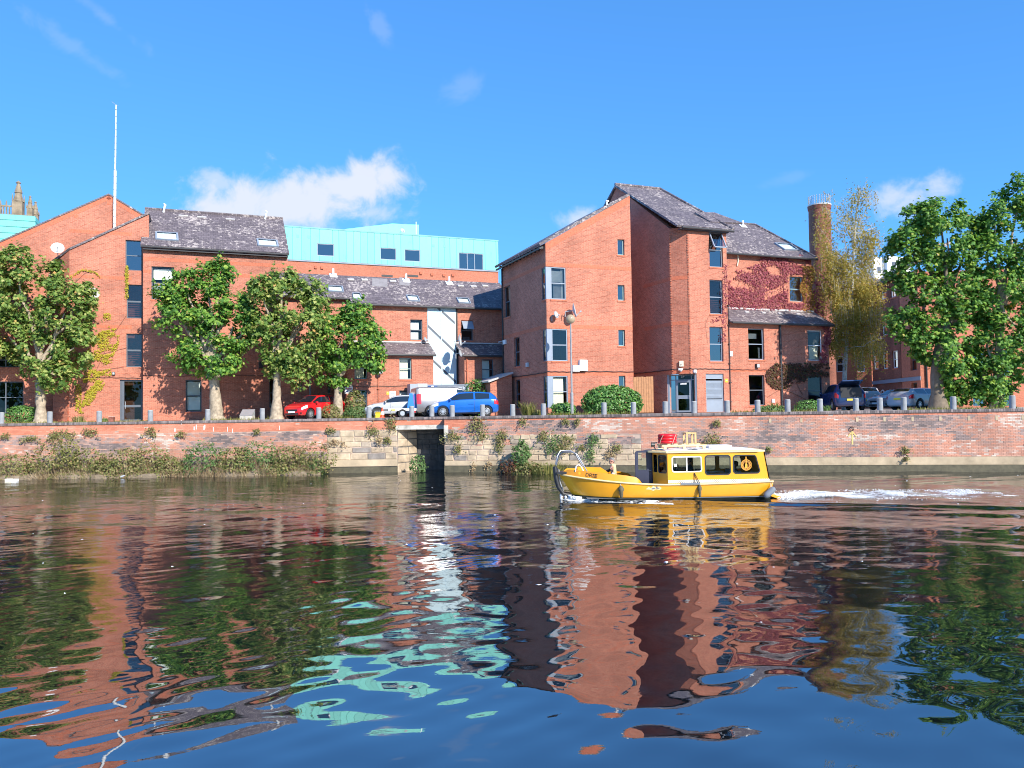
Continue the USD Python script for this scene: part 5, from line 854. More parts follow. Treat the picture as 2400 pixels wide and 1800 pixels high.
# birch: drooping strands of small leaves
def birch():
    rng = R(11); Y = 52.5; b = at(1978, 962, Y); b[2] = QZ; T = thing('birch_tree', 'tall slender birch with thinning golden autumn leaves', 'tree', b); P = lambda px, py: at(px, py, Y) - b
    m = MB(); path = [P(1978, 962), P(1980, 870), P(1985, 800), P(1996, 700), P(1999, 620), P(2004, 540), P(2010, 470), P(2014, 446)]; m.tube(path, [0.17, 0.15, 0.13, 0.11, 0.085, 0.06, 0.03, 0.01], 8); m.build('trunk', 'bark_birch', T, smooth=50)
    bm, lm, tips = MB(), MB(), []
    br = [((1992, 720), (1930, 640)), ((1990, 750), (1950, 720)), ((1994, 690), (2055, 640)), ((1997, 660), (1945, 560)), ((2000, 610), (2050, 600)), ((2002, 570), (1955, 500)), ((2004, 545), (2050, 560)), ((2006, 520), (1985, 470)), ((2006, 510), (2045, 510)), ((2009, 480), (2030, 462)), ((1985, 800), (1950, 790)), ((1988, 770), (2045, 740)), ((1984, 820), (2030, 800)), ((1985, 790), (2060, 720)), ((2000, 600), (1925, 590)), ((1996, 700), (2058, 690)), ((2003, 560), (2060, 530)), ((2001, 590), (1960, 620)), ((1990, 760), (1938, 790)), ((2008, 490), (1995, 450)), ((1998, 640), (1930, 520)), ((1999, 620), (1925, 470)), ((1996, 690), (1960, 660))]
    for (a, c) in br:
        A, B = P(*a), P(*c); B[1] += rng.normal(0, 1.0); limb(bm, A, B, 0.04, 0.012, rng, 5, 0.1, 6)
        for _ in range(9): t = 0.35 + 0.7 * rng.random(); q = A + (B - A) * t + rng.normal(size=3) * 0.25; tips.append(q)
    tips = np.array(tips); pts, sz = [], []
    for q in tips:
        h = q[2] / (P(2014, 446)[2]); dens = 1.0 if h < 0.72 else 0.35
        if rng.random() > 0.55 + 0.6 * dens: continue
        for _ in range(3):
            s0 = q + rng.normal(size=3) * 0.2; L = rng.uniform(0.5, 1.5) * (0.6 if h > 0.75 else 1.0); e = s0 + np.array([rng.normal(0, 0.12), rng.normal(0, 0.12), -L]); bm.tube([s0, (s0 + e) / 2 + rng.normal(size=3) * 0.04, e], 0.006, 3, cap=False)
            n = int(26 * L * dens) + 4; t = rng.random(n)[:, None]; pts.append(s0 + (e - s0) * t + rng.normal(size=(n, 3)) * 0.07)
    pts = np.vstack(pts); leaves(lm, pts, rng.normal(size=(len(pts), 3)) + [0, -0.4, 0.3], 0.11 * (0.7 + 0.6 * rng.random(len(pts))), rng, OVAL)
    for c, rx, ry, n in (((2000, 740), 56, 75, 5200), ((1985, 660), 56, 75, 3600), ((2025, 830), 45, 36, 2400), ((1960, 770), 36, 65, 2200), ((2035, 690), 36, 65, 2600), ((1935, 590), 26, 95, 1500), ((2012, 590), 48, 40, 1700), ((1950, 690), 30, 40, 1200), ((2000, 530), 40, 34, 700), ((2012, 480), 30, 26, 350), ((2045, 560), 18, 26, 350)):
        cc = P(*c); k = Y / FPX; m_ = 22; ce = cc + sphere_dirs(m_, rng) * np.array([rx * k, 1.0, ry * k]) * (rng.random((m_, 1)) ** 0.4)
        for q in ce: nn = n // m_; pp = q + rng.normal(size=(nn, 3)) * np.array([0.22, 0.3, 0.42]); leaves(lm, pp, rng.normal(size=(nn, 3)) + [0, -0.4, 0.4], 0.12 * (0.7 + 0.6 * rng.random(nn)), rng, OVAL)
    bm.build('branches', 'bark_birch', T, kind='stuff'); lm.build('crown', 'birch_leaf', T)
birch()
# bushes
def bush(name, label, c, r, rng, leafm, n, size, shape=OVAL, cat='bush', group=None, stems=True, loc=None, rough=0.25):
    c = np.array(c, float); base = np.array([c[0], c[1], c[2] - r[2]]); T = thing(name, label, cat, base, group=group); d = sphere_dirs(n, rng); hz = np.linalg.norm(d[:, :2], axis=1, keepdims=True); d[:, :2] = np.where(d[:, 2:] < 0, d[:, :2] / np.maximum(hz, .05) * np.minimum(1, hz + .35), d[:, :2])
    q = meshkit.noise(d * 2.6 + c, 5)[:, None]; pts = d * np.array(r) * (1 - rough + 2 * rough * q) * (0.78 + 0.24 * rng.random((n, 1))) + [0, 0, r[2]]; mb = MB()
    leaves(mb, pts, d * 0.9 + [0, -0.1, 0.45] + rng.normal(size=(n, 3)) * 0.5, size * (0.6 + 0.7 * rng.random(n)), rng, shape)
    if stems:
        sm = MB()
        for _ in range(7): dd = sphere_dirs(1, rng)[0]; dd[2] = abs(dd[2]); limb(sm, [0, 0, 0], dd * np.array(r) * 0.8 + [0, 0, r[2] * 0.7], 0.03, 0.008, rng, 5, 0.04, 5)
        sm.build('stems', 'bark_dark', T, kind='stuff')
    mb.build('foliage', leafm, T); return T
def P3(px, py, Y): return at(px, py, Y)
k45 = 45.6 / FPX
c = P3(1435, 944, 45.6); bush('hedge_bush', 'large clipped glossy green laurel bush by the centre building', (c[0], c[1], QZ + 0.82), (1.72, 0.9, 0.86), R(20), 'laurel', 5200, 0.17, rough=0.1)
c = P3(1322, 955, 45.6); bush('laurel_shrub', 'low laurel shrub at the foot of the globe lamp post', (c[0], c[1], QZ + 0.36), (0.72, 0.5, 0.38), R(21), 'laurel', 1100, 0.15)
c = P3(832, 945, 48.6); bush('garden_shrub', 'tall loose shrub against the wall right of the white notice board', (c[0], c[1], QZ + 0.85), (0.62, 0.5, 0.85), R(22), 'weed', 1300, 0.13)
c = P3(842, 962, 48.0); bush('garden_shrub', 'wide leafy weeds at the foot of the tall loose shrub', (c[0], c[1], QZ + 0.33), (1.0, 0.5, 0.36), R(23), 'fresh_green', 1200, 0.11)
c = P3(775, 962, 47.6); bush('garden_shrub', 'pale flowering shrub between the red car and the tree trunk', (c[0], c[1], QZ + 0.42), (0.62, 0.45, 0.44), R(24), 'weed', 1100, 0.09)
c = P3(1110, 940, 51.5); bush('dark_shrub', 'dark shaded shrub in the corner behind the blue car', (c[0], c[1], QZ + 1.1), (1.3, 0.6, 1.2), R(25), 'laurel', 2600, 0.14)
c = P3(52, 965, 48.3); bush('dark_shrub', 'dark shrub left of the pale tree trunk', (c[0], c[1], QZ + 0.55), (1.05, 0.5, 0.6), R(26), 'laurel', 1500, 0.13)
c = P3(1895, 968, 46.0); bush('dark_shrub', 'dark low shrub under the ivy by the ground floor windows', (c[0], c[1], QZ + 0.3), (0.8, 0.4, 0.36), R(27), 'laurel', 900, 0.1)
c = P3(1805, 972, 45.6); bush('low_plants', 'low green plants with yellow strap leaves by the right building', (c[0], c[1], QZ + 0.16), (0.9, 0.4, 0.22), R(28), 'fresh_green', 700, 0.13, cat='plants')
c = P3(2035, 965, 47.5)
# strappy and grassy tufts
def tuft(name, label, c, r, h, n, rng, leafm='grass', cat='plant', group=None, lean=0.5, w=1.0):
    T = thing(name, label, cat, c, group=group); mb = MB(); a = rng.random(n) * 6.283; rr = np.sqrt(rng.random(n)) * r; b = np.stack([rr * np.cos(a), 0.6 * rr * np.sin(a), np.zeros(n)], 1); d = np.stack([np.cos(a) * lean * rng.random(n), np.sin(a) * lean * rng.random(n) * 0.7, np.ones(n)], 1); L = h * (0.5 + 0.6 * rng.random(n))
    s = np.stack([-np.sin(a), np.cos(a), 0 * a], 1) * 0.014 * w
    for i in range(n): p0 = b[i]; p1 = p0 + d[i] * L[i] * 0.55; p2 = p1 + (d[i] * [1.6, 1.6, 0.6]) * L[i] * 0.45; mb.add([p0 - s[i], p0 + s[i], p1 + s[i] * 0.8, p1 - s[i] * 0.8, p2], [[0, 1, 2], [0, 2, 3], [3, 2, 4]])
    mb.build('blades', leafm, T, kind='stuff'); return T
c = P3(1238, 970, 44.8); tuft('tall_grass', 'tall pale grass tuft left of the corner windows', (c[0], c[1], QZ), 0.35, 1.0, 120, R(30), w=1.3)
c = P3(1262, 972, 44.7); tuft('tall_grass', 'shorter dry grass tuft right of the tall pale tuft', (c[0], c[1], QZ), 0.4, 0.45, 130, R(31))
c = P3(183, 980, 48.0); tuft('weed_tuft', 'weed tuft at the wall beneath the yellow creeper', (c[0], c[1], QZ), 0.4, 0.5, 110, R(32), 'weed', w=1.6)
c = P3(245, 984, 48.2); tuft('weed_tuft', 'small weed tuft left of the dark stair tower door', (c[0], c[1], QZ), 0.25, 0.35, 60, R(33), 'fresh_green', w=1.6)
c = P3(1817, 970, 45.5); tuft('strap_plant', 'spiky yellow green strap leaved plant by the wing wall', (c[0], c[1], QZ), 0.2, 0.7, 40, R(34), 'grass', w=2.2, lean=0.8)
c = P3(1938, 968, 45.2); tuft('strap_plant', 'small yellow flowering plant beside the rightmost wing window', (c[0], c[1], QZ), 0.2, 0.4, 50, R(35), 'fresh_green', w=2)
def grass_strip():
    rng = R(36); T = MB(); 
    for x0, x1, yy, n, h in ((-32, -21.5, 1.2, 1500, 0.16), (-18.5, -14, 1.6, 700, 0.2), (-10.6, -7.5, 2.2, 500, 0.22), (2.0, 6.8, 0.9, 900, 0.22), (12, 16.5, 1.4, 600, 0.2), (20.5, 26, 1.5, 900, 0.2)):
        x = rng.uniform(x0, x1, n); y = np.array([wallY(q) for q in x]) + yy + rng.random(n) * 0.9; L = 0.6 * h * (0.5 + rng.random(n)); a = rng.random(n) * 6.283; s = np.stack([np.cos(a), np.sin(a), 0 * a], 1) * 0.02; d = rng.normal(size=(n, 3)) * 0.35 + [0, 0, 1]
        b = np.stack([x, y, np.full(n, QZ - 0.03)], 1); V = np.stack([b - s, b + s, b + d * L[:, None]], 1).reshape(-1, 3); T.add(V, np.arange(3 * n).reshape(-1, 3), isl=np.repeat(rng.random(n), 3))
    T.build('grass', 'grass', label='patchy short grass behind the bollards along the quay', cat='grass', kind='stuff')
grass_strip()
# plants on the muddy ledge and in the wall joints
def bank_y(t): return YL - 0.1 - t * 1.45
gb = 'weedy shrubs on the left ledge'
rng = R(40)
for i, (px, py, w, h, lm) in enumerate([(20, 1085, 55, 42, 'weed'), (110, 1070, 55, 45, 'weed'), (150, 1050, 28, 45, 'grass'), (195, 1075, 50, 42, 'weed'), (245, 1090, 40, 28, 'weed'), (285, 1075, 45, 42, 'weed'), (345, 1070, 45, 48, 'weed'), (390, 1085, 35, 34, 'weed'), (470, 1065, 50, 48, 'fresh_green'), (545, 1070, 40, 40, 'weed'), (600, 1062, 55, 48, 'fresh_green'), (668, 1065, 35, 36, 'weed'), (730, 1068, 48, 46, 'weed'), (738, 1090, 22, 26, 'fresh_green'), (65, 1115, 30, 14, 'fresh_green'), (645, 1095, 40, 22, 'weed')]):
    Y = 44.0 - 0.3 * rng.random(); c = at(px, py, Y); k = Y / FPX
    lab = {0: 'olive shrub on the ledge at the left edge of the picture', 1: 'olive shrub on the ledge below the pale straight tree trunk', 3: 'dense olive shrub on the ledge below the yellow creeper', 4: 'low olive shrub on the ledge below the dark tower door, left side', 5: 'olive shrub on the ledge straight below the dark tower door', 6: 'tall olive shrub on the ledge below the right side of the tower door', 7: 'olive shrub on the ledge left of the bright leafed shrub', 9: 'olive shrub on the ledge below the metal covered plinth', 11: 'olive shrub on the ledge below the yellowing plane tree', 12: 'broad olive shrub on the ledge below the red car', 15: 'low spreading olive plants at the water below the yellowing plane tree', 8: 'bright leafed shrub left of the dark gap in the ledge weeds', 10: 'tallest green shrub on the ledge under the red brick wall', 13: 'fresh green bush at the right end of the weedy ledge', 14: 'low bright green plant at the water left of the ledge', 2: 'tall straw coloured stalks above the ledge weeds'}.get(i)
    bush('bank_shrub', lab, (c[0], c[1] + 0.25, c[2] - 0.2), (w * k * 1.0, 0.5, h * k * 0.8), R(100 + i), lm, 1000 if w > 30 else 500, 0.12, TUFT, 'shrub', gb, rough=0.5)
def bank_weeds():
    rng = R(41); m = MB(); n = 13000; x = rng.uniform(SL(-60), SL(762), n); t = rng.random(n) ** 0.7; y = bank_y(t); z = np.interp(t, [0, .35, .7, 1], [.85, .55, .28, .0]) - 0.1; L = 0.16 + 0.36 * rng.random(n); keep = meshkit.noise(np.stack([x * 1.1, y, 0 * x], 1), 3) > 0.26
    b = np.stack([x, y, z], 1)[keep]; L = L[keep]; n = len(b); a = rng.random(n) * 6.283; s = np.stack([np.cos(a), np.sin(a), 0 * a], 1) * 0.016; d = rng.normal(size=(n, 3)) * 0.5 + [0, -0.35, 0.75]
    m.add(np.stack([b - s, b + s, b + d * L[:, None]], 1).reshape(-1, 3), np.arange(3 * n).reshape(-1, 3), isl=np.repeat(rng.random(n), 3)); m.build('bank_weeds', 'dry_stalk', label='tangle of dry straw coloured stalks covering the left ledge', cat='weeds', kind='stuff')
    m = MB(); n = 6200; x = rng.uniform(SL(-60), SL(762), n); t = rng.random(n); y = bank_y(t) - 0.1; z = np.interp(t, [0, .35, .7, 1], [.85, .55, .3, .05]) + rng.normal(size=n) * 0.08; keep = meshkit.noise(np.stack([x * 0.8, y, 0 * x], 1), 8) > 0.4; P = np.stack([x, y, z], 1)[keep]
    leaves(m, P, rng.normal(size=P.shape) * 0.6 + [0, -0.6, 0.7], 0.1 * (0.6 + 0.8 * rng.random(len(P))), rng, TUFT); m.build('ground_cover', 'weed', label='low leafy ground cover between the ledge shrubs', cat='ground cover', kind='stuff')
bank_weeds()
LM = [(10, 'the left edge of the picture'), (75, 'the dark shrub by the pale trunk'), (117, 'the pale straight tree trunk'), (160, 'the wall weeds'), (212, 'the yellow creeper'), (355, 'the dark tower door'), (425, 'the white blind window'), (605, 'the metal covered plinth'), (775, 'the smaller plane tree'), (880, 'the traffic cone'), (930, 'the blue trailer ramp'), (1062, 'the nose of the blue car'), (1130, 'the rear of the blue car'), (1180, 'the dark corner shrub'), (1226, 'the tall pale grass'), (1272, 'the corner windows'), (1300, 'the low laurel shrub'), (1328, 'the globe lamp post'), (1357, 'the white wall cabinets'), (1388, 'the left side of the laurel bush'), (1440, 'the right side of the laurel bush'), (1680, 'the louvred service door'), (1800, 'the wing drainpipe'), (2120, 'the white coupe')]
_seen = {}
def plant_label(px, py, lm):
    w = min(LM, key=lambda q: abs(q[0] - px))[1]; hgt = 'high' if py < 1014 else 'midway up' if py < 1046 else 'low'; c = {'weed': 'olive', 'fresh_green': 'green', 'dry_stalk': 'dry brown'}[lm]
    t = f'small {c} plant {hgt} on quay wall below {w}'; k = _seen.get(t, 0); _seen[t] = k + 1
    return t if k == 0 else t.replace('small', ('smaller', 'tiny', 'tinier')[k - 1])
def wall_plant(px, py, rx, ry, right, lm, rng, n, label=None, group='small plants rooted in the quay wall', cat='plant'):
    F = Face(MRq if right else MLq); x, z = F.xz(px, py); k = 44 / FPX; p = app(F.W, [x, -0.02, z]); T = thing('wall_plant', label or plant_label(px, py, lm), cat, p, group=group); m = MB()
    q = rng.normal(size=(n, 3)) * np.array([rx * k * 0.5, 0.1, ry * k * 0.5]); q[:, 1] = -np.abs(q[:, 1]) - 0.03; q[:, 2] -= 0.35 * np.abs(q[:, 0])
    leaves(m, q, rng.normal(size=(n, 3)) * 0.6 + [0, -0.8, 0.45], 0.085 * (0.6 + 0.8 * rng.random(n)), rng, TUFT); sm = MB()
    for _ in range(4): sm.tube([[0, 0.03, 0], q[rng.integers(n)] * 0.6, q[rng.integers(n)]], 0.008, 4)
    sm.build('stems', 'vine', T, kind='stuff'); m.build('foliage', lm, T)
rng = R(44)
for px, py, rx, ry, right, lm in [(150, 1015, 34, 12, 0, 'weed'), (130, 1020, 16, 12, 0, 'weed'), (212, 1010, 18, 11, 0, 'weed'), (355, 1012, 16, 14, 0, 'weed'), (15, 1020, 12, 8, 0, 'weed'), (75, 1025, 28, 8, 0, 'weed'), (425, 1017, 14, 8, 0, 'weed'), (605, 1010, 10, 8, 0, 'weed'), (775, 1008, 12, 10, 0, 'weed'), (875, 1010, 16, 16, 0, 'weed'), (918, 992, 14, 22, 0, 'weed'), (910, 1030, 10, 10, 0, 'weed'), (785, 1035, 26, 8, 0, 'dry_stalk'), (890, 1030, 8, 10, 0, 'dry_stalk'),
        (1062, 1018, 28, 12, 1, 'weed'), (1120, 994, 22, 20, 1, 'weed'), (1130, 1018, 14, 12, 1, 'weed'), (1178, 1018, 16, 14, 1, 'weed'), (1170, 1042, 12, 20, 1, 'weed'), (1075, 1050, 10, 12, 1, 'weed'), (1226, 988, 10, 10, 1, 'weed'), (1272, 1022, 14, 14, 1, 'weed'), (1296, 1040, 20, 28, 1, 'fresh_green'), (1330, 1028, 20, 12, 1, 'weed'), (1320, 1048, 20, 14, 1, 'weed'), (1392, 1030, 18, 18, 1, 'fresh_green'), (1382, 1065, 14, 20, 1, 'fresh_green'), (1362, 1048, 10, 8, 1, 'weed'), (1430, 1062, 14, 14, 1, 'dry_stalk'), (1445, 1048, 12, 10, 1, 'weed'), (1325, 988, 12, 8, 1, 'weed'), (1352, 988, 8, 8, 1, 'weed'), (1110, 1098, 8, 12, 1, 'dry_stalk'), (1145, 1090, 10, 10, 1, 'dry_stalk'), (1680, 990, 10, 8, 1, 'weed'), (2120, 1055, 10, 8, 1, 'weed'), (2122, 1074, 6, 5, 1, 'weed'), (1800, 1052, 6, 6, 1, 'weed')]:
    wall_plant(px, py, rx, ry, right, lm, rng, int(60 + rx * ry * 0.45))
wall_plant(1668, 1030, 26, 16, 1, 'weed', R(45), 330, 'bushy olive green plant on the quay wall above the boat roof')
wall_plant(975, 1090, 14, 18, 1, 'fresh_green', R(46), 200, 'pale green plant sprouting at the outfall waterline') if False else None
c = at(980, 1085, 44.4); bush('outfall_plant', 'pale green plant sprouting at the mouth of the dark outfall', (c[0], c[1], 0.45), (0.45, 0.3, 0.55), R(47), 'fresh_green', 420, 0.12, TUFT, 'plant')
c = at(1222, 1062, 42.8); bush('bank_sapling', 'pale green sapling at the waterline left of the boat bow', (c[0], c[1], 0.95), (0.5, 0.35, 0.85), R(48), 'fresh_green', 800, 0.13, LOBED, 'sapling', rough=0.5)
c = at(1245, 1100, 42.4); bush('bank_shrub', 'mixed low foliage at the foot of the pale sapling', (c[0], c[1], 0.25), (0.85, 0.4, 0.35), R(49), 'weed', 700, 0.12, TUFT, 'shrub', rough=0.5)
c = at(1192, 1098, 42.5); bush('bank_shrub', 'dark brown leafless bush in shade left of the sapling', (c[0], c[1], 0.35), (0.5, 0.3, 0.45), R(50), 'ivy_dark', 420, 0.1, TUFT, 'shrub', rough=0.5)
c = at(1285, 1102, 42.3); tuft('bank_grass', 'dry pale grass trailing in the water right of the sapling', (c[0], c[1], 0.0), 1.1, 0.75, 420, R(51), 'grass', 'grass', lean=0.9, w=1.2)
for px, py in ((2103, 1100), (2290, 1090), (1965, 1102), (1150, 1100)):
    c = at_z(px, py, 0.05); bush('water_tuft', {2103: 'dark weed tuft at the waterline below the pale silver car', 2290: 'dark rounded clump at the waterline below the tallest tree', 1965: 'dark weed tuft at the waterline right of the boat stern', 1150: 'dark weed tuft at the waterline right of the outfall'}[px], (c[0], c[1] + 0.1, 0.1), (0.16, 0.1, 0.16), rng, 'ivy_dark', 60, 0.09, TUFT, 'weed', 'dark tufts at the foot of the quay wall', stems=False)
# climbers
def climber(name, label, F, base, mask, n, leafm, size, rng, boxpx, cat='climber', stems=(), off=(0.03, 0.12), stem_r=0.014):
    """mask(px, py) -> density 0..1 over the picture box laid on face F"""
    x0, y0, x1, y1 = boxpx; o = app(F.W, [F.xz(*base)[0], 0, 0]); T = thing(name, label, cat, o); I = -o; m = MB(); got = 0; pts = []
    while got < n:
        px, py = rng.uniform(x0, x1, 4000), rng.uniform(y0, y1, 4000)
        k = rng.random(4000) < mask(px, py)
        for a, b in zip(px[k], py[k]):
            x, z = F.xz(a, b); pts.append([x, -rng.uniform(*off), z]); got += 1
            if got >= n: break
    P = np.array(pts); nrm = rng.normal(size=P.shape) * 0.35 + [0, -1.0, 0.35]; W = app(F.W, P) + I; N = nrm @ F.W[:3, :3].T
    leaves(m, W, N, size * (0.6 + 0.8 * rng.random(n)), rng, TUFT, 0.3); sm = MB()
    for s in stems: sm.tube([app(F.W, [*([F.xz(*q)[0], -0.02, F.xz(*q)[1]])]) + I for q in s], stem_r, 5)
    if stems: sm.build('stems', 'vine', T, kind='stuff')
    m.build('foliage', leafm, T); return T
def dens(px, py, sx, sy, sd, lo, hi, tilt=0.0): q = meshkit.fbm(np.stack([(px + tilt * py) / sx, (py - tilt * px) / sy, np.zeros_like(px)], -1), 3, sd); return np.clip((q - lo) / (hi - lo), 0, 1)
FU, F, FHc, xt = GC['FU'], GC['F'], GC['FH'], GC['xt']
def m_red(px, py):
    d = dens(px, py, 55, 20, 5, 0.36, 0.58, 0.35); top = 640 - (px - 1706) * 0.30; top = np.where(px > 1780, 603 + 6 * np.sin(px * 0.15), np.maximum(top, 600)); d = d * (py > top) + (py > 690) * 0.5 * (py > top)
    win = (px > 1846) & (px < 1886) & (py > 644) & (py < 710); gap = (np.abs(py - (690 - (px - 1800) * 0.45)) < 9) & (px > 1790) & (px < 1850)
    return np.clip(d, 0, 1) * ~win * np.where(gap, 0.12, 1.0) * (py < 728)
climber('red_creeper', 'dense crimson creeper covering the upper wall of the wing', FU, (1800, 720), m_red, 5600, 'ivy_red', 0.115, R(60), (1705, 598, 1898, 730), stems=[[(1712, 725), (1725, 680), (1740, 640)], [(1760, 728), (1780, 660), (1800, 610)], [(1840, 728), (1835, 660), (1830, 606)]])
climber('orange_creeper', 'orange brown creeper on the right corner of the wing beside the window', FU, (1892, 720), lambda px, py: dens(px, py, 14, 14, 8, 0.2, 0.4) * (np.abs(px - (1892 + 5 * np.sin(py * 0.1))) < 14), 1300, 'ivy_orange', 0.13, R(61), (1874, 625, 1912, 735))
climber('crimson_creeper', 'bright crimson and orange creeper hanging right of the wing end wall', Face(GC['W'], T4(0, 2.6, 0)), (1915, 720), lambda px, py: dens(px, py, 14, 14, 9, 0.2, 0.45), 900, 'ivy_red', 0.13, R(62), (1905, 645, 1932, 740))
climber('dark_creeper', 'dark purple creeper round the drainpipe between the ground floor windows', F, (1829, 880), lambda px, py: dens(px, py, 30, 10, 12, 0.25, 0.45, -0.3) * (((py > 852) & (py < 884) & (px > 1815) & (px < 1943)) | (((px - 1828) / 34) ** 2 + ((py - 882) / 30) ** 2 < 1) | ((py < 900) & (px > 1832) & (np.abs(py - 880 + (px - 1880) * 0.2) < 14) & (px < 1890))), 2000, 'ivy_dark', 0.13, R(63), (1790, 846, 1945, 930), stems=[[(1829, 912), (1850, 918), (1892, 938)], [(1829, 912), (1812, 922), (1797, 932)], [(1835, 880), (1862, 890), (1880, 925)]])
climber('scarlet_creeper', 'scarlet creeper strand hanging at the right corner of the lower wing wall', F, (1938, 820), lambda px, py: dens(px, py, 9, 12, 14, 0.25, 0.5) * ((np.abs(px - (1934 + 6 * np.sin(py * 0.05))) < 9) | (py < 768)), 520, 'ivy_red', 0.12, R(64), (1915, 757, 1946, 850))
climber('thin_creeper', 'thin leafless creeper stems with a few red leaves on the tower front', F, (1690, 760), lambda px, py: 0.9 * ((np.abs(px - (1700 - 0.02 * (py - 600))) < 5) | (np.abs(py - (742 + (1695 - px) * 0.4)) < 5) & (px > 1665)), 330, 'ivy_red', 0.09, R(65), (1652, 620, 1706, 800), stems=[[(1704, 740), (1690, 745), (1660, 742), (1653, 760), (1658, 805)], [(1703, 760), (1701, 700), (1697, 640)]], off=(0.02, 0.06), stem_r=0.006)
F2l = Face(WL[0], T4(0, 0.55, 0))
def m_yel(px, py):
    ax = 200 + (960 - py) * 0.26 + 8 * np.sin(py * 0.05); w = np.interp(py, [735, 760, 800, 850, 880, 900, 960], [8, 12, 34, 42, 40, 22, 6]); d = dens(px, py, 24, 9, 3, 0.44, 0.62, -0.3) * (np.abs(px - ax) < w)
    v2 = np.abs(px - (230 - (py - 900) * 0.55)) < 8; return np.clip(d + 0.7 * (v2 & (py > 890) & (py < 950)) + 0.6 * ((np.abs(px - 184) < 7) & (py > 900) & (py < 965)), 0, 1)
climber('yellow_creeper', 'bright yellow creeper climbing the stair tower left of the tall windows', F2l, (200, 970), m_yel, 2100, 'ivy_yellow', 0.095, R(66), (168, 735, 298, 968), stems=[[(185, 962), (190, 920), (225, 870), (262, 790), (296, 740)], [(225, 870), (290, 860)], [(240, 830), (298, 815)], [(170, 668), (200, 640), (232, 632)], [(296, 700), (297, 640)]])
climber('yellow_creeper', 'narrow yellow creeper strand between the stair tower windows', F2l, (297, 650), lambda px, py: 0.9 * ((np.abs(px - 297) < 4) & (py < 700)) + 0.8 * (np.abs(py - (655 - 22 * np.sin((px - 160) / 26))) < 3) * (px < 236), 260, 'ivy_yellow', 0.09, R(67), (165, 622, 302, 705))
# ------------------------------------------------------------------ vehicles
def paint(name, col, rough=0.25, metal=0.0): plain(name, col, rough, 0.04, 2.0, metal=metal, coat=0.8)
paint('paint_red', (0.55, 0.012, 0.016)); paint('paint_blue', (0.012, 0.13, 0.50), 0.25, 0.3); paint('paint_silver', (0.19, 0.185, 0.19), 0.32, 0.35); paint('paint_white', (0.42, 0.43, 0.46)); paint('paint_navy', (0.012, 0.03, 0.10)); paint('paint_pale', (0.36, 0.33, 0.33)); paint('panel_blue', (0.015, 0.17, 0.62), 0.4); paint('sign_navy', (0.012, 0.05, 0.22), 0.4)
plain('tyre', (0.018, 0.018, 0.019), 0.85, 0.2); plain('alloy', (0.55, 0.56, 0.58), 0.35, 0.05, metal=0.7); plain('lamp_clear', (0.72, 0.76, 0.80), 0.15, 0.05, coat=1.0); plain('lamp_red', (0.45, 0.01, 0.015), 0.2, 0.05, coat=1.0); plain('trim', (0.02, 0.02, 0.022), 0.5, 0.1); plain('plate_white', (0.78, 0.78, 0.76), 0.5, 0.03); plain('plate_yellow', (0.78, 0.60, 0.06), 0.5, 0.03)
mat('car_glass', {'p': ('principled_bsdf', {'base_color': (0.012, 0.016, 0.022), 'roughness': 0.03, 'ior': 1.8, 'coat_weight': 0.5})}, [])
plain('corrugated', (0.30, 0.33, 0.38), 0.5, 0.12); plain('cone_red', (0.70, 0.07, 0.02), 0.5, 0.08)
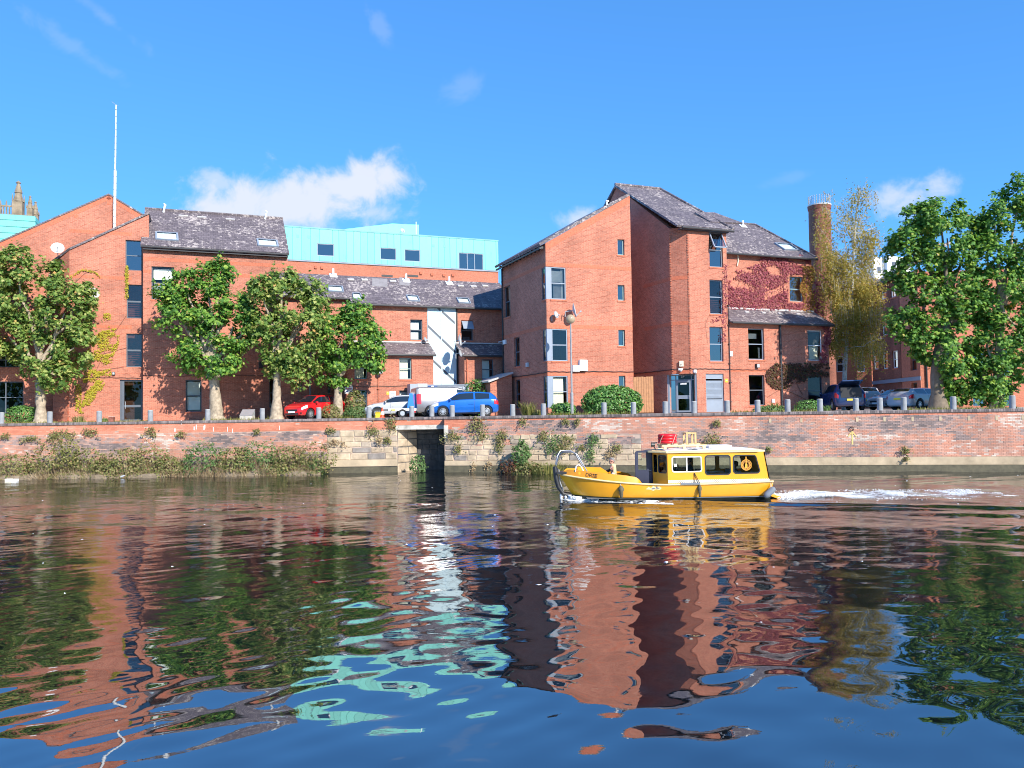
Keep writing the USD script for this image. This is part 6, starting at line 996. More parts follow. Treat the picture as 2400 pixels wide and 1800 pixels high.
def car(name, label, loc, rz, pt, prof, wheels=(-1.28, 1.28), wr=0.31, side=((-1.45, -0.62), (-0.52, 0.93)), screen=(0.40, 0.97), rear=(-1.83, -1.58), plate='plate_white', five=True, doors=(-0.57, 0.62), open_tail=False, panel_van=False):
    """prof: stations (x, half width, sill, belt, top, half width at roof), rear to front; the nose points along +x"""
    T = thing(name, label, 'van' if panel_van else 'car', loc, rz); S = np.array(prof, float); NS = len(S)
    def sec(x):
        w, zb, be, zt, wt = [np.interp(x, S[:, 0], S[:, i]) for i in range(1, 6)]; h = be - zb; g = zt - be
        return np.array([(0, zb), (.82 * w, zb), (.955 * w, zb + .1 * h), (w, zb + .38 * h), (w * .995, zb + .70 * h), (w * .965, be), (w * .955 + (wt - w * .955) * .12, be + .10 * g), (w * .955 + (wt - w * .955) * .86, be + .86 * g), (wt * .90, be + .97 * g), (wt * .5, zt), (0, zt + .005)])
    xs = np.unique(np.concatenate([S[:, 0], np.linspace(S[0, 0], S[-1, 0], 34)])); rings = []
    for x in xs: q = sec(x); L = np.stack([np.full(11, x), q[:, 0], q[:, 1]], 1); Rr = L[1:-1][::-1] * [1, -1, 1]; rings.append(np.vstack([L, Rr]))
    n = len(rings[0]); V = np.vstack(rings); Fq = []
    for i in range(len(xs) - 1):
        for j in range(n): k = (j + 1) % n; Fq += [[i * n + j, (i + 1) * n + j, (i + 1) * n + k], [i * n + j, (i + 1) * n + k, i * n + k]]
    for b, fl in ((0, 0), ((len(xs) - 1) * n, 1)):
        V = np.vstack([V, V[b:b + n].mean(0)]); c = len(V) - 1
        for j in range(n): k = (j + 1) % n; Fq.append([c, b + j, b + k] if fl == 0 else [c, b + k, b + j])
    tm = trimesh.Trimesh(V, Fq, process=True); tm.fix_normals(); body = m3.Manifold(m3.Mesh(np.array(tm.vertices, np.float32), np.array(tm.faces, np.uint32)))
    W = S[:, 1].max()
    for x in wheels: body = body - m3.Manifold.cylinder(3, wr + 0.065, wr + 0.065, 28, True).rotate([90, 0, 0]).translate([x, 0, wr])
    try: body = body + m3.Manifold.cube([S[-1, 0] - S[0, 0] - 0.5, 2 * W - 0.5, 0.5], True).translate([(S[-1, 0] + S[0, 0]) / 2, 0, np.median(S[:, 2]) + 0.3])
    except Exception: pass
    b = MB().mesh(body).build('body', pt, T, smooth=32)
    def patch(xa, xb, ra, rb, off, sgn=1, nx=10, nr=4):
        X = np.linspace(xa, xb, nx); P = []
        for x in X:
            q = sec(x); q = np.vstack([q, q[:-1][::-1] * [-1, 1]]); rr = np.linspace(ra, rb, nr); P.append(np.stack([np.full(nr, x), np.interp(rr, np.arange(len(q)), q[:, 0]) * sgn, np.interp(rr, np.arange(len(q)), q[:, 1])], 1))
        P = np.array(P); du = np.gradient(P, axis=0); dv = np.gradient(P, axis=1); N = np.cross(du, dv); N /= np.maximum(np.linalg.norm(N, axis=2, keepdims=True), 1e-9); cc = np.array([0, 0, 0.7]); N *= np.sign(np.sum(N * (P - cc), axis=2, keepdims=True)); Q = (P + N * off).reshape(-1, 3)
        return Q, [[i * nr + j, i * nr + j + 1, (i + 1) * nr + j + 1, (i + 1) * nr + j] for i in range(nx - 1) for j in range(nr - 1)]
    for sg in (1, -1):
        if not panel_van or True:
            for a, c in side: MB().add(*patch(a, c, 6.05, 6.95, 0.006, sg)).build('side_window', 'car_glass', T, smooth=True)
        for x in doors: MB().add(*patch(x - 0.008, x + 0.008, 2.2, 6.0, 0.003, sg, 2, 10)).build('door_gap', 'trim', T)
        for x in doors: xx = x + (0.28 if x < 0 else -1.05) ; q = sec(xx); MB().box(xx - 0.09, xx + 0.09, -0.02, 0.03, -0.018, 0.018, T4(0, sg * q[4, 0], q[4, 1] + 0.03)).build('door_handle', pt, T)
        if doors: xm = S[-1, 0] - (S[-1, 0] - screen[1]) - 0.12; q = sec(xm); m = MB(); m.ball([xm, sg * (q[5, 0] + 0.10), q[5, 1] + 0.07], [0.06, 0.11, 0.075], 2); m.box(xm - 0.02, xm + 0.02, min(sg * (q[5, 0] - 0.03), sg * (q[5, 0] + 0.05)), max(sg * (q[5, 0] - 0.03), sg * (q[5, 0] + 0.05)), q[5, 1], q[5, 1] + 0.05); m.build('mirror', pt, T, smooth=40)
        fx = S[-1, 0]; MB().add(*patch(fx - 0.46, fx - 0.09, 4.1, 5.3, 0.008, sg)).build('headlight', 'lamp_clear', T, smooth=True)
        rx = S[0, 0]; MB().add(*patch(rx + 0.03, rx + 0.30, 3.9, 5.6 if not panel_van else 6.5, 0.008, sg)).build('tail_light', 'lamp_red', T, smooth=True)
        MB().add(*patch(wheels[0] + wr + 0.08, wheels[1] - wr - 0.08, 1.1, 2.0, 0.004, sg)).build('sill', 'trim', T, smooth=True)
        for x in wheels:
            Mw = T4(x, sg * (np.interp(x, S[:, 0], S[:, 1]) - 0.10), wr, rx=math.pi / 2); ty = MB().lathe([(wr * .62, -.09), (wr * .93, -.10), (wr, -.07), (wr, .07), (wr * .93, .10), (wr * .62, .09), (wr * .62, -.09)], 28, Mw).build('wheel', 'tyre', T, smooth=40); f = -sg * 0.075; rm = MB()
            rm.lathe([(wr * .62, f), (wr * .56, f * 1.05), (wr * .54, f * .6), (wr * .60, f * .5)], 24, Mw)
            for k in range(10 if five else 7): a = k / (10 if five else 7) * 2 * math.pi; c_, s_ = math.cos(a), math.sin(a); t = np.array([-s_, c_, 0]) * 0.016; p0, p1 = np.array([c_ * .05, s_ * .05, f * 1.0]), np.array([c_ * wr * .58, s_ * wr * .58, f * .95]); rm.add([p0 - t, p0 + t, p1 + t, p1 - t, p0 - t - [0, 0, f * .3], p0 + t - [0, 0, f * .3], p1 + t - [0, 0, f * .3], p1 - t - [0, 0, f * .3]], [[0, 1, 2, 3], [4, 7, 6, 5], [0, 4, 5, 1], [3, 2, 6, 7], [0, 3, 7, 4], [1, 5, 6, 2]], Mw)
            rm.lathe([(0.001, f * 1.05), (.06, f * 1.05), (.07, f * .7)], 16, Mw); rm.build('rim', 'alloy', ty)
            MB().lathe([(0.001, f * .3), (wr * .6, f * .3)], 20, Mw).build('brake_disc', 'trim', ty)
    MB().add(*patch(screen[0], screen[1], 7.75, 12.25, 0.006, 1, 10, 9)).build('windscreen', 'car_glass', T, smooth=True)
    if not panel_van: MB().add(*patch(rear[0], rear[1], 7.9, 12.1, 0.006, 1, 8, 9)).build('rear_window', 'car_glass', T, smooth=True)
    fx, rx = S[-1, 0], S[0, 0]; zf, zr_ = S[-1, 2], S[0, 2]
    MB().box(fx - 0.10, fx + 0.012, -0.42, 0.42, 0.47, 0.58).build('grille', 'trim', T); MB().box(fx - 0.06, fx + 0.014, -0.5, 0.5, 0.26, 0.36).build('lower_grille', 'trim', T)
    MB().box(fx + 0.014, fx + 0.03, -0.26, 0.26, 0.37, 0.48).build('number_plate', 'plate_white', T); MB().box(rx - 0.03, rx - 0.012, -0.26, 0.26, 0.60, 0.71).build('number_plate', 'plate_yellow', T)
    for sg in (1, -1): MB().box(fx - 0.16, fx - 0.03, sg * 0.62 - 0.09, sg * 0.62 + 0.09, 0.33, 0.40).build('fog_lamp', 'trim', T)
    if open_tail:
        q = sec(rear[1] + 0.1); zt = q[10, 1]; MB().slab([[rear[1], -0.62, zt + 0.02], [rear[1], 0.62, zt + 0.02], [rear[1] - 0.85, 0.58, zt + 0.22], [rear[1] - 0.85, -0.58, zt + 0.22]], 0.07, nrm=(0, 0, 1)).build('tailgate', pt, T)
        MB().box(rx - 0.011, rx + 0.03, -0.6, 0.6, 0.78, 1.38).build('boot_opening', 'trim', T)
    return T
HATCH = [(-2.02, .60, .36, .74, .80, .50), (-1.97, .76, .28, .88, .97, .58), (-1.86, .83, .22, .95, 1.16, .62), (-1.56, .86, .19, .97, 1.41, .57), (-0.9, .87, .18, .95, 1.46, .57), (-0.1, .87, .18, .93, 1.47, .57), (.36, .87, .18, .92, 1.42, .56), (1.0, .86, .18, .92, 1.0, .64), (1.5, .84, .2, .85, .91, .62), (1.80, .78, .22, .74, .79, .56), (1.96, .66, .24, .62, .66, .46), (2.0, .50, .30, .52, .56, .36)]
def at_q(px, Y): p = at(px, 960, Y); return (p[0], p[1], QZ - 0.018)
car('red_car', 'red hatchback parked nose on between the plane tree trunks', at_q(738, 48.7), math.radians(-118), 'paint_red', HATCH)
car('blue_car', 'bright blue hatchback parked side on behind the bollards', at_q(1087, 46.9), math.radians(180 + 8), 'paint_blue', [(x * 1.0, *r) for x, *r in HATCH])
VAN = [(-2.20, .78, .40, .98, 1.60, .70), (-2.16, .88, .30, 1.02, 1.76, .74), (-2.0, .90, .25, 1.05, 1.82, .76), (-1.0, .91, .23, 1.05, 1.84, .76), (0.3, .91, .23, 1.05, 1.83, .76), (0.75, .91, .23, 1.05, 1.74, .74), (1.45, .89, .23, 1.05, 1.14, .74), (1.85, .85, .25, .95, 1.02, .68), (2.12, .76, .28, .78, .84, .6), (2.2, .62, .34, .64, .7, .5)]
car('silver_van', 'silver panel van parked behind the bright blue hatchback', at_q(1050, 49.0), math.radians(20), 'paint_silver', VAN, wheels=(-1.32, 1.42), wr=0.33, side=((0.35, 1.3),), screen=(0.8, 1.42), doors=(0.25,), five=False, panel_van=True)
SAL = [(x * 1.1, w, zb, be * .95, be * .95 + (zt - be) * .92, wt) for x, w, zb, be, zt, wt in HATCH]
car('white_car', 'white car half hidden behind the upright blue trailer panel', at_q(938, 48.7), math.radians(180 + 12), 'paint_white', SAL, wheels=(-1.42, 1.42), side=((-1.6, -0.7), (-0.6, 1.02)), screen=(.46, 1.06), rear=(-2.0, -1.75))
SUV = [(x * 1.12, w * 1.07, zb + .04, be * 1.12, zt * 1.13, wt * 1.1) for x, w, zb, be, zt, wt in HATCH]
car('navy_car', 'dark blue estate car with its tailgate raised beside the wing', at_q(1972, 49.6), math.radians(82), 'paint_navy', SUV, wheels=(-1.42, 1.42), wr=0.35, side=((-1.6, -0.7), (-0.6, 1.0)), screen=(.46, 1.06), rear=(-2.05, -1.78), open_tail=True)
car('white_car', 'white car with dark rear window parked beyond the dark blue estate', at_q(2024, 54.2), math.radians(76), 'paint_white', [(x, w, zb, be * 1.06, zt * 1.06, wt) for x, w, zb, be, zt, wt in HATCH])
COUPE = [(x * 1.08, w * 1.04, zb - .02, be * .94, be * .94 + (zt - be) * .80, wt * .95) for x, w, zb, be, zt, wt in HATCH]
car('pale_car', 'pale pinkish silver car seen from the front behind two bollards', at_q(2106, 50.6), math.radians(180 + 28), 'paint_pale', COUPE, wheels=(-1.38, 1.38), side=((-1.55, -0.66), (-0.56, 1.0)), screen=(.43, 1.04), rear=(-1.97, -1.7))
car('white_coupe', 'white coupe with black rear bumper beside the leaning tree trunk', at_q(2160, 48.0), math.radians(28), 'paint_white', COUPE, wheels=(-1.38, 1.38), side=((-1.55, -0.66), (-0.56, 1.0)), screen=(.43, 1.04), rear=(-1.97, -1.7))
# trailer with raised blue ramp
b = at_q(945, 46.9); T = thing('ramp_trailer', 'low trailer with upright bright blue ramp and red rear lights', 'trailer', b, math.radians(12)); m = MB(); m.box(-0.9, 0.75, -0.6, 0.6, 0.42, 0.50); m.box(-2.0, -0.9, -0.05, 0.05, 0.42, 0.5); m.build('chassis', 'trim', T)
MB().slab([[0.18, -0.62, 0.5], [0.62, -0.62, 0.5], [0.52, -0.62, 1.42], [0.34, -0.62, 1.42]], 0.05, nrm=(0, -1, 0)).slab([[0.62, -0.62, 0.5], [0.80, 0.62, 0.5], [0.78, 0.62, 1.42], [0.52, -0.62, 1.42]], 0.05, nrm=(1, -0.2, 0)).build('ramp', 'panel_blue', T)
for sg in (-1, 1): w = MB().lathe([(.14, -.07), (.25, -.08), (.25, .08), (.14, .07)], 20, T4(-0.1, sg * 0.72, 0.25, rx=math.pi / 2)).build('wheel', 'tyre', T, smooth=40); MB().lathe([(0.001, -.06), (.14, -.06), (.14, .06), (0.001, .06)], 16, T4(-0.1, sg * 0.72, 0.25, rx=math.pi / 2)).build('rim', 'alloy', w)
MB().box(-0.9, 0.72, -0.66, -0.61, 0.40, 0.54).build('light_board', 'plate_white', T)
for x in (-0.15, 0.55): MB().box(x - 0.13, x + 0.13, -0.69, -0.665, 0.28, 0.39).build('tail_light', 'lamp_red', T)
MB().box(-0.75, -0.5, -0.69, -0.665, 0.42, 0.5).build('number_plate', 'plate_yellow', T)
# grey ribbed site store with a navy notice and a white box body
p0 = at(1003, 960, 50.7); T = thing('site_store', 'grey ribbed metal store with navy notice board behind the silver van', 'container', (p0[0], p0[1], QZ), TH * 0.6); F = Face(T4(p0[0], p0[1], QZ, TH * 0.6)); w = F.xz(1099, 912)[0]; zt = F.xz(1050, 904)[1]
MB().box(0, w, 0.05, 0.8, 0.0, zt).build('body', 'corrugated', T)
x = 0.78
while x < w - 0.1: MB().box(x, x + 0.12, 0.0, 0.049, 0.05, zt - 0.08).build('rib', 'corrugated', T); x += 0.3
MB().box(-0.02, w + 0.02, -0.02, 0.82, zt, zt + 0.08).build('roof_edge', 'panel_grey', T); a, b_, c_, d_ = F.rect(999, 904, 1025, 915); nbp = MB().box(0.02, b_, -0.03, -0.002, c_ - 0.05, d_).build('notice_board', 'sign_navy', T)
MB().box((b_) / 2 - 0.07, b_ / 2 + 0.07, -0.036, -0.031, c_ + 0.17, c_ + 0.29).box(b_ / 2 - 0.24, b_ / 2 + 0.24, -0.036, -0.031, c_ + 0.06, c_ + 0.11).build('white_emblem', 'white', nbp)
p0 = at(962, 960, 50.1); T = thing('box_body', 'plain white box van body standing left of the grey store', 'container', (p0[0], p0[1], QZ), TH); F = Face(T4(p0[0], p0[1], QZ, TH)); zt = F.xz(985, 899)[1]; x = F.xz(1002, 910)[0]
MB().box(0.42 * x, x, 0.0, 0.8, 0.45, zt).build('box', 'paint_white', T); MB().box(0, 0.419 * x, 0.02, 0.8, 0.45, zt - 0.02).build('side', 'corrugated', T); MB().box(0.1, x - 0.1, 0.1, 0.7, 0.3, 0.449).build('underframe', 'trim', T)
for q in (0.3, x - 0.35): MB().lathe([(0.001, -.1), (.28, -.1), (.28, .1), (0.001, .1)], 20, T4(q, 0.25, 0.28, rx=math.pi / 2)).build('wheel', 'tyre', T, smooth=40)
# traffic cone, yellow bin
b = at_q(896, 46.6); T = thing('traffic_cone', 'red and white traffic cone in front of the half hidden white car', 'traffic cone', b); MB().box(-.18, .18, -.18, .18, 0, .03).build('base', 'cone_red', T); MB().lathe([(.15, .03), (.12, .2)], 16).lathe([(.085, .37), (.03, .62), (0.001, .62)], 16).build('cone', 'cone_red', T, smooth=40, kind='stuff'); MB().lathe([(.12, .2), (.085, .37)], 16).build('white_band', 'white', T, smooth=40)
b = at_q(889, 46.7); T = thing('yellow_salt_bin', 'small yellow salt bin beside the traffic cone', 'bin', b); MB().box(-.2, .2, -.16, .16, 0, .3).build('tub', 'yellow_sign', T); MB().slab([[-.22, -.18, .3], [.22, -.18, .3], [.22, .18, .38], [-.22, .18, .38]], 0.04, nrm=(0, 0, 1)).build('lid', 'yellow_sign', T)
# ------------------------------------------------------------------ the yellow water taxi
def boat_yellow(name, c):
    c = np.array(c); n = {'tc': ('texture_coordinate', {}), 'nz': ('noise_texture', {'scale': 1.4, 'detail': 6.0, 'roughness': 0.65}), 'n2': ('noise_texture', {'scale': 18.0, 'detail': 4.0, 'roughness': 0.75}), 'r': ('rgb_ramp', {'ramp': [(0.3, c * [0.92, 0.86, 0.8]), (0.6, c)]}), 'r2': ('rgb_ramp', {'ramp': [(0.70, (0, 0, 0)), (0.78, (1, 1, 1))]}), 'm': ('mix_color', {'b': (0.42, 0.24, 0.06)}), 'p': ('principled_bsdf', {'roughness': 0.38, 'coat_weight': 0.25, 'coat_roughness': 0.2})}
    mat(name, n, [('tc.object', 'nz.vector'), ('tc.object', 'n2.vector'), ('nz.fac', 'r.fac'), ('n2.fac', 'r2.fac'), ('r.color', 'm.a'), ('r2.color', 'm.fac'), ('m.result', 'p.base_color')])
boat_yellow('boat_yellow', (0.80, 0.36, 0.014)); boat_yellow('boat_orange', (0.74, 0.30, 0.014)); plain('boat_cream', (0.78, 0.60, 0.30), 0.6, 0.18, 5.0); plain('boat_navy', (0.012, 0.016, 0.045), 0.5, 0.15); plain('rubber', (0.02, 0.021, 0.025), 0.45, 0.3, 6.0); plain('boot_top', (0.03, 0.035, 0.02), 0.6, 0.6, 5.0); plain('alu', (0.34, 0.35, 0.37), 0.35, 0.08, metal=0.8); plain('ring_red', (0.62, 0.012, 0.02), 0.4, 0.08); plain('rope', (0.62, 0.50, 0.38), 0.9, 0.2); plain('fender', (0.10, 0.085, 0.05), 0.8, 0.4, 9.0); plain('cabin_grey', (0.16, 0.18, 0.21), 0.7, 0.15); plain('letter_dark', (0.03, 0.02, 0.012), 0.6, 0.1)
mat('checker', {'tc': ('texture_coordinate', {}), 's': ('separate_xyz', {}), 'c': ('combine_xyz', {'z': 0.001}), 'ch': ('checker_texture', {'scale': 1 / 0.0385, 'color1': (0.80, 0.76, 0.66), 'color2': (0.10, 0.085, 0.06)}), 'nz': ('noise_texture', {'scale': 3.0, 'detail': 4.0}), 'r': ('rgb_ramp', {'ramp': [(0.35, (0.15,) * 3), (0.65, (0.6,) * 3)]}), 'm': ('mix_color', {'b': (0.80, 0.76, 0.62)}), 'p': ('principled_bsdf', {'roughness': 0.5})},
    [('tc.object', 's.vector'), ('s.x', 'c.x'), ('s.z', 'c.y'), ('c.vector', 'ch.vector'), ('tc.object', 'nz.vector'), ('nz.fac', 'r.fac'), ('ch.color', 'm.a'), ('r.color', 'm.fac'), ('m.result', 'p.base_color')])
BY = 1.15; bo = np.array([5.63 + BOAT_DX, 28.7 + BY, -0.015]); BT = thing('water_taxi', 'yellow cabin water taxi with black bow fender cruising to the left', 'boat', bo); WB_ = T4(*bo); NF = Face(WB_, T4(0, -BY, 0)); CF = Face(WB_)
nx_ = lambda px, py=1120: NF.xz(px, py)[0]
BOW, STERN = nx_(1314, 1110), nx_(1814, 1124); GZ = lambda x: 0.60 + 0.36 * np.clip((0.0 - x) / (0.0 - BOW), 0, 1) ** 1.5 + 0.06 * np.clip(x / STERN, 0, 1) ** 2
GB = lambda x: BY * (1 - np.clip((-1.2 - x) / (-1.2 - BOW), 0, 1) ** 2.3 * 0.93) * (1 - 0.06 * np.clip(x / STERN, 0, 1) ** 2)
def hull():
    t = np.linspace(0, 1, 40); rows = []
    levels = [(1.0, 1.0, 0.0), (0.72, 0.965, 0.05), (0.40, 0.90, 0.11), (0.10, 0.82, 0.20), (-0.12, 0.66, 0.28), (-0.45, 0.0, 0.36)]   # part of gunwale height, part of beam, rake in m per m
    for f, bm, rk in levels:
        row = []
        for u in t:
            xg = BOW + (STERN - BOW) * u; zg = GZ(xg); z = zg * f if f > 0 else f; drop = zg - z; x = xg + drop * 0.62 * (1 - u) ** 4 - 0.10 * drop * u ** 8; row.append([x, -GB(xg) * bm, z])
        rows.append(row)
    A = np.array(rows); k, n = A.shape[:2]; V = A.reshape(-1, 3); F_ = [[r * n + i, r * n + i + 1, (r + 1) * n + i + 1, (r + 1) * n + i] for r in range(k - 1) for i in range(n - 1)]
    m = MB()
    m.add(V, [f[::-1] for f in F_]); m.add(V * [1, -1, 1], F_)
    st = A[:, -1]; m.add(np.vstack([st, st * [1, -1, 1]]), [[i, i + 1, k + i + 1, k + i] for i in range(k - 1)]); bw = A[:, 0]; m.add(np.vstack([bw, bw * [1, -1, 1]]), [[i, k + i, k + i + 1, i + 1] for i in range(k - 1)])
    return m, A
hm, HA = hull(); HP = hm.build('hull', 'boat_yellow', BT, smooth=35)
# dark boot topping near the water: thin strip proud of the hull
m = MB(); r1, r2, r3 = HA[2], HA[3], HA[4]; n = len(r2)
for s in (1, -1):
    o_ = [0, -s * 0.012, 0]; m.add(np.vstack([(r1 * .36 + r2 * .64) * [1, s, 1] + o_, r2 * [1, s, 1] + o_, r3 * [1, s, 1] + o_]), [[q * n + i, q * n + i + 1, (q + 1) * n + i + 1, (q + 1) * n + i][::s] for q in (0, 1) for i in range(n - 1)])
m.build('boot_topping', 'boot_top', BT, smooth=True)
# rubbing strake
xs = np.linspace(BOW, STERN, 40)
for s in (1, -1): MB().tube(np.stack([xs, s * -(GB(xs) + 0.015), GZ(xs)], 1), 0.03, 8).build('rubbing_strake', 'boat_cream', BT, smooth=True)
xs = np.linspace(BOW + 0.02, STERN, 40); dk = MB(); dk.add(np.vstack([np.stack([xs, -GB(xs) + 0.01, GZ(xs) - 0.02], 1), np.stack([xs, GB(xs) - 0.01, GZ(xs) - 0.02], 1)]), [[i, i + 1, 40 + i + 1, 40 + i] for i in range(39) if xs[i] > -0.35 or xs[i] < -2.9]); dk.build('deck', 'boat_cream', BT)
MB().quad([-2.95, -1.0, 0.12], [0.2, -1.05, 0.12], [0.2, 1.05, 0.12], [-2.95, 1.0, 0.12]).build('cockpit_floor', 'cabin_grey', BT)
# raised bulwark round the bow cockpit
def bul(s):
    X = np.linspace(BOW + 0.06, nx_(1506, 1118), 46); top = np.interp(X, [BOW + .06, nx_(1336), nx_(1400), nx_(1468), nx_(1492), nx_(1500), nx_(1506)], [GZ(BOW) + .03, GZ(nx_(1336)) + .24, GZ(nx_(1400)) + .27, GZ(nx_(1468)) + .26, GZ(nx_(1492)) + .22, GZ(nx_(1500)) + .14, GZ(nx_(1506)) + 0.0]); k = 46; b0 = np.stack([X, -(GB(X) - 0.005), GZ(X) + 0.012], 1); t0 = np.stack([X, -(GB(X) * 0.90), top], 1); t1 = t0 + [0, 0.07, 0.0]; b1 = b0 + [0, 0.12, 0]
    V = np.vstack([b0, t0, t1, b1]) * [1, s, 1]; f = [[r * k + i, r * k + i + 1, (r + 1) * k + i + 1, (r + 1) * k + i][::s] for r in range(3) for i in range(k - 1)]; return MB().add(V, f), X, t0
for s in (1, -1): m, BX, BTp = bul(s); m.build('bulwark', 'boat_orange', BT, smooth=30)
# foredeck with the raised far coaming
fd = MB(); X = np.linspace(BOW + 0.06, -2.75, 14); tz = np.interp(X, BX, BTp[:, 2]) - 0.06; ty = GB(X) * 0.86; fd.add(np.vstack([np.stack([X, -ty, tz], 1), np.stack([X, ty, tz], 1)]), [[i, i + 1, 14 + i + 1, 14 + i] for i in range(13)]); fd.build('foredeck', 'boat_orange', BT)
X = np.linspace(nx_(1362), nx_(1420), 10); cz = 1.17; MB().slab([[X[0], 0.42, 0.95], [X[-1] + .35, 0.42, 0.9], [X[-1], 0.42, cz - .02], [X[0], 0.42, cz + .02]], 0.05, nrm=(0, -1, 0)).build('coaming', 'boat_yellow', BT)
# cabin: side walls with openings, angled front, raked stern, roof
c0, c1b, c1t = nx_(1567, 1130), nx_(1808, 1122), nx_(1794, 1058); cz0, cz1 = GZ(0.5) - 0.01, NF.xz(1660, 1061)[1]; CY = 1.04
def rrect(a, b, c, d, r=0.09): return sbox(a + r, c + r, b - r, d - r).buffer(r, quad_segs=5)
wins = [rrect(*NF.rect(1577.6, 1071.5, 1645, 1105.5), 0.06), rrect(*NF.rect(1655.5, 1068.5, 1713, 1112)), None]
a, b, c, d = NF.rect(1721.6, 1068, 1782, 1109); wins[2] = Polygon([(a, c), (b + .02, c), (b - .14, d), (a, d)]).buffer(-0.09).buffer(0.09, quad_segs=5)
side = Polygon([(c0, cz0), (c1b, cz0), (c1t, cz1), (c0, cz1)])
for wq in wins: side = side.difference(wq)
for s in (1, -1):
    y0, y1 = (-CY, -CY + 0.04) if s == 1 else (CY - 0.04, CY); MB().ext(side, y0, y1).build('cabin_side', 'boat_yellow', BT)
    for i, wq in enumerate(wins):
        fr = wq.buffer(0.028).difference(wq.buffer(-0.012)); ym = y0 - 0.012 if s == 1 else y1 - 0.02; w = MB().ext(fr, ym, ym + 0.032).build('window', 'white' if i == 0 else 'rubber', BT); MB().ext(wq.buffer(-0.005), (y0 + y1) / 2 - 0.003, (y0 + y1) / 2 + 0.003).build('pane', 'glass_clear', w)
        if i == 0: a_, c_, b_, d_ = wq.bounds; MB().box(a_ + (b_ - a_) * .48, a_ + (b_ - a_) * .48 + 0.035, ym, ym + 0.03, c_ + .012, d_ - .012).build('sliding_bar', 'white', w)
        if i == 0 and s == 1: MB().box(a_ + .06, a_ + .16, y0 + .005, y0 + .01, c_ + .18, c_ + .28).build('sticker', 'white', w)
    MB().ext(sbox(c0 + .005, cz0 + .05, c1b - .03, cz0 + .05 + 0.115), -CY - .004 if s == 1 else CY + .001, -CY - .001 if s == 1 else CY + .004).build('checker_band', 'checker', BT)
fx, fy = c0 - 0.42, 0.34     # front: near and far cheeks angled back from the central doorway
for s in (1, -1):
    A, B = np.array([fx, -s * fy]), np.array([c0, -s * CY]); Lw = np.linalg.norm(B - A); ang = math.atan2(B[1] - A[1], B[0] - A[0]); Fp = Face(WB_, T4(A[0], A[1], 0, ang)); P = sbox(0, cz0, Lw, cz1); wq = rrect(Lw * .40, Lw * .92, cz0 + .42, cz1 - .10, .07); wq2 = rrect(Lw * .03, Lw * .30, cz0 + .42, cz1 - .08, .04)
    MB().ext(P.difference(wq).difference(wq2), 0, 0.04, Fp.L).build('cabin_front', 'boat_orange', BT); w = MB().ext(wq.buffer(.02).difference(wq.buffer(-.01)), -0.012, 0.02, Fp.L).build('front_window', 'rubber', BT); MB().ext(wq, 0.018, 0.022, Fp.L).build('pane', 'glass_clear', w); MB().ext(wq2, 0.018, 0.022, Fp.L).build('pane', 'glass_clear', w)
MB().slab([[c1b, -CY, cz0], [c1b, CY, cz0], [c1t, CY, cz1], [c1t, -CY, cz1]], 0.04, nrm=(1, 0, 0.2)).build('cabin_stern', 'boat_yellow', BT)
rp = Polygon([(fx - .18, -.5), (c0 - .05, -CY - .06), (c1t - .25, -CY - .06), (c1t + .06, -CY + .12), (c1t + .06, CY - .12), (c1t - .25, CY + .06), (c0 - .05, CY + .06), (fx - .18, .5)]); rm = trimesh.creation.extrude_polygon(rp, 0.055, engine='earcut'); MB().mesh(rm, T4(0, 0, cz1 + .002)).build('roof', 'boat_cream', BT)
rc = MB(); U = np.linspace(-1, 1, 9); X = np.linspace(c0, c1t - .1, 12); V = [[x, u * CY * .97, cz1 + .058 + .075 * (1 - u * u) * min(1, (c1t - .1 - x) * 2.2 + .05, (x - c0) * 2 + .1)] for x in X for u in U]; rc.add(V, [[i * 9 + j, (i + 1) * 9 + j, (i + 1) * 9 + j + 1, i * 9 + j + 1] for i in range(11) for j in range(8)]); rc.build('roof_crown', 'white', BT, smooth=True)
for s in (1, -1): MB().box(c0 + .05, c1t - .2, s * 1.0 - .012, s * 1.0 + .012, cz1 + .06, cz1 + .085).build('roof_batten', 'boat_cream', BT)
# navy door swung forward
hx_, hz0, hz1 = nx_(1531, 1080), cz0 - .03, NF.xz(1510, 1058)[1]; Fd = Face(WB_, T4(nx_(1489, 1080) + .12, -0.35, 0, 0.12)); Wd = nx_(1531) - nx_(1489); dP = Polygon([(0, .58), (Wd, hz0 - .02), (Wd, hz1 + .03), (.05, hz1 - .03), (0, hz1 - .09)]); dw = sbox(.11, 1.08, Wd - .22, hz1 - .09)
dr = MB().ext(dP.difference(dw), 0, .04, Fd.L).build('door', 'boat_navy', BT); MB().ext(dw, .018, .022, Fd.L).build('pane', 'glass_clear', dr); MB().tube([[Wd - .12, -.03, 1.05], [Wd - .05, -.03, 1.05]], .012, 6, Fd.L).build('handle', 'alu', dr)
MB().box(fx, fx + .03, -fy + .02, -fy + .08, cz0, cz1).build('door_frame', 'boat_navy', BT); MB().box(fx, fx + .03, fy - .08, fy - .02, cz0, cz1).build('door_frame', 'boat_navy', BT)
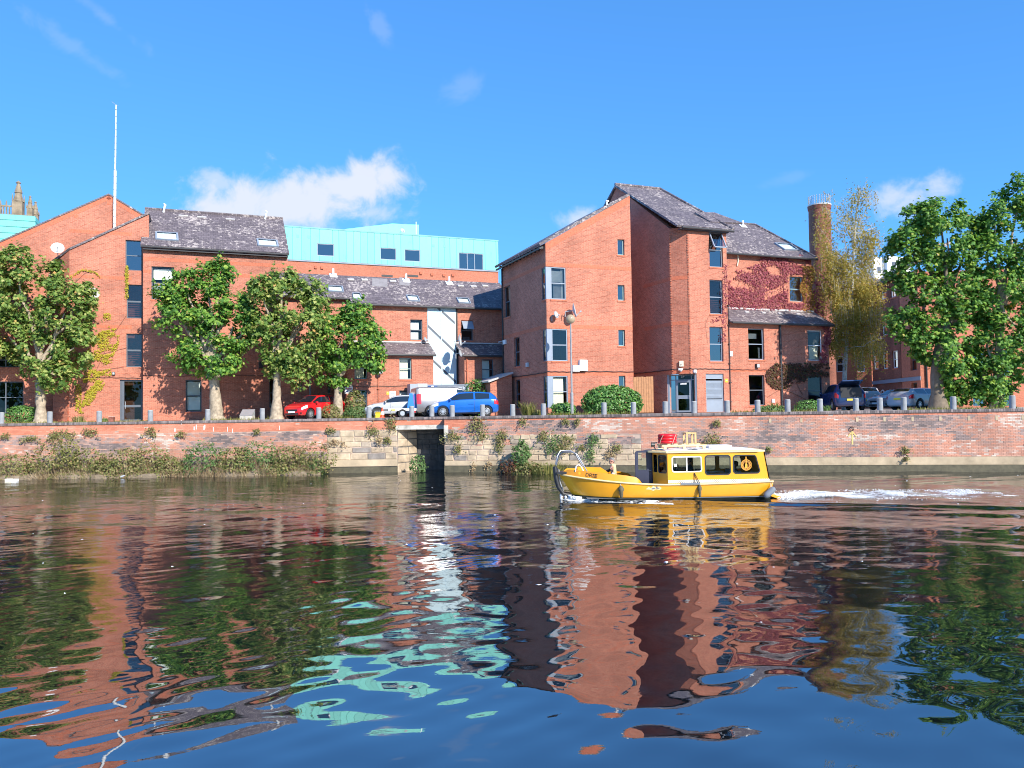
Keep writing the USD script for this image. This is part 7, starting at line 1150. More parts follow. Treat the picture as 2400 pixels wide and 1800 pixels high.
# inside: seats, console, far wall lining
for i, x in enumerate((1.35, 1.62, 2.5, 2.78)): 
    for y in (-.6, .6): m = MB(); m.box(x - .2, x + .2, y - .24, y + .24, .42, .50); sgn = -1 if i % 2 else 1; m.box(x + sgn * .17 - .04, x + sgn * .17 + .04, y - .24, y + .24, .52, 1.02); m.box(x - .1, x + .1, y - .1, y + .1, .12, .42); m.build('seat', 'cabin_grey', BT, kind='stuff')
MB().box(.25, .5, .1, .9, .12, .98).build('console', 'boat_navy', BT); gg = np.linspace(0, 2 * np.pi, 25); MB().tube(np.stack([np.full(25, .62) + .06 * np.sin(gg), .5 + .2 * np.cos(gg), 1.02 + .19 * np.sin(gg)], 1), .016, 6, cap=False).tube([[.5, .5, .98], [.62, .5, 1.02]], .02, 6).build('steering_wheel', 'rubber', BT, kind='stuff')
MB().box(.0, c1t, -1.0, 1.0, .10, .118).build('cabin_floor', 'cabin_grey', BT)
# round gold emblem on the rear side window
ex, ez = NF.xz(1751, 1090.3); er = 12.3 / 64.5; em = MB(); em.tube(np.stack([ex + er * np.cos(gg), np.full(25, -CY - .004), ez + er * np.sin(gg)], 1), .012, 6, cap=False)
pl_ = Polygon([(ex + er * .96 * math.cos(t), ez + er * .96 * math.sin(t)) for t in gg[:-1]]).difference(Polygon([(ex + er * .50 * math.cos(t), ez + er * .58 * math.sin(t)) for t in gg[:-1]])); 
plain('emblem_gold', (0.72, 0.33, 0.03), 0.5, 0.1); plain('emblem_brown', (0.30, 0.13, 0.02), 0.6, 0.1)
EM = em.build('round_emblem', 'emblem_gold', BT, smooth=True); MB().ext(pl_, -CY + .006, -CY + .010).build('emblem_ring', 'emblem_brown', EM)
MB().ext(Polygon([(ex - .045, ez - .11), (ex + .045, ez - .11), (ex + .04, ez + .02), (ex + .018, ez + .06), (ex + .016, ez + .3), (ex - .016, ez + .3), (ex - .018, ez + .06), (ex - .04, ez + .02)]), -CY - .004, -CY + .004).build('emblem_tower', 'emblem_gold', EM)
for i, t in enumerate(np.linspace(math.radians(150), math.radians(390), 13)):
    if 6 <= i <= 6: continue
    MB().box(-.012, .012, -CY - .002, -CY + .004, -.026, .026, T4(ex + er * .75 * math.cos(t), 0, ez + er * .75 * math.sin(t), ry=-(t - math.pi / 2))).build('emblem_stroke', 'emblem_gold', EM)
# name on the bow and worn white hull mark
tx0, tz0 = NF.xz(1374.5, 1116.5); tx1 = nx_(1403.5, 1116); t = meshkit.text_mesh('DRIE', .115, .006, bold=True); t.apply_translation(-t.bounds[0]); sc = (tx1 - tx0) / t.bounds[1][0]; xm_ = (tx0 + tx1) / 2
tb, bb = np.interp(xm_, BX, BTp[:, 2]), GZ(xm_); yt, yb = -GB(xm_) * .90, -(GB(xm_) - .005); lean = math.atan2(yt - yb, tb - bb); turn = math.atan2(-(GB(tx1) - GB(tx0)), tx1 - tx0); slopez = math.atan2(GZ(tx1) - GZ(tx0), tx1 - tx0)
Mt = T4(tx0, -GB(tx0) * .955 - .012, GZ(tx0) + .075) @ T4(rz=turn) @ T4(rx=math.pi / 2 - lean) @ T4(rz=slopez); t.apply_scale([sc, 1.12, 1]); MB().mesh(t, Mt).build('name_lettering', 'letter_dark', BT)
def hull_y(x, z): # near side of hull at x, height z
    g = GZ(x); f = z / g; return -GB(x) * np.interp(f, [-.2, .1, .4, .72, 1.0], [.66, .82, .90, .965, 1.0])
def decal(pts, mt, name, off=.006):
    P = Polygon([NF.xz(*q) for q in pts]); m = trimesh.creation.extrude_polygon(P, .002, engine='earcut').subdivide(); v = m.vertices; MB().add(np.stack([v[:, 0], np.array([hull_y(x, z) for x, z in v[:, :2]]) - off - v[:, 2], v[:, 1]], 1), m.faces).build(name, mt, BT)
decal([(1514, 1147), (1520, 1141), (1526, 1144), (1531, 1139), (1538, 1142), (1545, 1140), (1551, 1144), (1547, 1149), (1538, 1147), (1532, 1151), (1525, 1148)], 'boat_cream', 'worn_mark'); decal([(1526, 1146), (1531, 1143), (1537, 1145), (1534, 1147), (1529, 1147)], 'cabin_grey', 'worn_mark', .011); decal([(1537, 1145), (1539, 1139), (1542, 1143), (1547, 1144), (1543, 1146)], 'cabin_grey', 'worn_mark', .011)
# black bow fender frame and tubular bow rail
fp_ = [(1300, 1094), (1303, 1120), (1308, 1140), (1320, 1157), (1338, 1159)]; Fy = 0.02
for y in (-.16, .16): MB().tube([[*(CF.xz(px, py)[0],), y, CF.xz(px, py)[1]] for px, py in fp_], [.075, .08, .08, .07, .06], 10).build('bow_fender', 'rubber', BT, smooth=True)
MB().tube([[CF.xz(1303, 1096)[0], -.22, CF.xz(1303, 1098)[1]], [CF.xz(1303, 1096)[0], .22, CF.xz(1303, 1098)[1]]], .07, 10).build('fender_bar', 'rubber', BT); MB().box(BOW - .1, BOW + .55, -.3, .3, GZ(BOW) + .02, GZ(BOW) + .09).build('bow_pad', 'rubber', BT); MB().tube([[CF.xz(1309, 1100)[0], -.03, CF.xz(1309, 1100)[1]], [CF.xz(1312, 1130)[0], -.03, CF.xz(1312, 1130)[1]], [CF.xz(1324, 1150)[0], -.03, .1]], .035, 8).build('fender_tube', 'alu', BT)
MB().tube([[CF.xz(1322, 1150)[0], 0, .12], [BOW + 1.2, 0, .08]], .05, 8).build('lower_strut', 'rubber', BT)
for y in (-.55, .55):
    q = lambda px, py: [CF.xz(px, py)[0], y * (0.55 if px < 1310 else 1.0), CF.xz(px, py)[1]]
    MB().tube([q(1303, 1090), q(1309, 1066), q(1316, 1058), q(1340, 1058), q(1350, 1064), q(1373, 1103)], .026, 8).build('bow_rail', 'alu', BT, smooth=True)
MB().tube([[nx_(1352), -.5, 1.08], [nx_(1354), -.5, 1.27], [nx_(1360), -.5, 1.33], [nx_(1366), -.5, 1.27], [nx_(1371), -.5, 1.1]], .022, 8).build('mooring_hoop', 'white', BT, smooth=True)
MB().box(nx_(1357), nx_(1362), -.93, -.87, 1.0, 1.1).build('cleat', 'boat_yellow', BT)
# fenders hanging on ropes
for px, top, bot, r in ((1456, 1138, 1166, .10), (1640, 1136, 1165, .075)):
    x = nx_(px, 1150); z1, z0 = NF.xz(px, top)[1], NF.xz(px, bot)[1]; y = hull_y(x, .35) - r - .02; fm = MB().lathe([(.001, z1), (r * .5, z1 - .02), (r, z1 - .10), (r, z1 - .18), (r * .72, z1 - .22), (r * .66, z0 + .05), (r * .4, z0), (.001, z0)], 14, T4(x, y, 0)).build('hanging_fender', 'fender', BT, smooth=50); MB().tube([[x, y, z1 - .02], [x - .02, y + .05, (z1 + GZ(x)) / 2], [x + .02, -GB(x) - .02, GZ(x) + .03]], .012, 5).build('rope', 'rope', fm)
x = nx_(1803, 1150); z = NF.xz(1800, 1155)[1]; MB().lathe([(.001, -.26), (.09, -.22), (.12, -.12), (.12, .12), (.09, .22), (.001, .26)], 16, T4(x, -BY * .93 - .12, z + .02, ry=math.radians(48))).build('stern_fender', 'cabin_grey', BT, smooth=50)
for xa in (1808, 1813): MB().tube([[nx_(1806, 1150), -BY * .93 - .1, z + .16], [nx_(xa, 1124), -1.06, .66]], .008, 5).build('rope', 'rope', BT)
MB().tube([[nx_(1628, 1108), -CY - .02, 1.0], [nx_(1629, 1125), -CY - .03, .66]], .01, 5).tube([[nx_(1629, 1108), -CY - .02, 1.0], [nx_(1641, 1128), -CY - .06, .62]], .014, 5).build('fender_lanyard', 'rubber', BT, kind='stuff'); MB().box(nx_(1595), nx_(1640), -BY - .07, -BY + .02, .60, .66).build('boarding_step', 'cabin_grey', BT)
# swim platform at the stern
MB().slab([[STERN - .05, -.75, .22], [STERN + .42, -.6, .04], [STERN + .42, .6, .04], [STERN - .05, .75, .22]], .10, nrm=(.3, 0, 1)).build('stern_platform', 'boat_orange', BT)
# roof gear
RZ = cz1 + .06
rk = MB(); xa, xb = CF.xz(1546, 1043)[0], CF.xz(1648, 1043)[0]; rz_ = CF.xz(1600, 1043)[1]
for y in (-.5, .5): MB().box(xa, xb, y - .035, y + .035, rz_ - .03, rz_ + .03).build('rack_rail', 'boat_cream', BT)
for x in (xa + .1, (xa + xb) / 2, xb - .1):
    for y in (-.5, .5): MB().box(x - .05, x + .05, y - .06, y + .06, RZ + .06, rz_ - .031).build('rack_foot', 'boat_cream', BT)
for i in range(3):
    x, zz = CF.xz(1564, 1035.5 - i * 7.2); rr_ = 22.5 / 62; gg2 = np.linspace(0, 2 * np.pi, 37); MB().tube(np.stack([x + rr_ * .80 * np.cos(gg2), rr_ * .80 * np.sin(gg2), np.full(37, zz)], 1), .066, 12, cap=False).build('life_ring', 'ring_red', BT, smooth=True)
for a0 in (0.9, 2.2, 3.6, 5.0): MB().tube([[x + rr_ * math.cos(a0 + k * .25) * 1.02, rr_ * math.sin(a0 + k * .25) * 1.02, rz_ + .04 + zz_] for k, zz_ in ((0, .0), (1, .2), (2, .36))], .009, 5).build('lashing', 'rope', BT)
x0_, x1_ = CF.xz(1604, 1025)[0], CF.xz(1628, 1025)[0]; zt_ = CF.xz(1615, 1013)[1]; sz = rz_ + .03
for x in (x0_, x1_ - .07):
    for y in (-.3, .25): MB().box(x, x + .07, y, y + .05, sz, zt_).build('frame_post', 'wood_pale', BT)
for y in (-.3, .25): MB().box(x0_ + .072, x1_ - .072, y, y + .05, zt_ - .06, zt_).build('frame_rail', 'wood_pale', BT)
for x in (x0_, x1_ - .07): MB().box(x, x + .07, -.248, .248, zt_ - .07, zt_ - .005).build('frame_rail', 'wood_pale', BT)
MB().box(CF.xz(1655, 1047)[0], CF.xz(1708, 1047)[0], -.45, .45, RZ + .075, RZ + .16).build('white_raft', 'white', BT)
lm = MB(); lx, lz = CF.xz(1529, 1042); lm.lathe([(.001, -.07), (.07, -.07), (.09, .06), (.001, .07)], 12, T4(lx, -.1, lz, ry=-math.pi / 2)); lm.tube([[lx, -.1, lz], [lx + .12, -.1, RZ]], .02, 6); lm.build('search_light', 'rubber', BT); MB().tube([[lx - .05, -.15, lz + .06], [lx + .16, -.15, lz + .08]], .02, 6).build('horn', 'rubber', BT)
MB().tube([[CF.xz(1612, 1052)[0] + .2 * math.sin(k), -.75 + .02 * k, RZ + .03 + .015 * math.sin(2.3 * k)] for k in np.linspace(0, 9, 40)], .02, 6).build('rope_coil', 'rubber', BT)

# ------------------------------------------------------------------ people
plain('skin', (0.52, 0.26, 0.19), 0.55, 0.08); plain('hair_blond', (0.62, 0.46, 0.24), 0.7, 0.25, 20.0); plain('hair_grey', (0.22, 0.20, 0.19), 0.8, 0.2, 20.0); plain('hair_dark', (0.03, 0.02, 0.015), 0.7, 0.2, 20.0); plain('jacket_dark', (0.03, 0.035, 0.05), 0.9, 0.2, 8.0); plain('top_pale', (0.55, 0.42, 0.33), 0.9, 0.15, 8.0); plain('jeans', (0.05, 0.07, 0.13), 0.9, 0.2, 8.0); plain('jacket_blue', (0.10, 0.14, 0.24), 0.9, 0.2); plain('sunglasses', (0.015, 0.012, 0.012), 0.2, 0.05)
def hullof(*sph):
    pts = [trimesh.creation.icosphere(2, r).vertices + np.array(c) for c, r in sph]; return m3.Manifold.hull_points(np.vstack(pts).astype(np.float32))
def smooth_body(parts, ref=0.02, it=8):
    b = parts[0]
    for q in parts[1:]: b = b + q
    b = b.refine_to_length(ref); q = b.to_mesh(); t = trimesh.Trimesh(q.vert_properties[:, :3], q.tri_verts, process=True); trimesh.smoothing.filter_taubin(t, iterations=it); return t
def hand(wr, d, up, side=1):
    """palm at wrist wr pointing along d, back of the hand towards up; five separate bent fingers"""
    d = np.array(d, float); d /= np.linalg.norm(d); up = np.array(up, float); up -= d * (up @ d); up /= np.linalg.norm(up); s = np.cross(d, up) * side; wr = np.array(wr, float); out = [hullof((wr, .024), (wr + d * .035 + s * .022, .017), (wr + d * .035 - s * .022, .017), (wr + d * .088 + s * .03, .013), (wr + d * .088 - s * .03, .013))]
    for k, (o, L) in enumerate(((-.029, .068), (-.010, .078), (.010, .072), (.029, .056))):
        p0 = wr + d * .085 + s * o; p1 = p0 + d * L * .48 - up * .006; p2 = p1 + (d * .8 - up * .6) * L * .3; p3 = p2 + (d * .45 - up * .9) * L * .25; out += [hullof((p0, .010), (p1, .009)), hullof((p1, .009), (p2, .0085)), hullof((p2, .0085), (p3, .0075))]
    p0 = wr + d * .03 - s * .026; p1 = p0 + (d * .6 - s * .8) * .035; p2 = p1 + (d * .9 - s * .3 - up * .2) * .03; out += [hullof((p0, .013), (p1, .011)), hullof((p1, .011), (p2, .009))]; return out
def person(label, loc, face, seat_z, pose, hair, top, legs_m, glasses=False, long_hair=False, arms=None, head_turn=0.0, beard=False, legs=True):
    """seated figure: origin under the hips, facing +x turned by face; arms: two lists of shoulder-local joints (elbow, wrist, finger direction)"""
    T = thing('person', label, 'person', loc, face); H = np.array([0, 0, seat_z + .09]); lean = pose; ch = H + [lean, 0, .36]; nk = H + [lean * 1.25, 0, .52]; hd = nk + [.03 + lean * .1, 0, .17]
    tr = [hullof((H + [0, -.10, 0], .105), (H + [0, .10, 0], .105), (H + [lean * .5, -.09, .2], .10), (H + [lean * .5, .09, .2], .10)), hullof((H + [lean * .5, -.09, .2], .10), (H + [lean * .5, .09, .2], .10), (ch + [0, -.13, .02], .085), (ch + [0, .13, .02], .085)), hullof((ch + [0, -.16, .04], .062), (ch + [0, .16, .04], .062), (nk - [0, 0, .03], .06))]
    if legs:
        for s in (-1, 1): kn = H + [.42, s * .13, -.02]; an = H + [.40, s * .12, -.42]; tr += []
    skin, cl = [hullof((nk - [0, 0, .05], .054), (hd - [0, 0, .06], .05))], tr
    for s, arm in zip((-1, 1), arms or [None, None]):
        sh = ch + [0, s * .18, .03]; el, wr, fd = arm if arm else (sh + [.04, s * .06, -.27], sh + [.24, s * .02, -.34], (1, 0, -.2)); el, wr = np.array(el, float), np.array(wr, float)
        cl += [hullof((sh, .062), (el, .046)), hullof((el, .046), (wr - (wr - el) * .12, .034))]; fd = np.array(fd, float); skin += [hullof((wr - (wr - el) * .2, .030), (wr, .026))] + hand(wr, fd, (0, 0, 1), s)
    body = MB().mesh(smooth_body(skin + [hullof((ch, .07), (nk - [0, 0, .05], .05))], .012, 3)); Th = T4(*hd, rz=head_turn)
    # head with brow, nose, lips, chin and ears
    hm_ = [hullof(((0, 0, .035), .088), ((-.025, 0, .03), .088), ((.012, 0, -.06), .062), ((.035, 0, -.075), .038)), hullof(((.082, 0, .012), .012), ((.106, 0, -.022), .013), ((.09, 0, -.03), .016)), hullof(((.076, -.02, -.058), .010), ((.084, 0, -.057), .011), ((.076, .02, -.058), .010)), hullof(((.07, -.035, .03), .016), ((.08, 0, .032), .014), ((.07, .035, .03), .016))] + [hullof(((-.005, s * .088, .01), .018), ((.0, s * .09, -.02), .013)) for s in (-1, 1)]
    body.mesh(smooth_body(hm_, .012, 4), Th); body.build('body', 'skin', T, smooth=60); MB().mesh(smooth_body(cl, .025, 6)).build('clothes', top, T, smooth=60)
    if legs:
        lg = []
        for s in (-1, 1): hp, kn, an = H + [.02, s * .10, -.02], H + [.40, s * .13, 0], H + [.38, s * .12, -min(.40, seat_z)]; lg += [hullof((hp, .09), (kn, .062)), hullof((kn, .06), (an, .042))]
        MB().mesh(smooth_body(lg, .03, 5)).build('trousers', legs_m, T, smooth=60)
        for s in (-1, 1): an = H + [.38, s * .12, -min(.40, seat_z)]; MB().mesh(hullof((an + [-.03, 0, -.03], .04), (an + [.15, 0, -.04], .035))).build('shoe', 'rubber', T, smooth=60)
    hp_ = [hullof(((-.02, 0, .05), .098), ((-.045, 0, .0), .085)), hullof(((.01, -.03, .085), .062), ((.01, .03, .085), .062), ((-.06, 0, .06), .08))]
    if long_hair: hp_ += [hullof(((-.05, -.05, .02), .06), ((-.05, .05, .02), .06), ((-.075, -.06, -.2), .05), ((-.075, .06, -.2), .05)), hullof(((-.075, -.06, -.2), .05), ((-.075, .06, -.2), .05), ((-.07, 0, -.34), .05))] + [hullof(((-.01, s * .075, .03), .04), ((-.0, s * .085, -.16), .03)) for s in (-1, 1)]
    MB().mesh(smooth_body(hp_, .015, 4), Th).build('hair', hair, T, smooth=60)
    for s in (-1, 1): MB().ball([.078, s * .034, .008], .012, 2, Th).build('eye', 'white', T, smooth=True)
    if glasses: MB().box(.088, .094, -.066, -.008, -.008, .03, Th).box(.088, .094, .008, .066, -.008, .03, Th).box(.09, .094, -.008, .008, .012, .02, Th).box(-.02, .092, -.085, -.081, .012, .02, Th).box(-.02, .092, .081, .085, .012, .02, Th).build('sunglasses', 'sunglasses', T, kind='stuff')
    return T
MB().box(-2.0, -1.2, .30, .85, .12, .50).box(-1.9, -1.0, -.75, -.3, .12, .45).build('bench', 'boat_orange', BT, kind='stuff')
mx, mz = CF.xz(1441, 1083); sz_ = mz - .09 - .52 - .17
person('grey haired man in sunglasses with his arm along the far coaming of the boat', bo + [mx + .02, .42, sz_ - .46], math.pi, .46, .04, 'hair_grey', 'jacket_dark', 'jeans', glasses=True, head_turn=0.75, arms=[([.30, -.40, .80], [.62, -.30, .86], (1, .1, -.1)), None])
wx, wz = CF.xz(1434, 1094); sz_ = wz - .09 - .52 - .17
person('woman with long blond hair sitting with her back turned in the boat bow', bo + [wx + .04, -.42, sz_ - .46], math.pi - .5, .46, .03, 'hair_blond', 'top_pale', 'jeans', long_hair=True, head_turn=.9)
dx_, dz = CF.xz(1626, 1080); person('dark haired boat driver at the wheel inside the cabin', bo + [dx_, .45, dz - .78 - .40], math.pi, .40, .04, 'hair_dark', 'jacket_dark', 'jeans', arms=[([-.0, -.26, .62], [.30, -.12, .70], (1, 0, -.2)), ([-.0, .26, .62], [.30, .12, .70], (1, 0, -.2))])
px_, pz = CF.xz(1725, 1090); person('dark haired passenger in a blue jacket behind the rear side window', bo + [px_ + .05, .25, pz - .78 - .40], math.pi * .93, .40, .0, 'hair_dark', 'jacket_blue', 'jeans')
# ------------------------------------------------------------------ foam
plain('foam', (0.82, 0.84, 0.86), 0.7, 0.06); 
OCT = trimesh.Trimesh([[1, 0, 0], [-1, 0, 0], [0, 1, 0], [0, -1, 0], [0, 0, 1], [0, 0, -1]], [[0, 2, 4], [2, 1, 4], [1, 3, 4], [3, 0, 4], [2, 0, 5], [1, 2, 5], [3, 1, 5], [0, 3, 5]], process=False)
def foam(name, label, n, gen, rng):
    m = MB(); P, S = gen(n, rng); Z = wave_z(P[:, 0].copy(), P[:, 1].copy()) + P[:, 2]; t = OCT; k = len(t.vertices); jit = 1 + 0.35 * rng.normal(size=(len(P), k, 1)); V = np.stack([P[:, 0], P[:, 1], Z], 1)[:, None] + t.vertices[None] * jit * S[:, None, None] * np.array([1.7, 1.1, 0.45]); F_ = (t.faces[None] + (np.arange(len(P)) * k)[:, None, None]).reshape(-1, 3); m.add(V.reshape(-1, 3), F_); m.build(name, 'foam', smooth=True, label=label, cat='foam', kind='stuff')
def g_wake(n, r):
    s = r.random(n) ** 1.35 * 8.6; w = 0.45 + 0.15 * s; y = r.normal(size=n) * w * .62 + 0.10 * np.sin(s * 2.1); d = meshkit.fbm(np.stack([s * 1.3, y * 2.4, np.zeros(n)], 1), 3, 6); keep = d > .40 + .03 * s - .10 * (np.abs(np.abs(y) - w * .75) < .12); s, y = s[keep], y[keep]; z = r.random(len(s)) * .10 * np.exp(-s / 2.5); return np.stack([bo[0] + STERN + .25 + s, bo[1] + y - 0.02 * s, z], 1), (.006 + .024 * r.random(len(s)) ** 2.5) * np.exp(-s / 14)
foam('wake_foam', 'white churned foam trail behind the stern of the water taxi', 42000, g_wake, R(70))
def g_bow(n, r):
    s = r.random(n) ** 1.2 * 3.9; y = -(np.interp(s, [0, 1.5, 3.9], [.12, .75, 1.32]) + np.abs(r.normal(size=n)) * (.04 + .05 * s)); d = meshkit.fbm(np.stack([s * 2.4, y * 3, np.zeros(n)], 1), 3, 2); keep = d > .37 + .04 * s; s, y = s[keep], y[keep]; z = r.random(len(s)) * .20 * np.exp(-s / 1.1); side = np.where(r.random(len(s)) < .72, 1, -1); return np.stack([bo[0] + BOW + .05 + s, bo[1] + y * side, z], 1), .006 + .018 * r.random(len(s)) ** 2.5
foam('bow_foam', 'white bow wave foam along the waterline of the water taxi', 26000, g_bow, R(71))
def g_spots(n, r): x = r.uniform(-26, 26, n); y = r.uniform(12, 40, n); return np.stack([x, y, np.zeros(n)], 1), .012 + .02 * r.random(n)
foam('floating_specks', 'small pale leaves and specks floating on the river', 60, g_spots, R(72))

# lacy foam film lying on the churned water
mat('foam_film', {'g': ('attribute', {'attribute': 'rnd'}), 'geo': ('geometry', {}), 'mp': ('mapping', {'scale': (1.6, 3.2, 1.0)}), 'n1': ('noise_texture', {'scale': 2.4, 'detail': 7.0, 'roughness': 0.68, 'distortion': 0.8}), 'a': ('math', {'math_type': 'add'}), 'r': ('map_range', {'range_type': 'smoothstep', 'from_min': 0.80, 'from_max': 1.16, 'to_min': 0.0, 'to_max': 0.9, 'clamp': True}), 't': ('transparent_bsdf', {}), 'd': ('diffuse_bsdf', {'color': (0.72, 0.75, 0.77)}), 'm': ('mix_closure', {})},
    [('geo.position', 'mp.vector'), ('mp.vector', 'n1.vector'), ('n1.fac', 'a.value1'), ('g.fac', 'a.value2'), ('a.value', 'r.value'), ('r.result', 'm.fac'), ('t.BSDF', 'm.closure1'), ('d.BSDF', 'm.closure2')], surface='m.closure')
TONED.add('foam_film')
def film(name, label, S, C, Wd, fade):
    nv = 15; u = np.linspace(-1, 1, nv); P, r = [], []
    for s, c, w in zip(S, C, Wd):
        for q in u: P.append([s, c + q * w, 0]); r.append(fade(s, q))
    P = np.array(P); P[:, 2] = wave_z(P[:, 0].copy(), P[:, 1].copy()) + 0.012; n = len(S)
    MB().add(P, [[i * nv + j, (i + 1) * nv + j, (i + 1) * nv + j + 1, i * nv + j + 1] for i in range(n - 1) for j in range(nv - 1)], isl=np.array(r)).build(name, 'foam_film', smooth=True, label=label, cat='foam', kind='stuff')
x0w = bo[0] + STERN + .15; S = np.linspace(0, 11, 90)
film('wake_film', 'thin lace of foam spreading on the water far behind the boat stern', x0w + S, bo[1] - .02 * S, .6 + .2 * S, lambda s, q: .66 * np.exp(-(s - x0w) / 11) * (1 - q ** 4) - .25 * (q * q > .98))
S = np.linspace(0, 5.2, 60); cy = np.interp(S, [0, 1.5, 3.9, 5.2], [.2, .85, 1.45, 1.6])
film('bow_film', 'thin lace of foam along the near side of the boat hull', bo[0] + BOW + .05 + S, bo[1] - cy, .16 + .10 * S, lambda s, q: .66 * np.exp(-(s - bo[0] - BOW) / 5.0) * (1 - q ** 4) - .25 * (q * q > .98))
# ------------------------------------------------------------------ street furniture and fittings
b0 = None; gB = 'grey concrete bollards along the quay edge'
BL_ = ['at the left edge of the picture', 'right of the pale straight tree trunk', 'below the yellow creeper', 'right of the dark tower door', 'left of the rounded plane tree trunk', 'right of the metal covered plinth', 'in front of the red car', 'right of the loose wall shrub', 'in front of the blue trailer ramp', 'before the nose of the bright blue car', 'beside the front wheel of the bright blue car', 'beside the rear wheel of the bright blue car', 'left of the tall pale grass', 'below the corner windows', 'before the left side of the laurel bush', 'before the right side of the laurel bush', 'left of the tower entrance', 'right of the tower entrance', 'right of the louvred service door', 'below the left wing window', 'right of the wing drainpipe', 'below the right wing window', 'before the dark blue estate car', 'before the pale silver car', 'before the white coupe', 'right of the leaning tree trunk', 'near the right edge of the picture']
for i, px in enumerate((3.6, 117, 232.7, 352.6, 487, 615, 747, 865, 965, 1012, 1060, 1131, 1201.6, 1274, 1416, 1485, 1559.6, 1627, 1704.5, 1776, 1846.5, 1922.6, 2006.7, 2063, 2119, 2235, 2373.6)):
    x = pxX(px); y = wallY(x) + 0.55; p = at(px, 970, y); 
    if b0 is None:
        b0 = thing('bollard', 'round grey concrete bollard ' + BL_[i], 'bollard', (p[0], y, QZ), group=gB); MB().lathe([(.145, -.06), (.145, .60), (.138, .625)], 18).build('post', 'bollard', b0, smooth=40); MB().lathe([(.138, .6251), (.12, .645), (.001, .65)], 18).build('cap', 'concrete', b0, smooth=40)
    else: dup(b0, (p[0], y, QZ), 0.37 * i, 'round grey concrete bollard ' + BL_[i])
# globe lamp post, plain lamp column, mast
mat('globe', {'f': ('fresnel', {'IOR': 1.5}), 'd': ('diffuse_bsdf', {'color': (0.62, 0.50, 0.34)}), 'tr': ('translucent_bsdf', {'color': (0.66, 0.54, 0.36)}), 'm1': ('mix_closure', {'fac': 0.45}), 'g': ('glossy_bsdf', {'roughness': 0.08}), 'm': ('mix_closure', {})}, [('d.BSDF', 'm1.closure1'), ('tr.BSDF', 'm1.closure2'), ('f.fac', 'm.fac'), ('m1.closure', 'm.closure1'), ('g.BSDF', 'm.closure2')], surface='m.closure')
p = at(1341, 972, 44.6); T = thing('globe_lamp', 'tall slim grey lamp post with a beige globe lantern', 'street lamp', (p[0], p[1], QZ)); zg = at(1337, 748, 44.6)[2] - QZ; dx = at(1337, 748, 44.6)[0] - p[0]
MB().tube([[0, 0, 0], [0, 0, 1.2]], .085, 12).tube([[0, 0, 1.2], [0, 0, 1.3]], [.085, .055], 12).build('base', 'bollard', T, smooth=40, kind='stuff'); MB().tube([[0, 0, 1.3], [dx, 0, zg - .26]], [.055, .045], 12).build('column', 'bollard', T); MB().lathe([(.045, zg - .27), (.10, zg - .24), (.10, zg - .20)], 14, T4(dx)).build('collar', 'dish_dark', T); MB().ball([dx, 0, zg], .265, 3).build('globe', 'globe', T, smooth=True)
p = at(727, 960, 50.6); T = thing('lamp_column', 'plain grey lamp column rising behind the red car', 'street lamp', (p[0], p[1], QZ)); MB().tube([[0, 0, 0], [0, 0, 1.0], [0, 0, 1.05], [0, 0, 4.2]], [.09, .09, .06, .05], 10).build('column', 'bollard', T); MB().tube([[0, 0, 4.2], [0, -.5, 4.4]], .03, 8).build('arm', 'bollard', T); MB().box(-.12, .12, -.9, -.45, 4.36, 4.46).build('lantern', 'dish_dark', T)
F1 = Face(WL[0], T4(0, v1, 0)); o = F1.p3(268, 548, -0.25); ow = app(WL[0], o); top = at(272, 246, ow[1]); hh = top[2] - ow[2]; T = thing('radio_mast', 'tall thin white radio mast fixed to the left gable wall', 'mast', ow); m = MB()
dx = top[0] - ow[0]; br = at(268, 400, ow[1])[2] - ow[2]; MB().tube([[0, 0, 0], [dx * .45, 0, br]], .085, 10).build('lower_tube', 'white', T); MB().tube([[dx * .45, 0, br], [dx, 0, hh]], [.055, .03], 8).build('upper_tube', 'white', T)
for i in range(18): z = hh * (.08 + i * .052); MB().tube([[dx * z / hh, -.0, z - .02], [dx * z / hh, 0, z + .02]], .10 if z < br else .065, 8).build('clamp', 'dish_dark', T)
MB().tube([[dx, 0, hh], [dx - .28, 0, hh + .22]], .014, 5).tube([[dx - .1, 0, hh], [dx + .15, 0, hh - .05]], .014, 5).build('aerial', 'metal', T, kind='stuff'); MB().box(-.5, -.06, .0, .26, .1, hh * .27).build('cable_duct', 'black', T) if False else None; MB().box(-.03, .03, .09, .24, .35, .42).build('bracket', 'dish_dark', T); MB().box(-.03, .03, .09, .24, 2.0, 2.07).build('bracket', 'dish_dark', T)
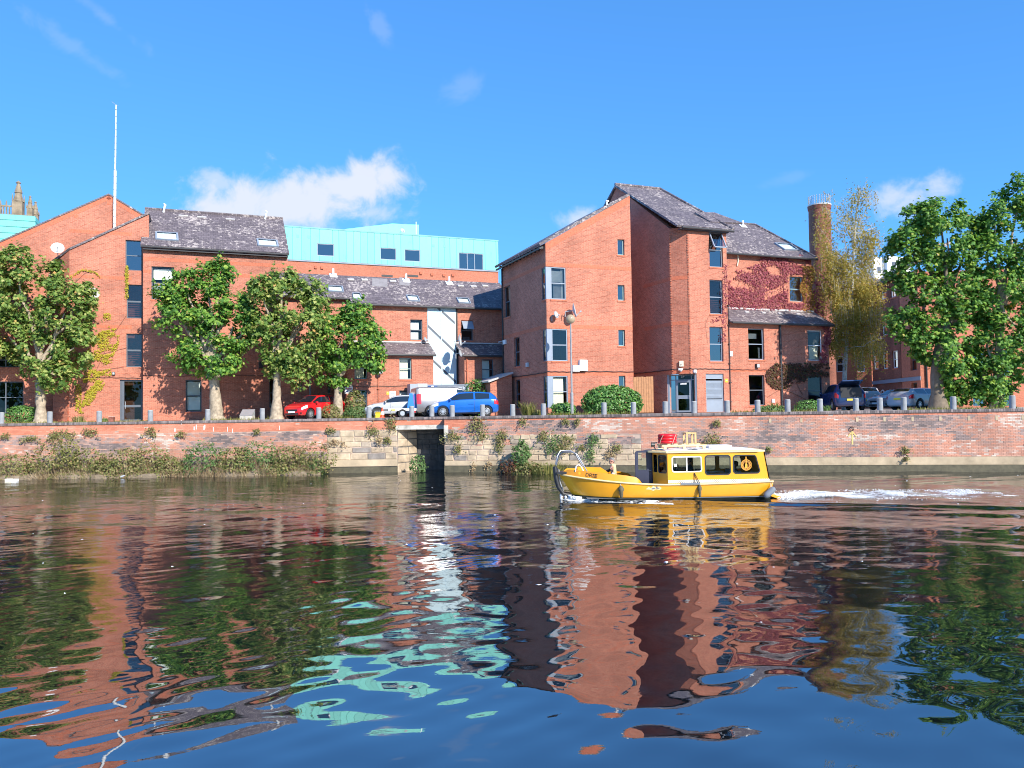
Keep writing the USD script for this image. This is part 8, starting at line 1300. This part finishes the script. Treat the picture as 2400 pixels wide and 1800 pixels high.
# satellite dishes: (label, face, picture centre, radius px, stand off, yaw, tilt, material)
F2l = Face(WL[0], T4(0, 0.55, 0)); FMu = Face(WM[0], T4(0, 1.4, 0)); FM0 = Face(WM[0]); FB = Face(WB[0]); FBl = Face(WB[0], T4(0, 0, 0, -math.pi / 2)); FT3 = Face(WT[0], T4(0, 2.5, 0))
def dish(label, F, px, py, rpx, off, yaw, tilt, m, beh=0.0):
    x, z = F.xz(px, py, -off + beh); c = app(F.W, [x, -off + beh, z]); r = rpx * c[1] / FPX; Rz = math.atan2(F.W[1, 0], F.W[0, 0]); T = thing('satellite_dish', label, 'satellite dish', c, Rz + yaw); M = T4(0, 0, 0, rx=math.pi / 2 + tilt); pr = [(r * t, .30 * r * t * t) for t in np.linspace(0.001, 1, 9)]; back = [(a * .985, b_ - .025) for a, b_ in pr[::-1]]
    MB().lathe(pr + back, 28, M).build('reflector', m, T, smooth=50); MB().tube([app(M, [0, -r * .95, .1 * r]), app(M, [0, -r * .35, r * 1.0])], .022, 6).build('feed_arm', 'dish_dark', T); MB().tube([app(M, [0, -r * .40, r * .92]), app(M, [0, -r * .28, r * 1.12])], .05, 8).build('feed_horn', 'dish', T)
    MB().tube([[0, .03, 0], [0, off * .85, -.05], [0, off * .85, -.35]], .028, 6).build('bracket', 'dish_dark', T)
dish('large white satellite dish at the top of the left tower roof edge', F2l, 135, 583, 14, 0.5, 0.12, -.35, 'white'); dish('beige satellite dish on the tower wall above the yellow creeper', F2l, 218, 688, 14, .45, .25, -.25, 'cream_dish' if 'cream_dish' in MAT else 'lintel')
dish('large grey satellite dish edge on above the globe lantern', FB, 1343, 728, 17, .55, 1.05, -.2, 'dish'); dish('small pale satellite dish left of the globe lantern', FB, 1302, 738, 8.5, .3, .6, -.25, 'dish')
dish('small dark grey satellite dish on the lower wall of the middle building', FM0, 891, 871, 6.5, .35, .3, -.3, 'dish_dark'); dish('tiny dark satellite dish beside the upper window left of the blue panel', FMu, 996, 796, 6, .3, .8, -.3, 'dish_dark'); dish('tall white satellite dish edge on at the right of the blue panel', FM0, 1075, 798, 14, .35, 1.1, -.1, 'dish'); dish('rusty grey satellite dish below the tall white one by the blue panel', FM0, 1077, 828, 9, .3, 1.0, -.2, 'dish_dark'); dish('white satellite dish on the roof of the turquoise storey', FT3, 943, 541, 6, .4, .4, -.4, 'dish')
# wall boxes, lights, cameras, signs
def wbox(name, label, cat, F, rc, d, m, parts=None, y=0.0):
    a, b, c, e = F.rect(*rc); o = app(F.W, [(a + b) / 2, y, c]); T = thing(name, label, cat, o, math.atan2(F.W[1, 0], F.W[0, 0])); w, h = b - a, e - c; MB().box(-w / 2, w / 2, -d, -.003, 0, h).build('case' if d > .04 else 'plate', m, T)
    if parts: parts(T, w, h, d)
    return T
lid = lambda m: (lambda T, w, h, d: MB().box(-w / 2 + .03, w / 2 - .03, -d - .012, -d - .001, .03, h - .03).build('door', m, T))
FBx = FB; wbox('meter_box', 'large white wall cabinet right of the lamp post column', 'wall box', FBx, (1356, 844, 1373, 870), .22, 'white', lid('white')); wbox('meter_box', 'low white wall cabinet partly behind the lamp post column', 'wall box', FBx, (1340, 856, 1355.5, 871), .2, 'white', lid('white'))
FC_, FCh = GC['F'], GC['FH']
wbox('entry_light', 'cream bulkhead box over the tower entrance door', 'wall light', FCh, (1593, 846, 1602, 859), .12, 'cream', lambda T, w, h, d: MB().ball([0, -d, h * .35], .04, 1).build('lens', 'globe', T)); wbox('dome_camera', 'small white dome camera under the entrance light', 'camera', FCh, (1591, 863, 1601, 868), .1, 'white', lambda T, w, h, d: MB().ball([0, -.1, -.02], .08, 2).build('dome', 'dish_dark', T, smooth=True)); wbox('dome_camera', 'white dome camera on the corner right of the entrance', 'camera', FC_, (1624, 867, 1631, 873), .12, 'white', lambda T, w, h, d: MB().ball([0, -.12, -.02], .07, 2).build('dome', 'dish_dark', T, smooth=True))
wbox('alarm_box', 'white alarm box beside the thin drainpipe on the wing', 'wall box', FC_, (1709, 823, 1715, 835), .1, 'white', lid('white')); wbox('yellow_sign', 'small yellow notice right of the louvred service door', 'sign', FC_, (1699.5, 888, 1706, 896), .012, 'yellow_sign', lambda T, w, h, d: MB().box(-w * .3, w * .3, -.016, -.0125, h * .45, h * .6).build('print', 'cream', T)); wbox('grey_vent', 'small grey wall vent low between the wing windows', 'vent', FC_, (1808, 935, 1815, 944), .06, 'lead', lid('dish')); wbox('flood_light', 'dark flood light on the wing wall below the left upper window', 'wall light', FC_, (1770, 853, 1777, 862), .15, 'trim', lambda T, w, h, d: MB().box(-w * .4, w * .4, -d - .02, -d - .001, .02, h - .02).build('lens', 'dish', T))
wbox('notice', 'white notice on the shaded left wall of the centre building', 'sign', FBl, (1182, 900, 1188, 917), .012, 'white', lambda T, w, h, d: MB().box(-w * .38, w * .38, -.016, -.0125, h * .72, h * .84).build('print', 'blue_ink', T)); wbox('security_camera', 'white security camera on a bracket at the back corner of the centre building', 'camera', FBl, (1181, 797, 1187, 807), .1, 'white', lambda T, w, h, d: MB().box(-.55, -.12, -.3, -.16, h * .55, h * .75).build('camera_body', 'dish', T)); wbox('wall_light', 'small grey wall light on the shaded side of the centre building', 'wall light', FBl, (1235, 850, 1240, 860), .1, 'dish', lid('dish'))
def nlines(cols): 
    def f(T, w, h, d):
        for i, (c, a) in enumerate(cols): MB().box(-w * a, w * a, -.017, -.0125, h * (.80 - i * .19), h * (.88 - i * .19)).build('print_line', c, T)
    return f
wbox('notice_board', 'larger white notice with faint red print beside the tree trunk', 'sign', FM0, (808, 904, 827, 922), .014, 'white', nlines([('red_ink', .2), ('red_ink', .38), ('red_ink', .3), ('blue_ink', .36)])); wbox('notice_board', 'smaller white notice with one blue line right of the yellow notice', 'sign', FM0, (913, 917, 928, 932), .014, 'white', nlines([('white', .2), ('blue_ink', .32)])); wbox('yellow_sign', 'small yellow notice left of the smaller white notice', 'sign', FM0, (906, 918, 911, 925), .012, 'yellow_sign', nlines([('cream', .3)]))
wbox('flood_light', 'dark flood light on the slate roofed block behind the trees', 'wall light', Face(WL[0]), (606, 849, 616, 864), .25, 'trim', lid('trim')); wbox('wall_light', 'dark wall light above the yellow creeper left of the tower door', 'wall light', F2l, (263, 872, 270, 879), .15, 'trim', lid('dish'))
# stone box with metal lid, small brick stump
b = at(580, 976, 47.6); T = thing('metal_chest', 'square stone plinth with sloping shiny metal cover between two trees', 'plinth', (b[0], b[1], QZ)); MB().box(-.36, .36, -.3, .3, 0, .22).build('plinth', 'lintel', T); MB().slab([[-.38, -.32, .24], [.38, -.32, .24], [.38, .25, .62], [-.38, .25, .62]], .03, nrm=(0, -1, 1)).box(-.37, .37, .22, .28, .22, .58).build('cover', 'metal', T, kind='stuff')
b = at(262, 986, 46.6); T = thing('brick_stump', 'small stump of brown brick beside the weeds near the tower door', 'brick stump', (b[0], b[1], QZ)); MB().box(-.13, .13, -.13, .13, 0, .28).build('stump', 'brick_old', T); MB().box(-.14, .14, -.14, .14, .281, .31).build('cap', 'lintel', T)
# bottle and scrap by the ledge
b = at_z(288, 1117, 0.1); T = thing('plastic_bottle', 'pale blue plastic bottle floating at the left ledge', 'bottle', b); MB().lathe([(.001, -.12), (.045, -.12), (.045, .06), (.015, .11), (.015, .14), (.001, .14)], 12, T4(0, 0, .03, ry=1.2)).build('bottle', 'dish', T, smooth=40); b = at_z(28, 1127, 0.02); T = thing('floating_crate', 'broken yellow and white crate floating at the far left ledge', 'crate', b); MB().box(-.32, .0, -.1, .1, -.02, .12).build('side', 'cream', T); MB().box(.02, .3, -.1, .12, -.02, .1).build('panel', 'white', T)
# trees on the near bank behind the viewer, seen only mirrored in window panes
def near_trees():
    rng = R(90); m = MB()
    for x, y, h in ((-30, -24, 11), (-17, -27, 13), (-4, -24, 10), (9, -28, 14), (24, -25, 12), (38, -27, 13), (52, -24, 11), (-46, -26, 12)):
        m.tube([[x, y, 1.6], [x, y, 1.6 + h * .5]], .3, 7); c = np.array([x, y, 1.6 + h * .62]); n = 900; d = sphere_dirs(n, rng); q = meshkit.noise(d * 2.2 + x, 4)[:, None]; P = c + d * np.array([h * .34, h * .34, h * .38]) * (.55 + .75 * q) * rng.random((n, 1)) ** .25; leaves(m, P, rng.normal(size=(n, 3)), .75 * (.5 + .8 * rng.random(n)), rng, TUFT)
    m.build('near_bank_trees', 'plane_leaf_deep', label='loose row of trees on the near bank mirrored in the window panes', cat='trees', kind='stuff')
near_trees()
